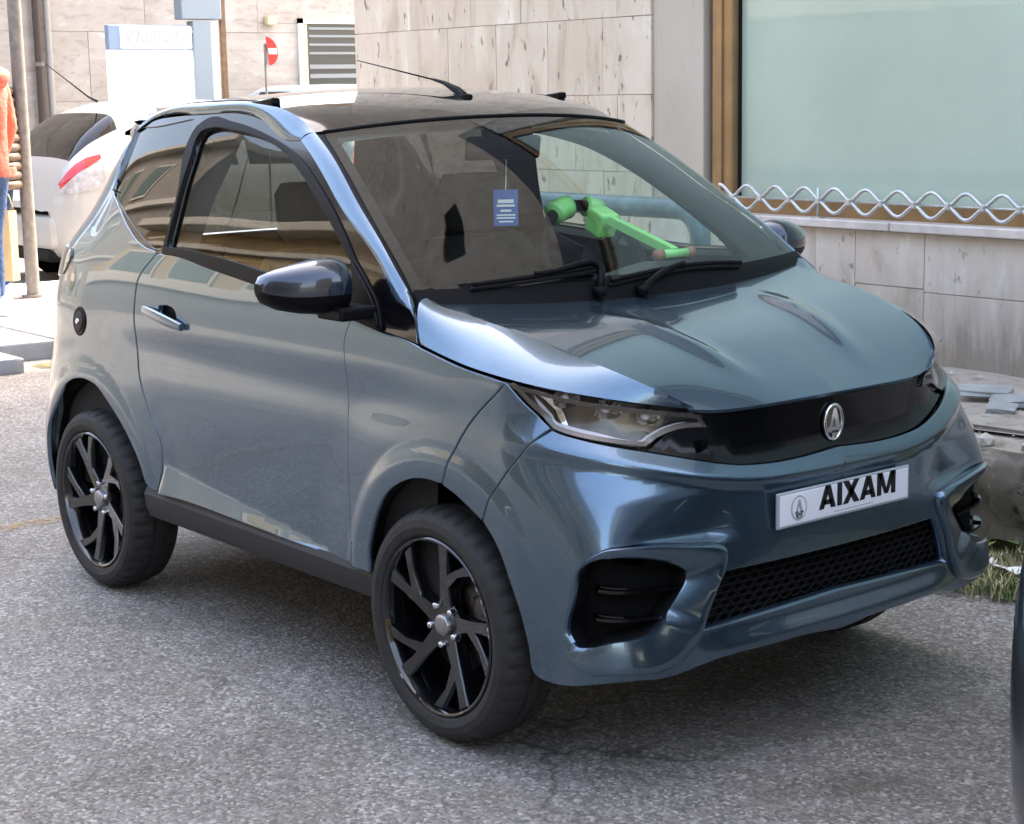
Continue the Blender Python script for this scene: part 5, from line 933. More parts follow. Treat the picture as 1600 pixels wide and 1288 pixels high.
# headlights: clear lens over a deep housing with reflectors and a light guide
lenses = both('headlight', 'lamp', M['clear'], flange=.004, lip=.001, step=.03)
lo = clean(OUTLINE['lamp'])
hs_ = both('lamp_housing', inset(lo, -.004), M['lamp_dark'], lenses, off=-.055, flange=0, lip=0)
for nm, pad, mt, (o0, o1) in (('lamp_bezel', .011, M['lamp_dark'], (-.003, -.030)),):
    a = inset(lo, .0015); b = inset(lo, pad)
    n = len(lo)
    A = shell(a[:, 0], a[:, 1]) + shell_n(a[:, 0], a[:, 1]) * o0; B = shell(b[:, 0], b[:, 1]) + shell_n(b[:, 0], b[:, 1]) * o0 * 1.6; Cc = shell(b[:, 0], b[:, 1]) + shell_n(b[:, 0], b[:, 1]) * o1 * 1.8
    V = np.vstack([A, B, Cc]); F = []
    for k in range(2):
        for i in range(n): F.append([k * n + i, k * n + (i + 1) % n, (k + 1) * n + (i + 1) % n, (k + 1) * n + i])
    for k in (0, 1): mesh(nm, V * [1, 1 - 2 * k, 1], F, mt, lenses[k], True, sharp=40)
both('light_guide', 'drl', M['drl'], lenses, off=-.016, flange=.01, lip=.001)
def shrink(key, f, ds=0, dz=0):
    o = clean(OUTLINE[key]); c = o.mean(0); return (o - c) * f + c + [ds, dz]
# faceted reflector bowls
for (s0, z0, w, h) in ((.70, .862, .062, .040), (.60, .838, .070, .044), (.505, .820, .058, .036)):
    s, z = np.array([s0]), np.array([z0]); c = shell(s, z)[0]; n = shell_n(s, z)[0]
    n = np.array([.9, n[1] * .45, .08]); n /= np.linalg.norm(n)
    t = np.cross([0, 0, 1], n); t /= np.linalg.norm(t); u = np.cross(n, t)
    V = []; F = []; nr, na = 5, 12
    c0 = c - n * .034
    for i in range(nr):
        r = i / (nr - 1)
        for k in range(na):
            a = 2 * math.pi * (k + .5 * (i % 2)) / na
            ca, sa = math.cos(a), math.sin(a); q = (abs(ca)**4 + abs(sa)**4)**-.25
            V.append(tuple(c0 + t * w * .5 * r * ca * q + u * h * .5 * r * sa * q + n * (.026 * r * r - .012)))
    for i in range(nr - 1):
        for k in range(na): F.append([i * na + k, i * na + (k + 1) % na, (i + 1) * na + (k + 1) % na, (i + 1) * na + k])
    V = np.array(V)
    for k in (0, 1):
        sg = np.array([1, 1 - 2 * k, 1])
        rb = mesh('reflector', V * sg, F, M['lamp_chrome'], lenses[k], False)
        MB().lathe([(.0, .0), (.008, -.002), (.0115, -.009), (.011, -.02)], (0, 0, 0), 'X', 14).v
        b = MB().tube([tuple((c0 - n * .008) * sg), tuple((c0 + n * .006) * sg), tuple((c0 + n * .012) * sg)], [.009, .009, .004], 14)
        mesh('bulb', b.v, b.f, M['plate_white'], lenses[k], True)
# amber insert at the inner end, grey trim at the outer end
both('lamp_trim', [(.80, .876), (.765, .868), (.735, .842), (.70, .806), (.712, .801), (.752, .835), (.785, .858), (.835, .880)], M['lamp_chrome'], lenses, off=-.022, flange=.006, lip=.001)

# bonnet
def crv(k): return np.array(CURVE[k], float)
nT = 26
K = resample(crv('hood_crease'), nT); E = resample(crv('hood_edge'), nT)
tt = np.linspace(0, 1, nT)
C0, C1 = crv('hood_rear0')[0], crv('hood_front')[-1]
def hood_pt(t, w, side=1):
    """t: windscreen to nose, w: centre line to crease"""
    i = np.clip(t * (nT - 1), 0, nT - 1); a = int(min(i, nT - 2)); f = i - a
    k = K[a] * (1 - f) + K[a + 1] * f
    q = C0 + (C1 - C0) * t; q = q + np.array([0, 0, .036 * math.sin(math.pi * t**1.3)])
    p = q + (k - q) * abs(w)**1.9
    p[1] = k[1] * w
    yr = -(.17 + .13 * (1 - t))
    rid = math.exp(-((p[1] - yr) / (.022 if p[1] > yr else .045))**2) * float(sstep(.10, .40, np.array(t))) * (1 - float(sstep(.50, .95, np.array(t))))
    dip = float(sstep(yr - .02, yr + .09, np.array(p[1]))) * float(sstep(.0, .3, np.array(t))) * (1 - float(sstep(.7, 1., np.array(t))))
    p[2] += .012 * rid - .006 * dip - .004 * float(sstep(.80, .98, np.array(abs(w)))) * 0
    return p
nW = 48
HV = []; HF = []
ws_ = np.linspace(0, 1, nW)
for t in tt:
    for w in ws_: HV.append(hood_pt(t, w))
# facet outside the crease
corner_ = crv('hood_corner')[0]
nM = 9
for j in range(nT):
    t = tt[j]; k, e = K[j], E[j]
    mid = (k + e) / 2; d = e - k
    out = np.cross(d, [1, 0, 0]); out /= np.linalg.norm(out) + 1e-9
    if out[2] < 0: out = -out
    m = mid + out * (.010 * (1 - t)**.8 + .002)
    if t < .22:
        f = 1 - t / .22; m = m * (1 - f**2) + corner_ * f**2
    tri = np.array([k, m, e])
    for q in np.linspace(0, 1, nM):
        HV.append((1 - q)**2 * k + 2 * q * (1 - q) * (2 * m - (k + e) / 2) + q * q * e)
n1 = nT * nW
for j in range(nT - 1):
    for i in range(nW - 1): HF.append([j * nW + i, (j + 1) * nW + i, (j + 1) * nW + i + 1, j * nW + i + 1])
    for i in range(nM - 1): HF.append([n1 + j * nM + i, n1 + (j + 1) * nM + i, n1 + (j + 1) * nM + i + 1, n1 + j * nM + i + 1])
# nose: roll the front edge of the bonnet onto the curve above the grille panel
Fc = crv('hood_front')
Fr = resample(Fc, 30)[::-1]                               # centre -> lamp
HV = np.array(HV)
base = len(HV)
row = HV[(nT - 1) * nW:(nT) * nW]
# make the last row of the bonnet follow the nose curve
c = np.abs(Fr[:, 1]); 
for i in range(nW):
    y = abs(row[i, 1]); x = np.interp(y, c, Fr[:, 0]); z = np.interp(y, c, Fr[:, 2])
    dx, dz = x - row[i, 0], z - row[i, 2]
    for j in range(nT):
        f = float(sstep(.55, 1, np.array(tt[j])))
        HV[j * nW + i, 0] += dx * f; HV[j * nW + i, 2] += dz * f
    row = HV[(nT - 1) * nW:(nT) * nW]
# thickness: a lip running all round
def lipstrip(idx, d):
    global HV, HF
    b = len(HV); HV = np.vstack([HV, HV[idx] + np.array(d)])
    for a in range(len(idx) - 1): HF.append([idx[a], idx[a + 1], b + a + 1, b + a])
lipstrip([(nT - 1) * nW + i for i in range(nW)], (-.006, 0, -.008))
lipstrip([len(HV) - nW + i for i in range(nW)], (-.03, 0, -.004))
lipstrip([n1 + j * nM + nM - 1 for j in range(nT)], (0, .012, -.006))
lipstrip([n1 + i for i in range(nM)], (.004, 0.004, -.02))
A = HV * [1, -1, 1]; n = len(HV)
bm = bmesh.new()
for v in np.vstack([HV, A]): bm.verts.new(v)
bm.verts.ensure_lookup_table()
for f in HF + [[i + n for i in f[::-1]] for f in HF]:
    try: bm.faces.new([bm.verts[i] for i in f])
    except ValueError: pass
bmesh.ops.remove_doubles(bm, verts=bm.verts[:], dist=4e-4)
bmesh.ops.recalc_face_normals(bm, faces=bm.faces[:])
bm.faces.ensure_lookup_table()
bm.normal_update()
if sum(f.normal.z for f in bm.faces) < 0: bmesh.ops.reverse_faces(bm, faces=bm.faces[:])
bonnet = bm_mesh('bonnet', bm, P, car, True, sharp=17)

# windscreen
na, nb = 33, 17
aa, bb = np.meshgrid(np.linspace(-1, 1, na), np.linspace(0, 1, nb), indexing='ij')
WV = windscreen(aa.ravel(), bb.ravel(), CURVE)
WF = [[i * nb + j, i * nb + j + 1, (i + 1) * nb + j + 1, (i + 1) * nb + j] for i in range(na - 1) for j in range(nb - 1)]
wsobj = mesh('windscreen', WV, WF, M['windscreen'], car, True)
# ceramic border printed on the inside of the glass
def wsring(a0, a1, b0, b1, off, A0=1.0, B0=0.0, B1=1.0):
    V = []; F = []; n = 24
    out = [(A0 * (-1 + 2 * i / n), B0) for i in range(n)] + [(A0, B0 + (B1 - B0) * i / n) for i in range(n)] + [(A0 * (1 - 2 * i / n), B1) for i in range(n)] + [(-A0, B1 - (B1 - B0) * i / n) for i in range(n)]
    inn = [(a0 + (a1 - a0) * i / n, b0) for i in range(n)] + [(a1, b0 + (b1 - b0) * i / n) for i in range(n)] + [(a1 - (a1 - a0) * i / n, b1) for i in range(n)] + [(a0, b1 - (b1 - b0) * i / n) for i in range(n)]
    m = len(out)
    for lst in (out, inn):
        q = np.array(lst); V.append(windscreen(q[:, 0], q[:, 1], CURVE) - np.array([.55, 0, .83]) * off)
    for i in range(m): F.append([i, (i + 1) % m, m + (i + 1) % m, m + i])
    return np.vstack(V), F
V, F = wsring(-.955, .955, .045, .93, .004)
mesh('windscreen_border', V, F, M['black_satin'], wsobj, True)
# cowl below the glass
cV = []; cF = []
for i, a in enumerate(np.linspace(-1, 1, 41)):
    p = windscreen(np.array([a]), np.array([1.0]), CURVE)[0]; hx = .006 * (1 - abs(a)**6) + .002
    p0 = windscreen(np.array([a]), np.array([.955]), CURVE)[0]
    cV += [tuple(p0 + [.004, 0, .004]), tuple(p + [.002, 0, .003]), tuple(p + [hx, 0, -.014]), tuple(p + [hx + .03, 0, -.05])]
for i in range(40):
    for k in range(3): cF.append([i * 4 + k, i * 4 + k + 1, (i + 1) * 4 + k + 1, (i + 1) * 4 + k])
mesh('cowl', cV, cF, M['black_satin'], car, True)

# roof, with the painted rails along both sides
ru = crv('rail_up'); rlow = crv('rail_low')
nR = 28
edge = resample(ru[::-1], nR)
RV = []; nA = 21
for i in range(nR):
    e = edge[i]; t = i / (nR - 1)
    cx = -.593 + (-1.99 + .593) * t; cz = 1.452 + .076 * math.sin(math.pi * min(1, t * .98)**.72) + .018 * t
    for j in range(nA):
        a = -1 + 2 * j / (nA - 1); k = abs(a)**2.2
        RV.append((cx + (e[0] - cx) * k, -e[1] * a * -1 * -1, cz + (e[2] - cz) * k))
RF = [[i * nA + j, (i + 1) * nA + j, (i + 1) * nA + j + 1, i * nA + j + 1] for i in range(nR - 1) for j in range(nA - 1)]
roof = mesh('roof', RV, RF, M['roof_gloss'], car, True)
sv = []; sf_ = []
for j in range(nA):
    p = np.array(RV[(nR - 1) * nA + j]); y = abs(p[1])
    ss_ = np.linspace(3.2, SMAX, 60); q = shell(ss_, np.full(60, min(1.405, p[2] - .025))); k = int(np.argmin(np.abs(np.abs(q[:, 1]) - y))); b = q[k] * [1, 1 if p[1] < 0 else -1, 1]
    sv += [tuple(p), tuple(p + [-.05, 0, -.012]), tuple((p + b) / 2 + [-.06, 0, -.01]), (b[0] - .005, p[1], b[2])]
for j in range(nA - 1):
    for k in range(3): sf_.append([j * 4 + k, j * 4 + k + 1, (j + 1) * 4 + k + 1, (j + 1) * 4 + k])
mesh('roof_spoiler', sv, sf_, M['roof_gloss'], car, True)
LV = np.array(RV) - np.array([0, 0, .035]); LV[:, 1] *= .97
mesh('roof_lining', LV, [f[::-1] for f in RF], M['liner'], car, True)
# header seal between roof and windscreen
MB().tube([tuple(windscreen(np.array([a]), np.array([0.]), CURVE)[0] + [0, 0, .0]) for a in np.linspace(-1, 1, 41)], .0055, 8).build('header_seal', M['black_satin'], car, True)
for sg in (1, -1):
    a = resample(ru[::-1], 40); b = resample(rlow[::-1], 40)
    V = []; F = []
    for i in range(40):
        p, q = a[i], b[i]; m = (p + q) / 2 + np.array([0, -.012, .010])
        for t in np.linspace(0, 1, 7): V.append((1 - t)**2 * p + 2 * t * (1 - t) * m + t * t * q)
        V.append(q + np.array([0, .012, -.004]))
    V = np.array(V) * [1, sg, 1]
    for i in range(39):
        for j in range(7): F.append([i * 8 + j, i * 8 + j + 1, (i + 1) * 8 + j + 1, (i + 1) * 8 + j][::sg])
    rail_ = mesh('roof_rail', V, F, P, car, True, sharp=60)
    # dark gutter with a cap at its front end
    g = MB().tube([tuple((p + np.array([0, .010, -.001])) * [1, sg, 1]) for p in a[9:36]], .006, 8).build('gutter', M['black_satin'], rail_, True)
    c = a[8] * [1, sg, 1]
    MB().box((-.06, -.014, -.012), (.055, .014, .008), .005, Matrix.Translation(Vector(c) + Vector((-.05, .012 * sg, .008))) @ Matrix.Rotation(-.10, 4, 'Y') @ Matrix.Rotation(.0, 4, 'Z')).build('rail_cap', M['black_satin'], rail_)
    # windscreen pillar
    pi_, po = resample(crv('pillar_in'), 30), resample(crv('pillar_out'), 30); wse = resample(np.vstack([crv('ws_edge'), [[-.07, -.69, .97]]]), 30)
    V = []; F = []
    for i in range(30):
        p, q, w = pi_[i], po[i], wse[i]; m = (p + q) / 2 + np.array([.003, -.007, .006])
        for t in np.linspace(0, 1, 6): V.append((1 - t)**2 * p + 2 * t * (1 - t) * m + t * t * q)
        V.append(q + np.array([.002, .004, -.010]))
    V = np.array(V) * [1, sg, 1]
    for i in range(29):
        for j in range(6): F.append([i * 7 + j, i * 7 + j + 1, (i + 1) * 7 + j + 1, (i + 1) * 7 + j][::sg])
    pil = mesh('windscreen_pillar', V, F, P, car, True, sharp=60)
    V = []; F = []
    for i in range(30):
        q, w = po[i] + np.array([.002, .003, -.006]), wse[i] + np.array([0, 0.006, -.004])
        V += [q, (q + w) / 2 + np.array([0, 0, -.002]), w]
    V = np.array(V) * [1, sg, 1]
    for i in range(29):
        for j in range(2): F.append([i * 3 + j, i * 3 + j + 1, (i + 1) * 3 + j + 1, (i + 1) * 3 + j][::sg])
    mesh('pillar_seal', V, F, M['black_satin'], pil, True)
    V = []; F = []
    for i in range(30):
        w = wse[i]; p = pi_[i]
        V += [w + np.array([-.012, .020, -.016]), w + np.array([-.07, .055, -.045]), p + np.array([-.05, .085, -.03]), p + np.array([-.04, .03, -.01])]
    V = np.array(V) * [1, sg, 1]
    for i in range(29):
        for j in range(3): F.append([i * 4 + j, i * 4 + j + 1, (i + 1) * 4 + j + 1, (i + 1) * 4 + j])
    mesh('pillar_lining', V, F, M['seat'], pil, True)

# side glazing
trim = both('glazing_trim', 'trim', M['black_gloss'], holes=[OUTLINE['qglass'], OUTLINE['dglass']], off=-.003, flange=.012, step=.03, hole_flange=.02)
both('quarter_window', 'qglass', M['dark_glass'], off=-.006, flange=0, lip=0, step=.05)
both('door_window', 'dglass', M['side_glass'], off=-.012, flange=0, lip=0, step=.05)
both('window_frame', 'frame_o', M['black_satin'], holes=[OUTLINE['dglass']], off=.005, flange=.008, step=.03, hole_flange=.016)
both('door_inner_frame', 'frame_o', M['seat'], holes=[inset(clean(OUTLINE['dglass']), -.002)], off=-.028, flange=.03, step=.05, hole_flange=.05)
both('mirror_sail', 'sail', M['black_satin'], off=.012, flange=.012)
# waist seal of the door window
wl_ = np.array([p for p in OUTLINE['door'] if p[1] > .955 + .0]); 
bs = sorted([tuple(p) for p in OUTLINE['frame_o'] if p[0] > 1.545], key=lambda p: p[0])
belt_pts = [p for p in OUTLINE['door']][-60:]
# far-side inner skins, so the body is closed seen through the glass
for sg in (-1, 1):
    s = np.linspace(1.25, 3.5, 24)
    V = []; F = []
    for si in s:
        for z in (.30, .55, .80, .955 + .05 * min(1, max(0, (si - 1.4) / .8))):
            p = shell(np.array([si]), np.array([z]))[0] + np.array([0, .055, 0]); V.append(p * [1, sg, 1])
    for i in range(23):
        for j in range(3): F.append([i * 4 + j, i * 4 + j + 1, (i + 1) * 4 + j + 1, (i + 1) * 4 + j])
    mesh('door_lining', V, F, M['seat'], car, True)

# door handles
for k, sg in ((0, 1), (1, -1)):
    s = np.linspace(2.592, 2.372, 16); z = np.linspace(.9175, .8865, 16)
    pr = .004 + .011 * np.sin(np.linspace(.12, math.pi - .2, 16))**.5
    q = (shell(s, z) + shell_n(s, z) * pr[:, None]) * [1, sg, 1]
    o = MB(); V = []; F = []
    for i in range(16):
        tw = 1 - .35 * abs(i / 7.5 - 1)**3
        for a in range(12):
            w = 2 * math.pi * (a + .5) / 12; sq = (abs(math.cos(w))**4 + abs(math.sin(w))**4)**-.25; V.append(tuple(q[i] + np.array([0, -sg * .008 * math.cos(w) * sq, .0155 * tw * math.sin(w) * sq])))
    for i in range(15):
        for a in range(12): F.append([i * 12 + a, i * 12 + (a + 1) % 12, (i + 1) * 12 + (a + 1) % 12, (i + 1) * 12 + a])
    F += [list(range(12)), [15 * 12 + a for a in range(12)][::-1]]
    mesh('handle', V, F, P, doors[k], True, sharp=28)
    both('handle_pocket', OUTLINE['handlepocket'], M['black_satin'], doors, sides=(k,), off=-.018, flange=0, lip=-.003)
# fuel cap
both('fuel_cap', 'fuel', M['black_satin'], sides=(0,), off=.004, flange=.008, lip=.004, step=.02)
fc = np.array(OUTLINE['fuel']); fcc = fc.mean(0)
both('fuel_cap_ring', (fc - fcc) * .66 + fcc, M['cladding'], sides=(0,), off=.0075, flange=.004, lip=.003, step=.02)
both('fuel_lock', (fc - fcc) * .2 + fcc, M['steel'], sides=(0,), off=.012, flange=.005, lip=.002, step=.02)
# rear lamps and tailgate
both('rear_light', 'taillamp', M['smoke_lens'], off=.006, flange=.01, step=.02)
both('rear_light', 'tail2', M['clear'], off=.004, flange=.006, step=.02)
both('rear_lamp_backing', 'tail2', M['smoke_lens'], off=.001, flange=.003, step=.02)
tg = [(3.725, .725), (3.665, .9), (3.605, 1.05), (3.505, 1.25), (3.455, 1.36), (3.50, 1.40), (SMAX, 1.405), (SMAX, 1.385), (3.60, 1.365), (3.64, 1.25), (3.69, 1.06), (SMAX, 1.06), (SMAX, .725)]
whole('tailgate', tg, P, centre=SMAX, step=.04)
whole('rear_window', [(3.69, 1.06), (3.64, 1.25), (3.60, 1.365), (SMAX, 1.385), (SMAX, 1.06)], M['dark_glass'], centre=SMAX, off=-.005, flange=0)

# sills
for sg in (1, -1):
    V = []; F = []
    for i, x in enumerate(np.linspace(-1.46, -.235, 20)):
        top = .372 + (.362 - .372) * i / 19
        for (y, z) in ((-.66, top + .012), (-.703, top + .006), (-.712, top - .012), (-.708, top - .05), (-.695, .288), (-.66, .272), (-.4, .262)):
            V.append((x, y * sg, z))
    for i in range(19):
        for j in range(6): F.append([i * 7 + j, i * 7 + j + 1, (i + 1) * 7 + j + 1, (i + 1) * 7 + j][::-sg])
    mesh('sill', V, F, M['cladding'], car, True, sharp=30)
# dark underbody, wheel housings
MB().box((-2.15, -.45, .235), (.46, .45, .262)).build('underbody', M['void'], car)
MB().box((-.38, -.62, .27), (-.30, .62, .96)).build('bulkhead', M['void'], car)
MB().box((-1.42, -.62, .262), (-.32, .62, .30)).build('floor', M['seat'], car)
for (cx, cz) in ((.035, .318), (-WHEELBASE + .012, .318)):
    for sg in (-1, 1):
        V = []; F = []; n = 26
        for k in range(n + 1):
            a = R(2 + 176 * k / n)
            for y in (-.680, -.64, -.42): V.append((cx + .338 * math.cos(a), y * sg, cz + .338 * math.sin(a)))
        for k in range(n):
            for j in range(2): F.append([k * 3 + j, k * 3 + j + 1, (k + 1) * 3 + j + 1, (k + 1) * 3 + j])
        F.append([k * 3 + 2 for k in range(n + 1)])
        mesh('wheel_housing', V, F, M['void'], car, False)

for sg in (1, -1):                                       # added tubes that block light leaking through the hatch gap
    for pts_ in ([(3.73, .72), (3.665, .9), (3.605, 1.05), (3.505, 1.25), (3.45, 1.38)], [(3.34, 1.43), (3.38, 1.41), (3.45, 1.40), (3.6, 1.405), (3.8, 1.41), (SMAX, 1.41)]):
        q = np.array(pts_); p = shell(q[:, 0], q[:, 1]) - shell_n(q[:, 0], q[:, 1]) * .030
        MB().tube([tuple(v) for v in resample(p * [1, sg, 1], 14)], .018, 8).build('hatch_light_block', M['black_matt'], car, True)

M['hub'] = plain('grey_hub_disc', (.34, .34, .35), .3, .9)
# ---- wheels
def make_wheel(spin, sg):
    """wheel about its own centre, outer face towards -Y (sg=1)"""
    Rt = .283
    prof = [(.205, .150), (.232, .160), (.262, .158), (.274, .146), (.2805, .120), (.283, .106), (.276, .104), (.276, .096), (.283, .094), (.283, .072), (.276, .070), (.276, .062), (.283, .060), (.283, .045), (.281, .030), (.2765, .014), (.268, .003), (.255, -.006), (.238, -.009), (.222, -.004), (.214, .004), (.205, .010)]
    def rf(i, k, r):
        if i in (4, 5, 13, 14, 15) and k % 6 in (0, 1): return r - .0055
        if i in (8, 9, 12) and k % 12 == 3: return r - .002
        return r
    # rim: barrel, lip
    rim = MB()
    rim.lathe([(.2135, .003), (.2145, -.001), (.2115, -.004), (.2065, -.002), (.203, .006), (.199, .020), (.192, .05), (.188, .10), (.196, .145), (.206, .150)], (0, 0, 0), 'Y', 72)
    def yy(r): return .026 - .016 * (r / .2)**2 + .010 * math.exp(-(r / .06)**2)
    def spoke(poly, depth=.03):
        c = np.mean(poly, 0); n = len(poly)
        top = []; mid = []; bot = []
        P2 = np.array(poly); ins = inset(clean(P2), .0045); P2 = clean(P2)
        for (a, b) in ins: top.append((a, yy(math.hypot(a, b)) - .004, b))
        for (a, b) in P2: mid.append((a, yy(math.hypot(a, b)) + .004, b))
        for (a, b) in P2: bot.append((a, yy(math.hypot(a, b)) + depth, b))
        V = top + mid + bot; F = [list(range(n))[::-1] if False else list(range(n))]
        for L_ in (0, 1):
            for i in range(n): F.append([L_ * n + i, (L_ + 1) * n + i, (L_ + 1) * n + (i + 1) % n, L_ * n + (i + 1) % n])
        rim.add(V, F)
    for k in range(5):
        a0 = spin + R(72 * k)
        def pol(r, d): return (r * math.cos(a0 + d), r * math.sin(a0 + d))
        def off(r, w): return (r * math.cos(a0) - w * math.sin(a0), r * math.sin(a0) + w * math.cos(a0))
        # straight spoke with a slight sweep
        spoke([off(.030, -.025), off(.10, -.021), off(.15, -.020), off(.203, -.026), off(.203, .012), off(.15, .014), off(.10, .0175), off(.030, .025)])
        # hooked branch leaving on the clockwise side
        spoke([off(.078, -.010), off(.092, -.018), pol(.150, R(-25)), pol(.203, R(-37)), pol(.203, R(-27)), pol(.168, R(-18.5)), off(.136, -.016), off(.128, -.008)], .022)
    rim.lathe([(.0, .030), (.052, .028), (.058, .034), (.058, .05)], (0, 0, 0), 'Y', 30)
    w = mesh('wheel', rim.v, rim.f, M['rim'], car, True, sharp=35)
    t = MB().lathe(prof, (0, 0, 0), 'Y', 240, rf)
    mesh('tyre', t.v, t.f, M['rubber'], w, True, sharp=24)
    hc = MB().lathe([(0, .0125), (.017, .013), (.0235, .0145), (.0265, .019), (.0265, .03)], (0, 0, 0), 'Y', 28); mesh('hub_cap', hc.v, hc.f, M['hub'], w, True)
    for k in range(5):
        a = spin + R(72 * k + 36)
        b = MB().lathe([(0, .014), (.006, .0145), (.0082, .018), (.0082, .032)], (.049 * math.cos(a), 0, .049 * math.sin(a)), 'Y', 10); mesh('wheel_bolt', b.v, b.f, M['steel'], w, True)
    d = MB().lathe([(.055, .068), (.120, .066), (.122, .070), (.122, .078), (.055, .080)], (0, 0, 0), 'Y', 48); mesh('brake_disc', d.v, d.f, M['disc'], w, True)
    c = MB().box((.062, .055, -.05), (.128, .10, .085), .02); mesh('brake_caliper', c.v, c.f, M['disc'], w, True, sharp=40)
    bk = MB().lathe([(.0, .105), (.19, .105)], (0, 0, 0), 'Y', 30); mesh('wheel_back', bk.v, bk.f, M['void'], w, False)
    return w
def place_wheel(w, x, y, rz):
    w.location = Vector((x, y, .283)) - ROOT[car]; w.rotation_euler = (0, 0, rz)
    for ch in w.children: pass
# the helper puts vertices relative to the car root: wheels are built round their own centre instead
_keep = ROOT[car]; ROOT[car] = Vector((0, 0, 0))
wf_ = make_wheel(R(12), 1); wr_ = make_wheel(R(51), 1)
ROOT[car] = _keep
wf2 = copy_part(wf_, car); wr2 = copy_part(wr_, car)
place_wheel(wf_, 0, -.716, 0); place_wheel(wr_, -WHEELBASE, -.716, 0)
place_wheel(wf2, 0, .716, math.pi); place_wheel(wr2, -WHEELBASE, .716, math.pi)

# ---- door mirrors
def mirror_unit(sg):
    ys = [-.930, -.920, -.89, -.85, -.815, -.78, -.752, -.735]
    cz = [1.066, 1.065, 1.063, 1.064, 1.066, 1.067, 1.066, 1.062]
    hz_ = [.014, .032, .047, .057, .063, .065, .063, .046]
    cx = [-.385, -.378, -.362, -.346, -.334, -.325, -.322, -.322]
    hx = [.020, .048, .064, .070, .072, .072, .068, .05]
    V = []; n = 28
    for y, a, b, c_, d in zip(ys, cx, hx, cz, hz_):
        for k in range(n):
            w = 2 * math.pi * k / n; cw_, sw = math.cos(w), math.sin(w)
            q = (abs(cw_)**2.8 + abs(sw)**2.8)**(-1 / 2.8)
            x = a + b * cw_ * q * (1.0 if cw_ > 0 else .55); z = c_ + d * sw * q
            V.append((x, y * sg, z))
    top = []; low = []
    for i in range(len(ys) - 1):
        for k in range(n):
            f = [i * n + k, i * n + (k + 1) % n, (i + 1) * n + (k + 1) % n, (i + 1) * n + k][::sg]
            zm = math.sin(2 * math.pi * (k + .5) / n)
            (top if zm > -.12 else low).append(f)
    capv = [[(len(ys) - 1) * n + k for k in range(n)][::sg], list(range(n))[::-sg]]
    low_o = mesh('door_mirror', V, low + capv, M['black_satin'], car, True, sharp=60)
    # painted cap a hair proud of the lower shell
    Vc = np.array(V); ctr = np.array([[c0 for c0 in (a, y * sg, c_)] for y, a, c_ in zip(ys, cx, cz)]).repeat(n, 0); Vc = ctr + (Vc - ctr) * np.array([1.03, 1, 1.03])
    mesh('mirror_cap', Vc, top, M['cap'], low_o, True)
    st = MB().box((-.335, -.80 if sg > 0 else .68, .990), (-.225, -.68 if sg > 0 else .80, 1.022), .008); st.build('mirror_arm', M['black_satin'], low_o)
    MB().box((-.366, min(-.895 * sg, -.765 * sg), 1.030), (-.362, max(-.895 * sg, -.765 * sg), 1.10), .001).build('mirror_glass', M['chrome'], low_o)
M['cap'] = paint('dark_blue_mirror_cap', (.02, .03, .05), .6, .25, .3)
mirror_unit(1); mirror_unit(-1)

# ---- wipers, aerial
for nm, pts_, piv in (('a', [(-.80, .968), (-.62, .952), (-.44, .938), (-.262, .925)], (-.30, 1.0)), ('b', [(-.235, .985), (0, .962), (.24, .955), (.49, .975)], (-.10, 1.01))):
    q = [windscreen(np.array([a]), np.array([b]), CURVE)[0] + np.array([.55, 0, .83]) * .010 for a, b in pts_]
    q = resample(np.array(q), 14)
    w = MB().tube([tuple(p + np.array([.006, 0, .012])) for p in q], .0065, 6).build('wiper', M['black_satin'], car, True)
    V = []; F = []
    for p in q: V += [tuple(p + [-.006, 0, -.009]), tuple(p + [.006, 0, .010])]
    for i in range(len(q) - 1): F.append([2 * i, 2 * i + 1, 2 * i + 3, 2 * i + 2])
    bl = MB().tube([tuple(p) for p in q], .005, 5).build('wiper_blade', M['black_matt'], w, True)
    pv = windscreen(np.array([piv[0]]), np.array([piv[1]]), CURVE)[0] + np.array([.012, 0, .010]); mid = (q[6] if nm == 'a' else q[7]) + np.array([.008, 0, .020])
    far_ = q[5] if nm == 'a' else q[7]
    pth = [pv, pv * .6 + mid * .4 + np.array([.002, 0, .010]), mid] if nm == 'b' else [pv, q[-1] + np.array([.012, 0, .016]), q[8] + np.array([.01, 0, .018]), mid]
    MB().tube([tuple(p) for p in resample(np.array(pth), 10)], [.010, .010, .0095, .009, .009, .008, .008, .007, .007, .006], 6).build('wiper_arm', M['black_satin'], w, True)
    MB().cyl(tuple(pv + [0, 0, -.004]), .016, .022, n=14).build('wiper_pivot', M['black_satin'], w, True)
# aerial on the roof
ax, az = -.79, 1.492
aer = MB()
aer.box((-.055, -.017, -.006), (.035, .017, .020), .008, Matrix.Translation((ax, 0, az)))
aer.tube([(ax + .01, 0, az + .012), (ax - .02, 0, az + .030), (ax - .08, 0, az + .052), (ax - .13, 0, az + .062)], [.014, .012, .006, .004], 10)
ae = aer.build('aerial', M['black_satin'], car, True, sharp=40)
MB().tube([(ax - .12, 0, az + .060), (ax - .52, 0, az + .126)], [.0028, .0018], 6).build('aerial_mast', M['black_satin'], ae, True)

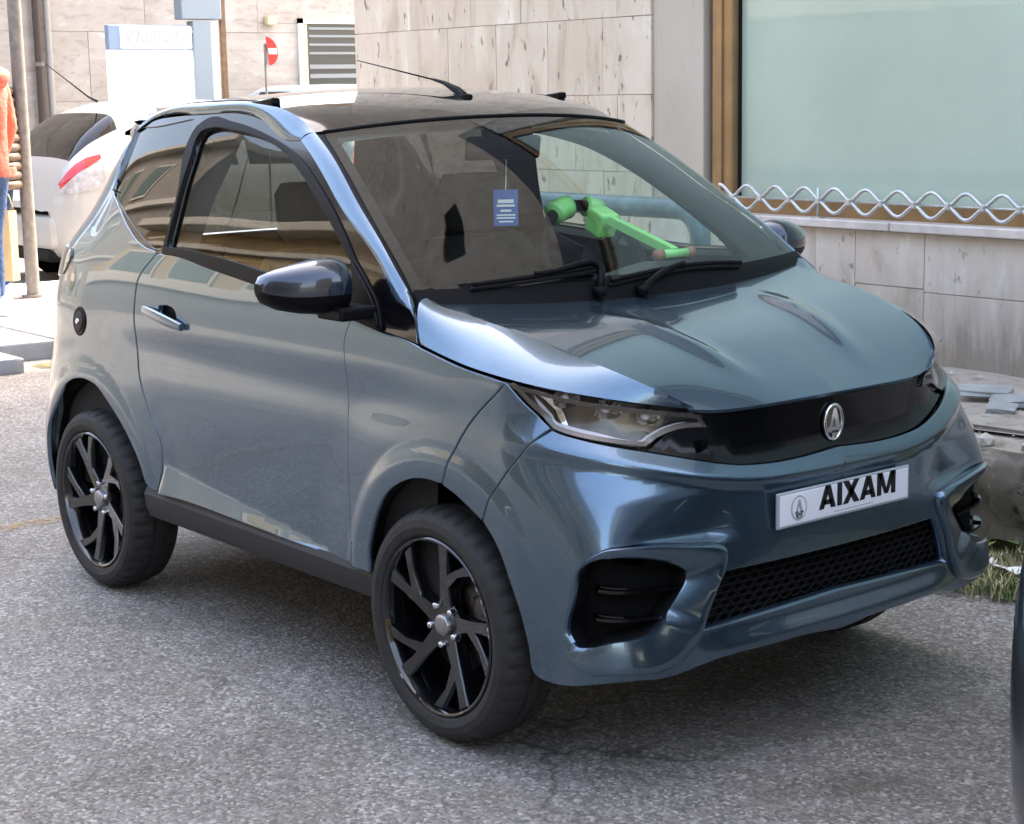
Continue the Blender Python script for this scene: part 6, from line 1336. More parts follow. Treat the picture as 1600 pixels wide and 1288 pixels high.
# ---- cabin
db = MB()
dv = []; dfc = []
prof = [(-.02, 1.005), (-.10, 1.018), (-.22, 1.024), (-.32, 1.015), (-.37, .985), (-.38, .90), (-.34, .70), (-.33, .5)]
for i, y in enumerate(np.linspace(-.62, .62, 25)):
    hump = math.exp(-((y - .28) / .16)**2) * .035
    for (x, z) in prof: dv.append((x - (.04 if z < 1.0 else 0) - .06 * (abs(y) / .62)**3, y, z + (hump if x < -.15 and z > .95 else 0) - .03 * (abs(y) / .62)**4))
m_ = len(prof)
for i in range(24):
    for j in range(m_ - 1): dfc.append([i * m_ + j, i * m_ + j + 1, (i + 1) * m_ + j + 1, (i + 1) * m_ + j])
mesh('dashboard', dv, dfc, M['dash'], car, True, sharp=60)
def seat(y):
    bk = []
    def tab(n, prof_, w):
        V = []; F = []
        for (x, z, ww) in prof_:
            for k in range(12):
                a = 2 * math.pi * k / 12; q = (abs(math.cos(a))**3 + abs(math.sin(a))**3)**(-1 / 3)
                V.append((x + .055 * math.cos(a) * q, y + ww * math.sin(a) * q, z))
        for i in range(len(prof_) - 1):
            for k in range(12): F.append([i * 12 + k, i * 12 + (k + 1) % 12, (i + 1) * 12 + (k + 1) % 12, (i + 1) * 12 + k])
        F += [list(range(12))[::-1], [(len(prof_) - 1) * 12 + k for k in range(12)]]
        return V, F
    V, F = tab(0, [(-.98, .45, .20), (-1.0, .6, .235), (-1.05, .85, .235), (-1.09, 1.02, .21), (-1.105, 1.08, .17)], 0)
    s_ = mesh('seat', V, F, M['seat'], car, True)
    V, F = tab(0, [(-1.11, 1.10, .10), (-1.11, 1.13, .125), (-1.12, 1.24, .125), (-1.12, 1.27, .10)], 0)
    mesh('headrest', V, F, M['seat'], s_, True)
    MB().box((-1.0, y - .22, .38), (-.55, y + .22, .50), .05).build('seat_cushion', M['seat'], s_, True)
seat(-.29); seat(.29)
MB().box((-1.45, -.58, .30), (-1.40, .58, .98), .01).build('rear_bulkhead', M['seat'], car)
MB().box((-1.95, -.55, .86), (-1.42, .55, .90), .01).build('parcel_shelf', M['seat'], car)
# steering wheel
SWc = Vector((-.56, .29, 1.03)); SWr = Matrix.Rotation(R(62), 3, 'Y')
circ_ = [SWc + SWr @ Vector((.18 * math.cos(2 * math.pi * k / 36), .18 * math.sin(2 * math.pi * k / 36), 0)) for k in range(36)]
sw = MB().tube(circ_, .0165, 10, closed=True).build('steering_wheel', M['black_satin'], car, True)
sp = MB()
for a in (0, 125, 235):
    d = SWr @ Vector((math.cos(R(a)), math.sin(R(a)), 0)); sp.tube([tuple(SWc + d * .03), tuple(SWc + d * .17)], [.026, .018], 8)
sp.tube([tuple(SWc + SWr @ Vector((0, 0, -.02))), tuple(SWc + SWr @ Vector((0, 0, .03)))], .06, 20)
sp.build('steering_hub', M['black_satin'], sw, True)
MB().tube([tuple(SWc), (-.30, .29, .90)], .035, 12).build('steering_column', M['black_satin'], sw, True)
# far B pillar and belt
for sg in (-1, 1):
    V = []; F = []
    for z, x0, x1 in ((.5, -1.42, -1.20), (.95, -1.42, -1.22), (1.08, -1.40, -1.20), (1.25, -1.33, -1.17), (1.40, -1.27, -1.12), (1.47, -1.27, -1.10)):
        for x in (x0, x1):
            p = shell(np.array([1.215 - x]), np.array([min(z, 1.46)]))[0]; V.append((x, (p[1] + .03) * sg, z - .02))
    for i in range(5): F.append([2 * i, 2 * i + 1, 2 * i + 3, 2 * i + 2])
    mesh('pillar_lining', V, F, M['seat'], car, True)
# interior mirror with stalk
rv = MB().box((-.012, -.112, -.033), (.012, .112, .033), .011, Matrix.Translation((-.565, -.035, 1.366)) @ Matrix.Rotation(R(-14), 4, 'Z') @ Matrix.Rotation(R(12), 4, 'Y')).build('interior_mirror', M['black_satin'], car, True, sharp=40)
MB().tube([(-.565, -.03, 1.37), (-.545, -.02, 1.41), (-.548, -.015, 1.425)], .012, 8).build('mirror_stalk', M['black_satin'], rv, True)
MB().box((-.60, -.08, 1.40), (-.545, .06, 1.428), .01).build('sensor_cover', M['black_satin'], rv)

# ---- things in the cabin
tagx, tagy = -.600, 0.0
tg_ = MB().box((-.0015, -.034, -.050), (.0015, .034, .050), .0008, Matrix.Translation((tagx, tagy, 1.20)) @ Matrix.Rotation(R(-38), 4, 'Z')).build('air_freshener', M['tag_blue'])
prop(tg_, 'blue card air freshener hanging below the interior mirror', 'air freshener')
MB().tube([(tagx, tagy, 1.247), (tagx + .004, tagy, 1.29), (tagx + .03, tagy - .02, 1.34)], .0012, 5).build('cord', M['white_print'], tg_)
for (dz, w, h) in ((.018, .022, .005), (.006, .025, .003), (-.008, .015, .003), (-.020, .026, .002), (-.028, .026, .002), (-.038, .02, .002)):
    MB().box((.0016, -w, dz - h), (.0022, w, dz + h), 0, Matrix.Translation((tagx, tagy, 1.20)) @ Matrix.Rotation(R(-38), 4, 'Z')).build('print_line', M['white_print'], tg_)
lock = thing('steering_lock', (-.5, .28, 1.05), 'lime green steering wheel lock clamped on the wheel inside the car', 'steering lock')
lb = Vector((-.500, .28, 1.165)); le = Vector((-.222, .28, 1.080))
MB().box((-.036, -.034, -.045), (.030, .034, .026), .008, Matrix.Translation(lb + Vector((-.01, 0, -.01))) @ Matrix.Rotation(R(22), 4, 'Y')).build('lock_body', M['lime'], lock)
dirv = (le - lb).normalized()
MB().tube([tuple(lb + Vector((.02, 0, -.01))), tuple(le)], .0165, 4).build('lock_bar', M['lime'], lock)
MB().box((lb + dirv * .14)[:], (lb + dirv * .14 + Vector((.06, .001, .001)))[:]) if False else None
MB().tube([tuple(le + Vector((0, -.05, -.004))), tuple(le + Vector((0, .05, -.004)))], .012, 10).build('lock_foot', M['lime'], lock, True)
for sy in (-.058, .058): MB().tube([tuple(le + Vector((0, sy - .012, -.004))), tuple(le + Vector((0, sy + .012, -.004)))], .015, 10).build('foot_tip', M['orange_rubber'], lock, True)
# collar gripping the rim of the wheel
cl = []
for k in range(22, 29): cl.append(circ_[k % 36])
top = [SWc + SWr @ Vector((-.18 * math.cos(a), .18 * math.sin(a), 0)) for a in np.linspace(-.52, .5, 12)]
MB().tube([tuple(p) for p in top[:5]], .034, 12).build('lock_collar', M['lime'], lock, True)
MB().tube([tuple(p) for p in top[8:]], .030, 12).build('lock_collar', M['lime'], lock, True)
MB().box((lb + dirv * .10 + Vector((0, -.006, .0165)))[:], (lb + dirv * .10 + Vector((.07, .006, .0175)))[:], 0).build('lock_print', M['plate_black'], lock) if False else None
# ---------------------------------------------------------------- other cars
def loft_car(name, label, L_, W_, H_, paint_, loc, rz, tail=None, wheel_x=(-1.25, 1.25), group=None, belt=.92, nose=.75):
    """a parked hatchback built from cross sections along its length (forward = +X, centre of the footprint at loc)"""
    t = thing(name, loc, label, 'car', group)
    keep = ROOT[t]; ROOT[t] = Vector((0, 0, 0))
    hl = L_ / 2
    # x stations: (x, belt height, roof height, half width, roof half width)
    st = [(-hl, .62, .62, .62, .5), (-hl + .03, .84, .86, .70, .6), (-hl + .12, belt + .04, 1.00, .79, .64), (-hl + .34, belt + .06, H_ - .27, .83, .62), (-hl + .62, belt + .05, H_ - .09, W_ / 2 - .01, .62), (-hl + .98, belt + .03, H_, W_ / 2, .63),
          (-hl + 1.6, belt, H_, W_ / 2, .63), (-hl + 2.15, belt - .01, H_ - .07, W_ / 2, .61), (-hl + 2.75, belt - .02, belt + .12, W_ / 2, .62), (-hl + 3.1, belt - .05, belt + .0, W_ / 2 - .02, .60), (hl - .25, nose + .05, nose + .1, .74, .56), (hl - .06, nose - .1, nose - .06, .66, .5), (hl, .5, .5, .58, .45)]
    X = [s[0] for s in st]; T = np.array([s[1:] for s in st])
    nx = 70; xs_ = np.linspace(-hl, hl, nx); Wt = np.zeros((nx, 4))
    for c in range(4): Wt[:, c] = np.interp(xs_, X, T[:, c])
    for _ in range(2): Wt[1:-1] = (Wt[:-2] + 2 * Wt[1:-1] + Wt[2:]) / 4
    def section(b, r, w, rw):
        r = max(r, b + .004)
        pts = [(0, .22), (w * .85, .22), (w * .97, .30), (w, .48), (w * 1.0, .66), (w * .975, b - .06), (w * .955, b), (w * .955 * .55 + rw * .45, b + (r - b) * .42), (rw + .03, b + (r - b) * .82), (rw - .04, r - .012), (rw * .6, r + .004), (0, r + .008)]
        return np.array(pts)
    ncol = 41; V = np.zeros((nx, ncol, 3))
    for i in range(nx):
        p = section(*Wt[i]); c = np.r_[0, np.cumsum(np.linalg.norm(np.diff(p, axis=0), axis=1))]
        d = np.linspace(0, len(p) - 1, ncol)                # same parameter on every section
        q = np.stack([np.interp(d, np.arange(len(p)), p[:, 0]), np.interp(d, np.arange(len(p)), p[:, 1])], 1)
        qq = q.copy(); qq[1:-1] = (q[:-2] + 2 * q[1:-1] + q[2:]) / 4
        V[i, :, 0] = xs_[i]; V[i, :, 1] = qq[:, 0]; V[i, :, 2] = qq[:, 1]
    par = np.linspace(0, 11, ncol)
    side_glass = []; rear_glass = []; wind = []; body = []
    for i in range(nx - 1):
        xm = (xs_[i] + xs_[i + 1]) / 2 + hl
        for j in range(ncol - 1):
            pm = (par[j] + par[j + 1]) / 2
            f = (i, j)
            a = V[i, j]; ztop = Wt[i, 1]
            g = Wt[i, 1] - Wt[i, 0]
            if 6.15 < pm < 8.5 and 1.02 < xm < 2.55 and g > .2 and abs(xm - 1.75) > .05: side_glass.append(f)
            elif pm > 7.6 and .15 < xm < .62: rear_glass.append(f)
            elif pm > 6.6 and 2.2 < xm < 2.72: wind.append(f)
            else: body.append(f)
    def sub(cells, nm, mat, parent, off=0.0):
        Vv = []; Ff = []; ix = {}
        for sg in ((1, -1) if not off else (off,)):
            for (i, j) in cells:
                f = []
                for (a, b) in ((i, j), (i + 1, j), (i + 1, j + 1), (i, j + 1)):
                    k = (a, b, sg)
                    if V[a, b, 1] < 1e-6: k = (a, b, 0)
                    if k not in ix: ix[k] = len(Vv); Vv.append((V[a, b, 0], V[a, b, 1] * sg, V[a, b, 2]))
                    f.append(ix[k])
                Ff.append(f if sg < 0 else f[::-1])
        return mesh(nm, Vv, Ff, mat, parent, True)
    # wheel arches are cut out of the body side
    def in_arch(i, j):
        return par[j] < 5 and any(math.hypot((xs_[i] + xs_[i + 1]) / 2 - wx, V[i, j, 2] - .30) < .345 for wx in wheel_x) and V[i, j, 1] > .5
    body = [f for f in body if not in_arch(*f)]
    b = sub(body, 'body', paint_, t)
    sub(side_glass, 'side_window', M['dark_glass'], t, 1); sub(side_glass, 'side_window', M['dark_glass'], t, -1); sub(rear_glass, 'rear_window', M['dark_glass'], t); sub(wind, 'windscreen', M['windscreen'], t)
    MB().box((-hl + .35, -.66, .45), (hl - 1.0, .66, belt - .06)).build('cabin_floor', M['seat'], t)
    for y in (-.36, .36):
        MB().box((-hl + .85, y - .22, .8), (-hl + .97, y + .22, 1.28), .05).build('rear_seat', M['seat'], t)
        MB().box((-hl + 1.55, y - .22, .8), (-hl + 1.68, y + .22, 1.30), .05).build('front_seat', M['seat'], t)
    for wx in wheel_x:
        for sg in (1, -1):
            pr = [(.17, .02), (.20, .0), (.27, .0), (.295, .03), (.30, .06), (.30, .15), (.28, .18), (.17, .18)]
            w = MB().lathe([(r, (h - .0) * 1) for r, h in pr], (wx, -W_ / 2 + .02 if sg > 0 else W_ / 2 - .2, .30), 'Y', 36)
            wo = w.build('wheel', M['rubber'], t, True, 45)
            MB().lathe([(0, .03), (.17, .02), (.172, .06)], (wx, -W_ / 2 + .02, .30) if sg > 0 else (wx, W_ / 2 - .05, .30), 'Y', 24).build('wheel_rim', M['disc'], wo, True)
            MB().lathe([(.0, .0), (.36, .0)], (wx, (W_ / 2 - .25) * -sg, .30), 'Y', 24).build('wheel_housing', M['void'], t)
    ROOT[t] = keep; t.rotation_euler = (0, 0, rz)
    return t, V, xs_, par, sub, hl

M['white_paint'] = paint('white_car_paint', (.37, .37, .36), .0, .35, .0)
M['pale_blue_paint'] = paint('pale_blue_car_paint', (.42, .55, .66), .2, .3, .1)
M['dark_paint'] = paint('dark_blue_grey_car_paint', (.025, .035, .042), .4, .35, .3)
wc, WVt, WX, WP, wsub, whl = loft_car('hatchback', 'white hatchback with red and clear tail lamps parked in the side street', 3.85, 1.72, 1.50, M['white_paint'], (-11.05, 5.0, 0), R(90))
keep = ROOT[wc]; ROOT[wc] = Vector((0, 0, 0))
def surf_pt(i, j, sg, off=.012):
    i = np.clip(i, 0, len(WX) - 1.001); j = np.clip(j, 0, len(WP) - 1.001); a, b = int(i), int(j); f, g = i - a, j - b
    p = (WVt[a, b] * (1 - f) * (1 - g) + WVt[a + 1, b] * f * (1 - g) + WVt[a, b + 1] * (1 - f) * g + WVt[a + 1, b + 1] * f * g)
    return np.array([p[0] - off * .6, (p[1] + off) * sg, p[2]])
def surf_patch(rows, nm, mat, sg):
    """rows of (x from tail, z) edges: a curved lamp laid on the flank"""
    Vv = []; Ff = []
    n = 9
    for (x, z0, z1) in rows:
        i = (x) / (2 * whl) * (len(WX) - 1)
        zs = [surf_pt(i, j, sg)[2] for j in np.linspace(10, 36, 80)]; js = np.linspace(10, 36, 80)
        for k in range(n):
            z = z0 + (z1 - z0) * k / (n - 1); j = np.interp(z, zs, js); Vv.append(tuple(surf_pt(i, j, sg)))
    for r in range(len(rows) - 1):
        for k in range(n - 1): Ff.append([r * n + k, r * n + k + 1, (r + 1) * n + k + 1, (r + 1) * n + k][::-sg])
    return mesh(nm, Vv, Ff, mat, wc, True)
M['lens_grey'] = plain('grey_clear_lens', (.36, .36, .38), .2, coat=.6, var=.3, vscale=18)
for sg in (1, -1):
    surf_patch([(.07, .80, .84), (.12, .86, .93), (.20, .93, 1.00), (.30, .985, 1.05), (.42, 1.04, 1.075)], 'tail_lamp', M['red_lens'], sg)
    surf_patch([(.07, .77, .80), (.12, .765, .86), (.20, .77, .93), (.32, .79, .985), (.42, .86, 1.02)], 'tail_lamp_clear', M['lens_grey'], sg)
    MB().box((-whl - .012, sg * .52 - .10, .36), (-whl + .10, sg * .52 + .10, .40), .01).build('reflector', M['red_lens'], wc)
MB().box((-whl - .03, -.66, .30), (-whl + .16, .66, .58), .05).build('rear_bumper', M['white_paint'], wc, True, 40)
MB().box((-whl - .02, -.62, .20), (-whl + .2, .62, .31), .03).build('diffuser', M['black_matt'], wc)
MB().box((-whl + .015, -.26, .66), (-whl + .035, .26, .77), .004).build('number_plate', M['plate_white'], wc)
ob = MB().tube([(-whl + .78, 0, 1.50), (-whl + .70, 0, 1.54), (-whl + .33, 0, 1.82)], [.013, .008, .003], 8).build('aerial', M['black_satin'], wc, True)
ROOT[wc] = keep
bc = loft_car('hatchback', 'pale blue car seen as a strip of roof above the microcar', 3.9, 1.74, 1.63, M['pale_blue_paint'], (-12.95, 7.8, 0), 0)
dc = loft_car('hatchback', 'dark car cut off by the right edge, parked ahead of the microcar', 3.9, 1.70, 1.48, M['dark_paint'], (3.488, -.02, 0), 0)

# ---------------------------------------------------------------- street furniture on the left
M['pole_grey'] = plain('weathered_grey_pole', (.20, .19, .175), .6, .2, var=.3, vscale=20)
pole = MB().tube([(-8.83, 2.19, .10), (-8.83, 2.19, 3.6)], .048, 16).build('sign_pole', M['pole_grey'], None, True, 40)
prop(pole, 'weathered grey steel pole standing on the pale pavement beside the pedestrian', 'pole')
MB().cyl((-8.83, 2.19, .125), .075, .03).build('base_collar', M['pole_grey'], pole, True, 40)
MB().box((-8.79, 2.12, 2.55), (-8.775, 2.62, 3.05), .004).build('sign_plate', M['galv'], pole)
dp = MB().tube([(FX + .08, 5.085, .1), (FX + .08, 5.085, 6.1)], .045, 14).build('downpipe', plain('brown_downpipe', (.055, .04, .035), .5), None, True, 40)
prop(dp, 'dark brown downpipe on the pale wall across the side street', 'downpipe')
for z in (.9, 1.9, 2.9, 3.9): MB().cyl((FX + .08, 5.085, z), .052, .04).build('bracket', M['pole_grey'], dp)
c2 = MB().tube([(FX + .06, 5.21, .1), (FX + .06, 5.21, 6.1)], .038, 12).build('cable_duct', plain('grey_conduit', (.30, .29, .28), .5), None, True, 40)
prop(c2, 'light grey conduit running up beside the brown downpipe', 'conduit')
# yellowish junction box
jb = MB().box((FX + .005, 7.935, 2.34), (FX + .09, 8.065, 2.44), .01).build('junction_box', plain('cream_plastic', (.62, .52, .30), .5))
prop(jb, 'small cream junction box on the wall above the no entry sign', 'box')

# tall service totem with a lit panel, and the brown post beside it
M['totem'] = plain('pale_blue_grey_metal', (.22, .27, .32), .4, .1)
M['lit_white'] = plain('lit_white_panel', (.9, .88, .82), .5, emit=((1.0, .97, .88), .25))
M['lit_yellow'] = plain('lit_yellow_edge', (.85, .72, .12), .5, emit=((1.0, .86, .25), .1))

TX = -13.6
tot = thing('service_totem', (TX, 6.36, 0), 'pale blue totem column with a glaring white lit panel on its left', 'sign')
MB().box((TX - .12, 6.215, 0), (TX + .02, 6.43, 2.31), .01).build('column', M['totem'], tot)
MB().box((TX - .12, 6.432, 0), (TX + .012, 6.515, 2.31), .01).build('column_side_shading', plain('pale_side_shading', (.72, .73, .74), .4), tot)  # right side of the column, its shading painted as a paler strip
MB().box((TX - .14, 6.085, 2.325), (TX + .03, 6.56, 4.6), .012).build('column_head', M['totem'], tot)
MB().box((TX - .08, 5.25, 1.20), (TX + .0, 6.21, 2.005), .01).build('lit_panel', M['lit_white'], tot)
MB().box((TX - .08, 5.25, 2.015), (TX + .0, 6.21, 2.265), .01).build('header_panel', plain('pale_blue_header', (.20, .28, .40), .4), tot)
hl_ = MB().box((TX + .0, 5.385, 2.03), (TX + .012, 6.20, 2.25), .004).build('header_light', M['lit_white'], tot)
MB().box((TX + .0, 6.135, 1.74), (TX + .004, 6.15, 1.97)).build('panel_edge', M['lit_yellow'], tot)
# lettering of the header, its glare put into a pale print colour: VALPOINT
GL = {'V': [[(0, 1), (.24, 1), (.5, .25), (.42, 0), (.34, 0)], [(.84, 1), (.60, 1), (.34, .25), (.42, 0), (.50, 0)]],
      'A': [[(0, 0), (.24, 0), (.5, .8), (.5, 1), (.34, 1)], [(.84, 0), (.6, 0), (.34, .8), (.34, 1), (.5, 1)], [(.2, .2), (.64, .2), (.58, .38), (.26, .38)]],
      'L': [[(0, 0), (.22, 0), (.22, 1), (0, 1)], [(.22, 0), (.6, 0), (.6, .2), (.22, .2)]],
      'P': [[(0, 0), (.22, 0), (.22, 1), (0, 1)], [(.22, .82), (.6, .82), (.6, 1), (.22, 1)], [(.22, .38), (.6, .38), (.6, .55), (.22, .55)], [(.5, .5), (.7, .5), (.7, .88), (.5, .88)]],
      'O': [[(0, .1), (.2, .1), (.2, .9), (0, .9)], [(.6, .1), (.8, .1), (.8, .9), (.6, .9)], [(.1, .8), (.7, .8), (.7, 1), (.1, 1)], [(.1, 0), (.7, 0), (.7, .2), (.1, .2)]],
      'I': [[(0, 0), (.22, 0), (.22, 1), (0, 1)]],
      'N': [[(0, 0), (.21, 0), (.21, 1), (0, 1)], [(.59, 0), (.8, 0), (.8, 1), (.59, 1)], [(.0, 1), (.26, 1), (.8, 0), (.54, 0)]],
      'T': [[(0, .8), (.72, .8), (.72, 1), (0, 1)], [(.25, 0), (.47, 0), (.47, .8), (.25, .8)]]}
yy_ = 5.42
M['faint_print'] = plain('painted_glare_print', (.34, .36, .38), .5)
for ch in 'VALPOINT':
    mb = MB(); h_ = .125
    for q, pl in enumerate(GL[ch]): mb.prism([(TX + .0125 + .0004 * q, yy_ + h_ * u, 2.085 + h_ * v) for u, v in pl], (.003, 0, 0))
    mb.build('header_letter', M['faint_print'], tot)
    yy_ += h_ * (max(u for pl in GL[ch] for u, v in pl) + .12)
bp_ = MB().box((TX - .05, 6.56, 0), (TX + .0, 6.625, 4.6), .008).build('post', plain('rusty_brown_steel', (.16, .10, .055), .7, var=.35, vscale=12))
prop(bp_, 'narrow rusty brown post right beside the pale totem column', 'post')

# bent no entry sign on its thin post
NX = -9.9
ne = thing('no_entry_sign', (NX, 4.9, 0), 'bent red no entry sign on a thin grey post in front of the far wall', 'road sign')
sy, sz, sr = 4.885, 1.893, .119
MB().tube([(NX - .03, sy - .012, .02), (NX - .03, sy - .008, sz + .06)], .011, 10).build('post', M['pole_grey'], ne, True, 40)
M['sign_red'] = plain('sign_red', (.50, .015, .015), .4); M['sign_white'] = plain('sign_white', (.7, .7, .7), .4)
def halfdisc(r, n=16): return [(r * .84 * math.cos(R(-90 + 180 * k / n)), r * math.sin(R(-90 + 180 * k / n))) for k in range(n + 1)]
lean = lambda b: -.12 * b                                 # the disc leans a little
dsk = MB().prism([(NX, sy + a + lean(b), sz + b) for a, b in halfdisc(sr)], (-.005, 0, 0)).build('sign_disc', M['sign_red'], ne)
MB().prism([(NX - .004, sy - .002 + lean(-sr), sz - sr), (NX - .004, sy - .002 + lean(sr), sz + sr), (NX - .085, sy + .02, sz + sr * .75), (NX - .085, sy + .02, sz - sr * .75)], (0, .004, 0)).build('folded_half', M['galv'], ne)
MB().prism([(NX + .0005, sy + a + lean(b), sz + b) for a, b in ((.006, -.026), (.088, -.026), (.091, .024), (.006, .024))], (.0025, 0, 0)).build('sign_bar', M['sign_white'], dsk)

# ---------------------------------------------------------------- people at the left edge
def add_skin(name, V, E, Rad, root, parent, mat, fmat=None, sub=2, mats=None):
    me = bpy.data.meshes.new(name); me.from_pydata(V, E, []); o = bpy.data.objects.new(name, me); COL.objects.link(o)
    md = o.modifiers.new('s', 'SKIN'); md.use_smooth_shade = True
    for i, v in enumerate(me.skin_vertices[0].data):
        r = Rad[i]; v.radius = r if isinstance(r, tuple) else (r, r); v.use_root = (i == root)
    sb = o.modifiers.new('u', 'SUBSURF'); sb.levels = sub; sb.render_levels = sub
    dg = bpy.context.evaluated_depsgraph_get(); dg.update()
    m2 = bpy.data.meshes.new_from_object(o.evaluated_get(dg)); bpy.data.objects.remove(o)
    m2.name = name
    for m in (mats or [mat]): m2.materials.append(m)
    if fmat:
        for p in m2.polygons: p.material_index = fmat(p.center)
    m2.polygons.foreach_set('use_smooth', [True] * len(m2.polygons))
    r = bpy.data.objects.new(name, m2); COL.objects.link(r); r.parent = parent
    return r
M['skin'] = plain('skin', (.42, .24, .17), .5); M['hair'] = plain('dark_hair', (.012, .010, .009), .6)
M['coral'] = plain('coral_cotton', (.55, .14, .095), .85, bump=1.0, bscale=17, var=.12, vscale=12); M['jeans'] = plain('blue_denim', (.03, .07, .17), .85, bump=1.0, bscale=22, var=.25, vscale=14)
M['puffer'] = plain('brown_puffer_nylon', (.10, .068, .045), .45, var=.15, vscale=20); M['sneaker'] = plain('white_sneaker', (.75, .74, .72), .55)
M['kraft'] = plain('kraft_paper', (.62, .42, .20), .8, var=.1, vscale=10)
def person(loc, rz, label, top, coat=False, arm=0.0, s=1.0):
    t = thing('person', loc, label, 'person'); t.rotation_euler = (0, 0, rz); t.scale = (s, s, s)
    keep = ROOT[t]; ROOT[t] = Vector((0, 0, 0))
    V = [(0, 0, .96), (0, 0, 1.12), (0, 0, 1.30), (.0, 0, 1.44), (.01, 0, 1.52), (.03, 0, 1.60), (.02, 0, 1.70)]
    E = [(0, 1), (1, 2), (2, 3), (3, 4), (4, 5), (5, 6)]; Rd = [(.15, .11), (.14, .10), (.17, .115), (.13, .09), .055, (.075, .085), (.078, .09)]
    hands = []
    for sg in (1, -1):
        b = len(V)
        V += [(0, .09 * sg, .90), (.03 - .03 * sg, .10 * sg, .50), (.0 - .05 * sg, .10 * sg, .10), (.10 - .05 * sg, .11 * sg, .05)]
        E += [(0, b), (b, b + 1), (b + 1, b + 2), (b + 2, b + 3)]; Rd += [.095, .062, .045, .042]
        a = len(V)
        V += [(0, .19 * sg, 1.42), (-.03 + arm * .3, .235 * sg, 1.15), (.06 + arm, .225 * sg, .92), (.09 + arm, .22 * sg, .84)]
        E += [(3, a), (a, a + 1), (a + 1, a + 2), (a + 2, a + 3)]; Rd += [.066, .050, .036, (.030, .020)]
        hands.append((Vector(V[-1]), sg))
    body = add_skin('body', V, E, Rd, 0, t, None, lambda c: (0 if c.z > 1.50 or (abs(c.y) > .16 and c.z < .93) else (1 if c.z > .86 or abs(c.y) > .17 else 2)), mats=[M['skin'], top, M['jeans']])
    for h, sg in hands:
        for k in range(5):
            b0 = h + Vector((-.024 + .016 * k if k < 4 else .03, 0, -.03 if k < 4 else .02)); ln = (.062, .072, .068, .052, .045)[k]
            d1 = Vector((.012, -.012 * sg, -ln * .55)) if k < 4 else Vector((.02, -.012 * sg, -.026)); d2 = Vector((.006, -.022 * sg, -ln * .45)) if k < 4 else Vector((.008, -.01 * sg, -.022))
            add_skin('finger', [tuple(h), tuple(b0), tuple(b0 + d1), tuple(b0 + d1 + d2)], [(0, 1), (1, 2), (2, 3)], [.012, .0095, .0085, .007], 0, t, M['skin'], sub=1)
    hr = MB(); Vh = []; Fh = []
    for i in range(9):
        ph = R(-25 + 115 * i / 8)
        for k in range(20):
            a = 2 * math.pi * k / 20; bk = .004 if math.cos(a) < .3 or ph > R(38) else -.02
            Vh.append((.012 + (.098 + bk) * math.cos(ph) * math.cos(a), (.084 + bk) * math.cos(ph) * math.sin(a), 1.695 + .118 * math.sin(ph)))
    for i in range(8):
        for k in range(20): Fh.append([i * 20 + k, i * 20 + (k + 1) % 20, (i + 1) * 20 + (k + 1) % 20, (i + 1) * 20 + k])
    mesh('hair', Vh, Fh, M['hair'], t, True)
    MB().tube([(.10, 0, 1.665), (.122, 0, 1.645)], [.008, .013], 8).build('nose', M['skin'], t, True)
    for sg in (1, -1):
        MB().lathe([(0, .0), (.011, .003), (.013, .009)], (.092, .032 * sg, 1.685), 'X', 10).build('eye', M['sneaker'], t, True)
        MB().tube([(.02, .083 * sg, 1.70), (.015, .092 * sg, 1.68), (.02, .083 * sg, 1.655)], [.008, .012, .008], 8).build('ear', M['skin'], t, True)
        sh = MB().box((-.12 - .05 * sg, .065 * sg - .0 if sg > 0 else -.145, .0), (.17 - .05 * sg, .145 if sg > 0 else -.065, .035), .012).tube([(-.07 - .05 * sg, .105 * sg, .05), (.02 - .05 * sg, .107 * sg, .065), (.10 - .05 * sg, .108 * sg, .045), (.145 - .05 * sg, .108 * sg, .035)], [.045, .05, .042, .03], 12)
        sh.build('sneaker', M['sneaker'], t, True, 50)
    MB().box((.103, -.022, 1.615), (.108, .022, 1.622), .002).build('mouth', plain('lip', (.35, .12, .10), .5), t)
    if not coat:                                         # hood lying on the back, hem and cuffs
        MB().tube([(.055, .085, 1.50), (-.03, .115, 1.50), (-.105, .06, 1.475), (-.125, 0, 1.45), (-.105, -.06, 1.475), (-.03, -.115, 1.50), (.055, -.085, 1.50)], [.025, .04, .05, .055, .05, .04, .025], 12).build('hood', top, t, True)
        MB().lathe([(.165, 0), (.172, .03), (.166, .06)], (0, 0, .86), 'Z', 30).build('hem', top, t, True)
    else:                                                # quilted coat: stacked padded tubes round body and arms
        for i in range(11):
            z = .80 + .064 * i; rr = .205 - .03 * abs(i - 5) / 5 * (i > 5)
            V = []; F = []
            pr = [(0, -.032), (.018, -.024), (.028, 0), (.018, .024), (0, .032)]
            Vv = []
            for k in range(30):
                a = 2 * math.pi * k / 30
                for (d, h) in pr: Vv.append(((rr * .72 + d) * math.cos(a), (rr + d) * math.sin(a), z + h))
            for k in range(30):
                for j in range(4): F.append([k * 5 + j, ((k + 1) % 30) * 5 + j, ((k + 1) % 30) * 5 + j + 1, k * 5 + j + 1])
            mesh('coat_panel', Vv, F, top, t, True)
        for sg in (1, -1):
            A = Vector((0, .19 * sg, 1.42)); B = Vector((-.03 + arm * .3, .245 * sg, 1.15)); Cc = Vector((.06 + arm, .232 * sg, .92))
            for i in range(9):
                f = i / 8 * 2; p = A.lerp(B, f) if f < 1 else B.lerp(Cc, f - 1); d = (B - A if f < 1 else Cc - B).normalized() * .034
                MB().tube([tuple(p - d), tuple(p - d * .6), tuple(p), tuple(p + d * .6), tuple(p + d)], [.056, .070, .074, .070, .056], 14).build('sleeve_panel', top, t, True)
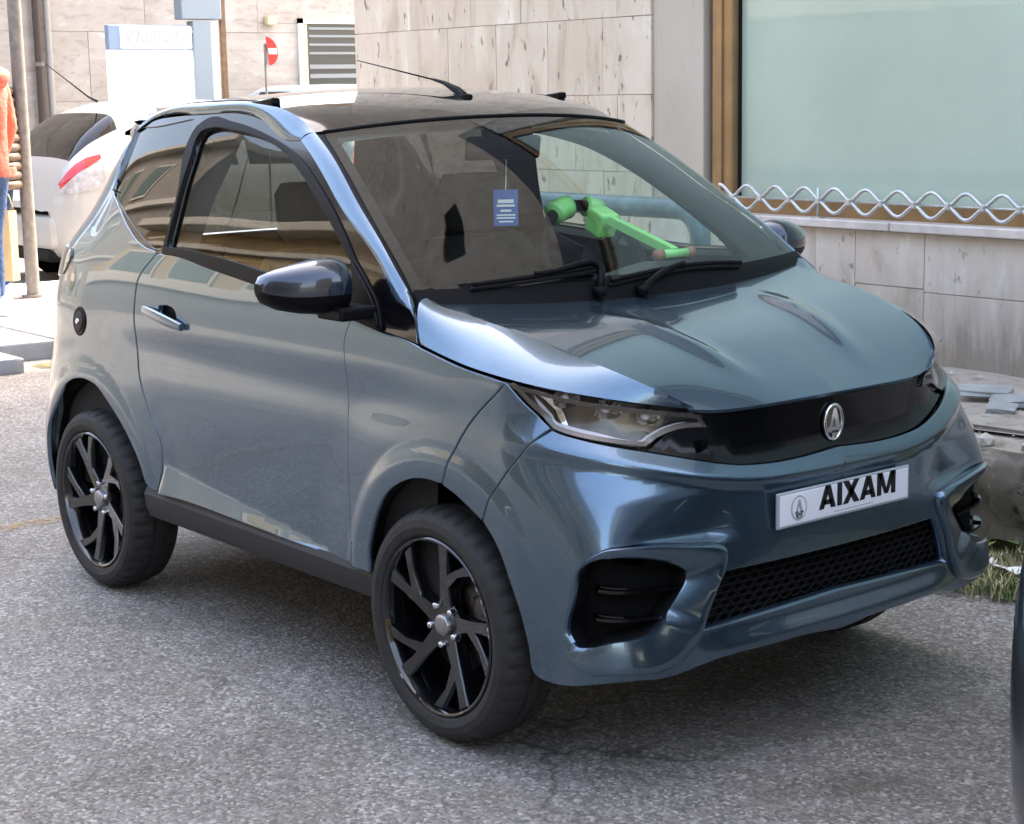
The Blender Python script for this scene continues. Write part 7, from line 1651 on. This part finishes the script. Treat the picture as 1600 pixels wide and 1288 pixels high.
        MB().tube([(.06, .07, 1.49), (-.05, .08, 1.50), (-.09, 0, 1.50), (-.05, -.08, 1.50), (.06, -.07, 1.49)], .045, 12).build('collar', top, t, True)
    ROOT[t] = keep
    return t
person((-8.06, 1.60, .117), R(215), 'pedestrian in a coral hoodie and blue jeans cut off by the left edge', M['coral'], s=1.06)
person((-8.86, 1.96, .117), R(200), 'pedestrian in a brown puffer coat half hidden behind the coral hoodie', M['puffer'], coat=True, s=1.02)
bag = thing('paper_bag', (-8.40, 1.82, .30), 'brown kraft paper bag hanging beside the jeans at the left edge', 'paper bag')
bg = MB(); bw, bd, bh = .075, .045, .48
pts8 = [(-bw, -bd, 0), (bw, -bd, 0), (bw, bd, 0), (-bw, bd, 0)]
Mx = Matrix.Translation((-8.40, 1.82, .30)) @ Matrix.Rotation(R(35), 4, 'Z')
bg.add([(Mx @ Vector(p))[:] for p in pts8 + [(a * 1.02, b * 1.1, bh) for a, b, c in pts8] + [(a * .95, b * .2, bh * .55) if abs(a) > bw * .9 and False else (a, b * .95, bh * .5) for a, b, c in pts8]], [[0, 3, 2, 1]] + [[i, (i + 1) % 4, 8 + (i + 1) % 4, 8 + i] for i in range(4)] + [[8 + i, 8 + (i + 1) % 4, 4 + (i + 1) % 4, 4 + i] for i in range(4)])
bg.build('bag_body', M['kraft'], bag)
for sg in (1, -1):
    MB().tube([tuple(Mx @ Vector((-.06, bd * sg, bh))), tuple(Mx @ Vector((-.04, bd * .5 * sg, bh + .11))), tuple(Mx @ Vector((.04, bd * .5 * sg, bh + .11))), tuple(Mx @ Vector((.06, bd * sg, bh)))], .004, 6).build('bag_handle', M['kraft'], bag, True)

# ---------------------------------------------------------------- verge, weeds and litter along the kerb
rng = np.random.default_rng(11)
Vm = []; Fm = []; xs2 = np.arange(-6.4, 4.0, .06); ny2 = 14
for x in xs2:
    y0 = 1.20 + .09 * math.sin(2.1 * x) + .05 * math.sin(7.3 * x + 1) + rng.normal(0, .02)
    for j in range(ny2):
        f = j / (ny2 - 1); Vm.append((x, y0 + (1.66 - y0) * f, .004 + .035 * f**1.5 * (1 + .4 * math.sin(9 * x + 5 * f)) + (abs(rng.normal(0, .006)) if j else -.006)))
for i in range(len(xs2) - 1):
    for j in range(ny2 - 1): Fm.append([i * ny2 + j, (i + 1) * ny2 + j, (i + 1) * ny2 + j + 1, i * ny2 + j + 1])
prop(mesh('mossy_verge', Vm, Fm, M['moss']), kind='stuff')
def blades(name, n, region, hmin, hmax, mat):
    V = []; F = []
    for _ in range(n):
        x, y, z = region(); a = rng.uniform(0, 6.28); h = rng.uniform(hmin, hmax); w = .0022 + .002 * rng.random(); l = rng.uniform(.1, .9) * h
        dx, dy = math.cos(a), math.sin(a); b = len(V)
        V += [(x - dy * w, y + dx * w, z), (x + dy * w, y - dx * w, z), (x + dx * l * .4 + dy * w * .7, y + dy * l * .4 - dx * w * .7, z + h * .65), (x + dx * l * .4 - dy * w * .7, y + dy * l * .4 + dx * w * .7, z + h * .65), (x + dx * l, y + dy * l, z + h * .9)]
        F += [[b, b + 1, b + 2, b + 3], [b + 3, b + 2, b + 4]]
    o = mesh(name, V, F, mat, None, False); prop(o, kind='stuff'); return o
def clump(cxs, sp, z0):
    def f():
        c = cxs[rng.integers(len(cxs))]; return c[0] + rng.normal(0, sp), c[1] + rng.normal(0, sp * .6), z0
    return f
cl1 = [(rng.uniform(-1.0, 1.0), rng.uniform(1.15, 1.64)) for _ in range(130)] + [(rng.uniform(-6, 3), rng.uniform(1.4, 1.64)) for _ in range(60)]
blades('grass_tufts', 8000, clump(cl1, .045, .010), .012, .055, M['leaf'])
blades('dry_grass', 5000, clump(cl1, .07, .012), .02, .07, M['straw'])
cl2 = [(rng.uniform(-9.5, -6.3), rng.uniform(.60, .80)) for _ in range(50)]
blades('grass_tufts', 3600, clump(cl2, .06, .0), .04, .13, M['leaf'])
def flat_bits(name, n, region, smin, smax, mat, label_group):
    pass
M['pebble'] = M['rubble']
def pebble(x, y, z, r, mat, name):
    bm = bmesh.new(); bmesh.ops.create_icosphere(bm, subdivisions=1, radius=r)
    k = [random.uniform(.6, 1.2), random.uniform(.6, 1.2), random.uniform(.3, .6)]; a = random.uniform(0, 6.28)
    for v in bm.verts: v.co = Matrix.Rotation(a, 3, 'Z') @ Vector((v.co.x * k[0] * random.uniform(.85, 1.15), v.co.y * k[1], v.co.z * k[2] * random.uniform(.8, 1.2))) + Vector((x, y, z))
    return bm_mesh(name, bm, mat)
# crumbs of stone: too many to count, one object
V = []; F = []
for _ in range(900):
    if rng.random() < .55: x, y, z = rng.uniform(-2.0, 1.2), rng.uniform(1.15, 1.7), .012
    else:
        x, y = rng.uniform(-2.2, .6), rng.uniform(1.8, 3.0); z = walk_z(x) - .015
    r = .004 + .012 * rng.random()**3; b = len(V); a = rng.uniform(0, 6.28)
    for (dx, dy, dz) in ((1, 0, 0), (0, 1, 0), (-1, 0, 0), (0, -1, 0), (0, 0, .8), (.3, .3, -.4)):
        V.append((x + r * (dx * math.cos(a) - dy * math.sin(a)), y + r * (dx * math.sin(a) + dy * math.cos(a)) * .7, z + r * dz * .7))
    F += [[b, b + 1, b + 4], [b + 1, b + 2, b + 4], [b + 2, b + 3, b + 4], [b + 3, b, b + 4]]
prop(mesh('stone_crumbs', V, F, M['rubble'], None, False), kind='stuff')
def tile(x, y, z, w, d, h, a, mat, name, label, cat, tilt=0.0):
    o = MB().box((-w / 2, -d / 2, 0), (w / 2, d / 2, h), .004)
    Mt = Matrix.Translation((x, y, z)) @ Matrix.Rotation(a, 4, 'Z') @ Matrix.Rotation(tilt, 4, 'X')
    o.v = [(Mt @ (Vector(v) + Vector((random.uniform(-.008, .008), random.uniform(-.008, .008), 0))))[:] for v in o.v]
    r = o.build(name, mat, None, False); prop(r, label, cat); return r

tile(-.87, 2.57, .33, .20, .12, .025, .5, M['slate'], 'roof_tile', 'pale grey broken tile lying on the pavement nearest the wall', 'tile', .05)
tile(-.66, 2.48, .33, .17, .10, .025, .9, M['slate'], 'roof_tile', 'broken tile with a bright edge beside the pale grey one', 'tile', .12)
tile(-.60, 2.30, .33, .16, .10, .025, 2.1, M['slate'], 'roof_tile', 'smaller broken tile in front of the two big tiles', 'tile', .1)
tile(-.36, 2.20, .318, .50, .34, .018, .15, M['concrete'], 'concrete_slab', 'flat pale concrete slab lying on the pavement near the kerb', 'slab', .0)
for k, (x, y, r, lab) in enumerate(((-.33, 1.84, .05, 'jagged stone on the kerb edge close to the car corner'), (-.16, 1.86, .04, 'small stone on the kerb beside the jagged one'), (.02, 1.88, .055, 'rounded stone on the kerb at the right edge of the view'), (-.52, 2.0, .035, 'pebble sized stone on the pavement behind the kerb'))):
    o = pebble(x, y, .325, r, M['rubble'], 'stone'); prop(o, lab, 'stone', 'loose stones along the kerb')
# flattened bottle and scraps at the foot of the kerb
bt = MB().lathe([(.0, 0), (.022, .002), (.032, .02), (.033, .15), (.026, .19), (.013, .215), (.013, .235), (0, .236)], (0, 0, 0), 'X', 20)
Mt = Matrix.Translation((-.24, 1.60, .045)) @ Matrix.Rotation(R(28), 4, 'Z') @ Matrix.Diagonal((1.25, 1, .55, 1))
bt.v = [(Mt @ Vector(v))[:] for v in bt.v]
prop(bt.build('plastic_bottle', M['glass_green'], None, True, 40), 'crushed pale green plastic bottle lying in the moss by the kerb', 'bottle')
def scrap(x, y, z, w, h, a, label):
    V = []; F = []
    for i in range(5):
        for j in range(4):
            V.append((x + math.cos(a) * (i / 4 - .5) * w - math.sin(a) * (j / 3 - .5) * h, y + math.sin(a) * (i / 4 - .5) * w + math.cos(a) * (j / 3 - .5) * h, z + random.uniform(0, .02) + .03 * abs(i / 4 - .5)))
    for i in range(4):
        for j in range(3): F.append([i * 4 + j, (i + 1) * 4 + j, (i + 1) * 4 + j + 1, i * 4 + j + 1])
    top = [(a_, b_, c_ + .002) for a_, b_, c_ in V]
    o = mesh('paper_scrap', V + top, F + [[k + 20 for k in f[::-1]] for f in F], M['paper'], None, True); prop(o, label, 'litter', 'white litter in the moss')
scrap(.11, 1.41, .03, .13, .07, .6, 'white paper scrap lying flat, cut by the right edge')
scrap(.02, 1.40, .03, .035, .03, 1.6, 'tiny white paper scrap below the plastic bottle')
scrap(-.26, 1.72, .04, .035, .03, .3, 'small white scrap at the foot of the kerb')
scrap(-.02, 1.18, .02, .09, .02, .9, 'thin torn strip of white paper at the asphalt edge')
scrap(-.12, 1.86, .35, .05, .03, .9, 'white paper scrap on top of the kerb stone')
def weed(x, y, z, n, ln, label):
    root = thing('weed', (x, y, z), label, 'weed', 'broad leaved weeds by the kerb')
    for k in range(n):
        a = 6.28 * k / n + random.uniform(-.3, .3); l = ln * random.uniform(.6, 1.1); V = []; F = []
        for i in range(6):
            f = i / 5; w = .22 * l * math.sin(math.pi * min(1, f * .93 + .07))**.8; cx, cy, cz = x + math.cos(a) * l * f, y + math.sin(a) * l * f, z + l * (.75 * f - .55 * f * f)
            V += [(cx - math.sin(a) * w, cy + math.cos(a) * w, cz + .006), (cx, cy, cz - .004), (cx + math.sin(a) * w, cy - math.cos(a) * w, cz + .006)]
        for i in range(5):
            for j in range(2): F.append([i * 3 + j, i * 3 + j + 1, (i + 1) * 3 + j + 1, (i + 1) * 3 + j])
        mesh('leaf', V, F, M['leaf'], root, True)
weed(-.16, 1.64, .03, 7, .16, 'broad leaved green weed at the foot of the kerb right of the car')
weed(.10, 1.58, .03, 6, .12, 'smaller broad leaved weed nearer the right edge')
weed(-.45, 1.66, .03, 6, .10, 'low weed hidden beside the car corner under the kerb')

# worn yellow line on the road, left of the car
m_, nt_, p_, L_ = nodes('worn_yellow_line')
g_ = N(nt_, 'NewGeometry'); n_ = N(nt_, 'TexNoise'); n_.inputs['Scale'].default_value = 38; n_.inputs['Detail'].default_value = 6; L_.new(g_.outputs['Position'], n_.inputs['Vector'])
r_ = N(nt_, 'ValToRGB'); r_.color_ramp.elements[0].position = .42; r_.color_ramp.elements[1].position = .62; r_.color_ramp.elements[1].color = (.62, .62, .62, 1); L_.new(n_.outputs['Fac'], r_.inputs[0])
p_.inputs['Base Color'].default_value = (.42, .27, .09, 1); p_.inputs['Roughness'].default_value = .8; L_.new(r_.outputs[0], p_.inputs['Alpha'])
V = []; F = []
for i in range(25):
    y = -2.4 + i * .088
    V += [(-2.70 + .006 * math.sin(i), y, .004), (-2.79 + .006 * math.sin(i * 1.7), y, .004)]
F = [[2 * i, 2 * i + 2, 2 * i + 3, 2 * i + 1] for i in range(24)]
yl = mesh('road_marking', V, F, m_, None, False); prop(yl, kind='structure')
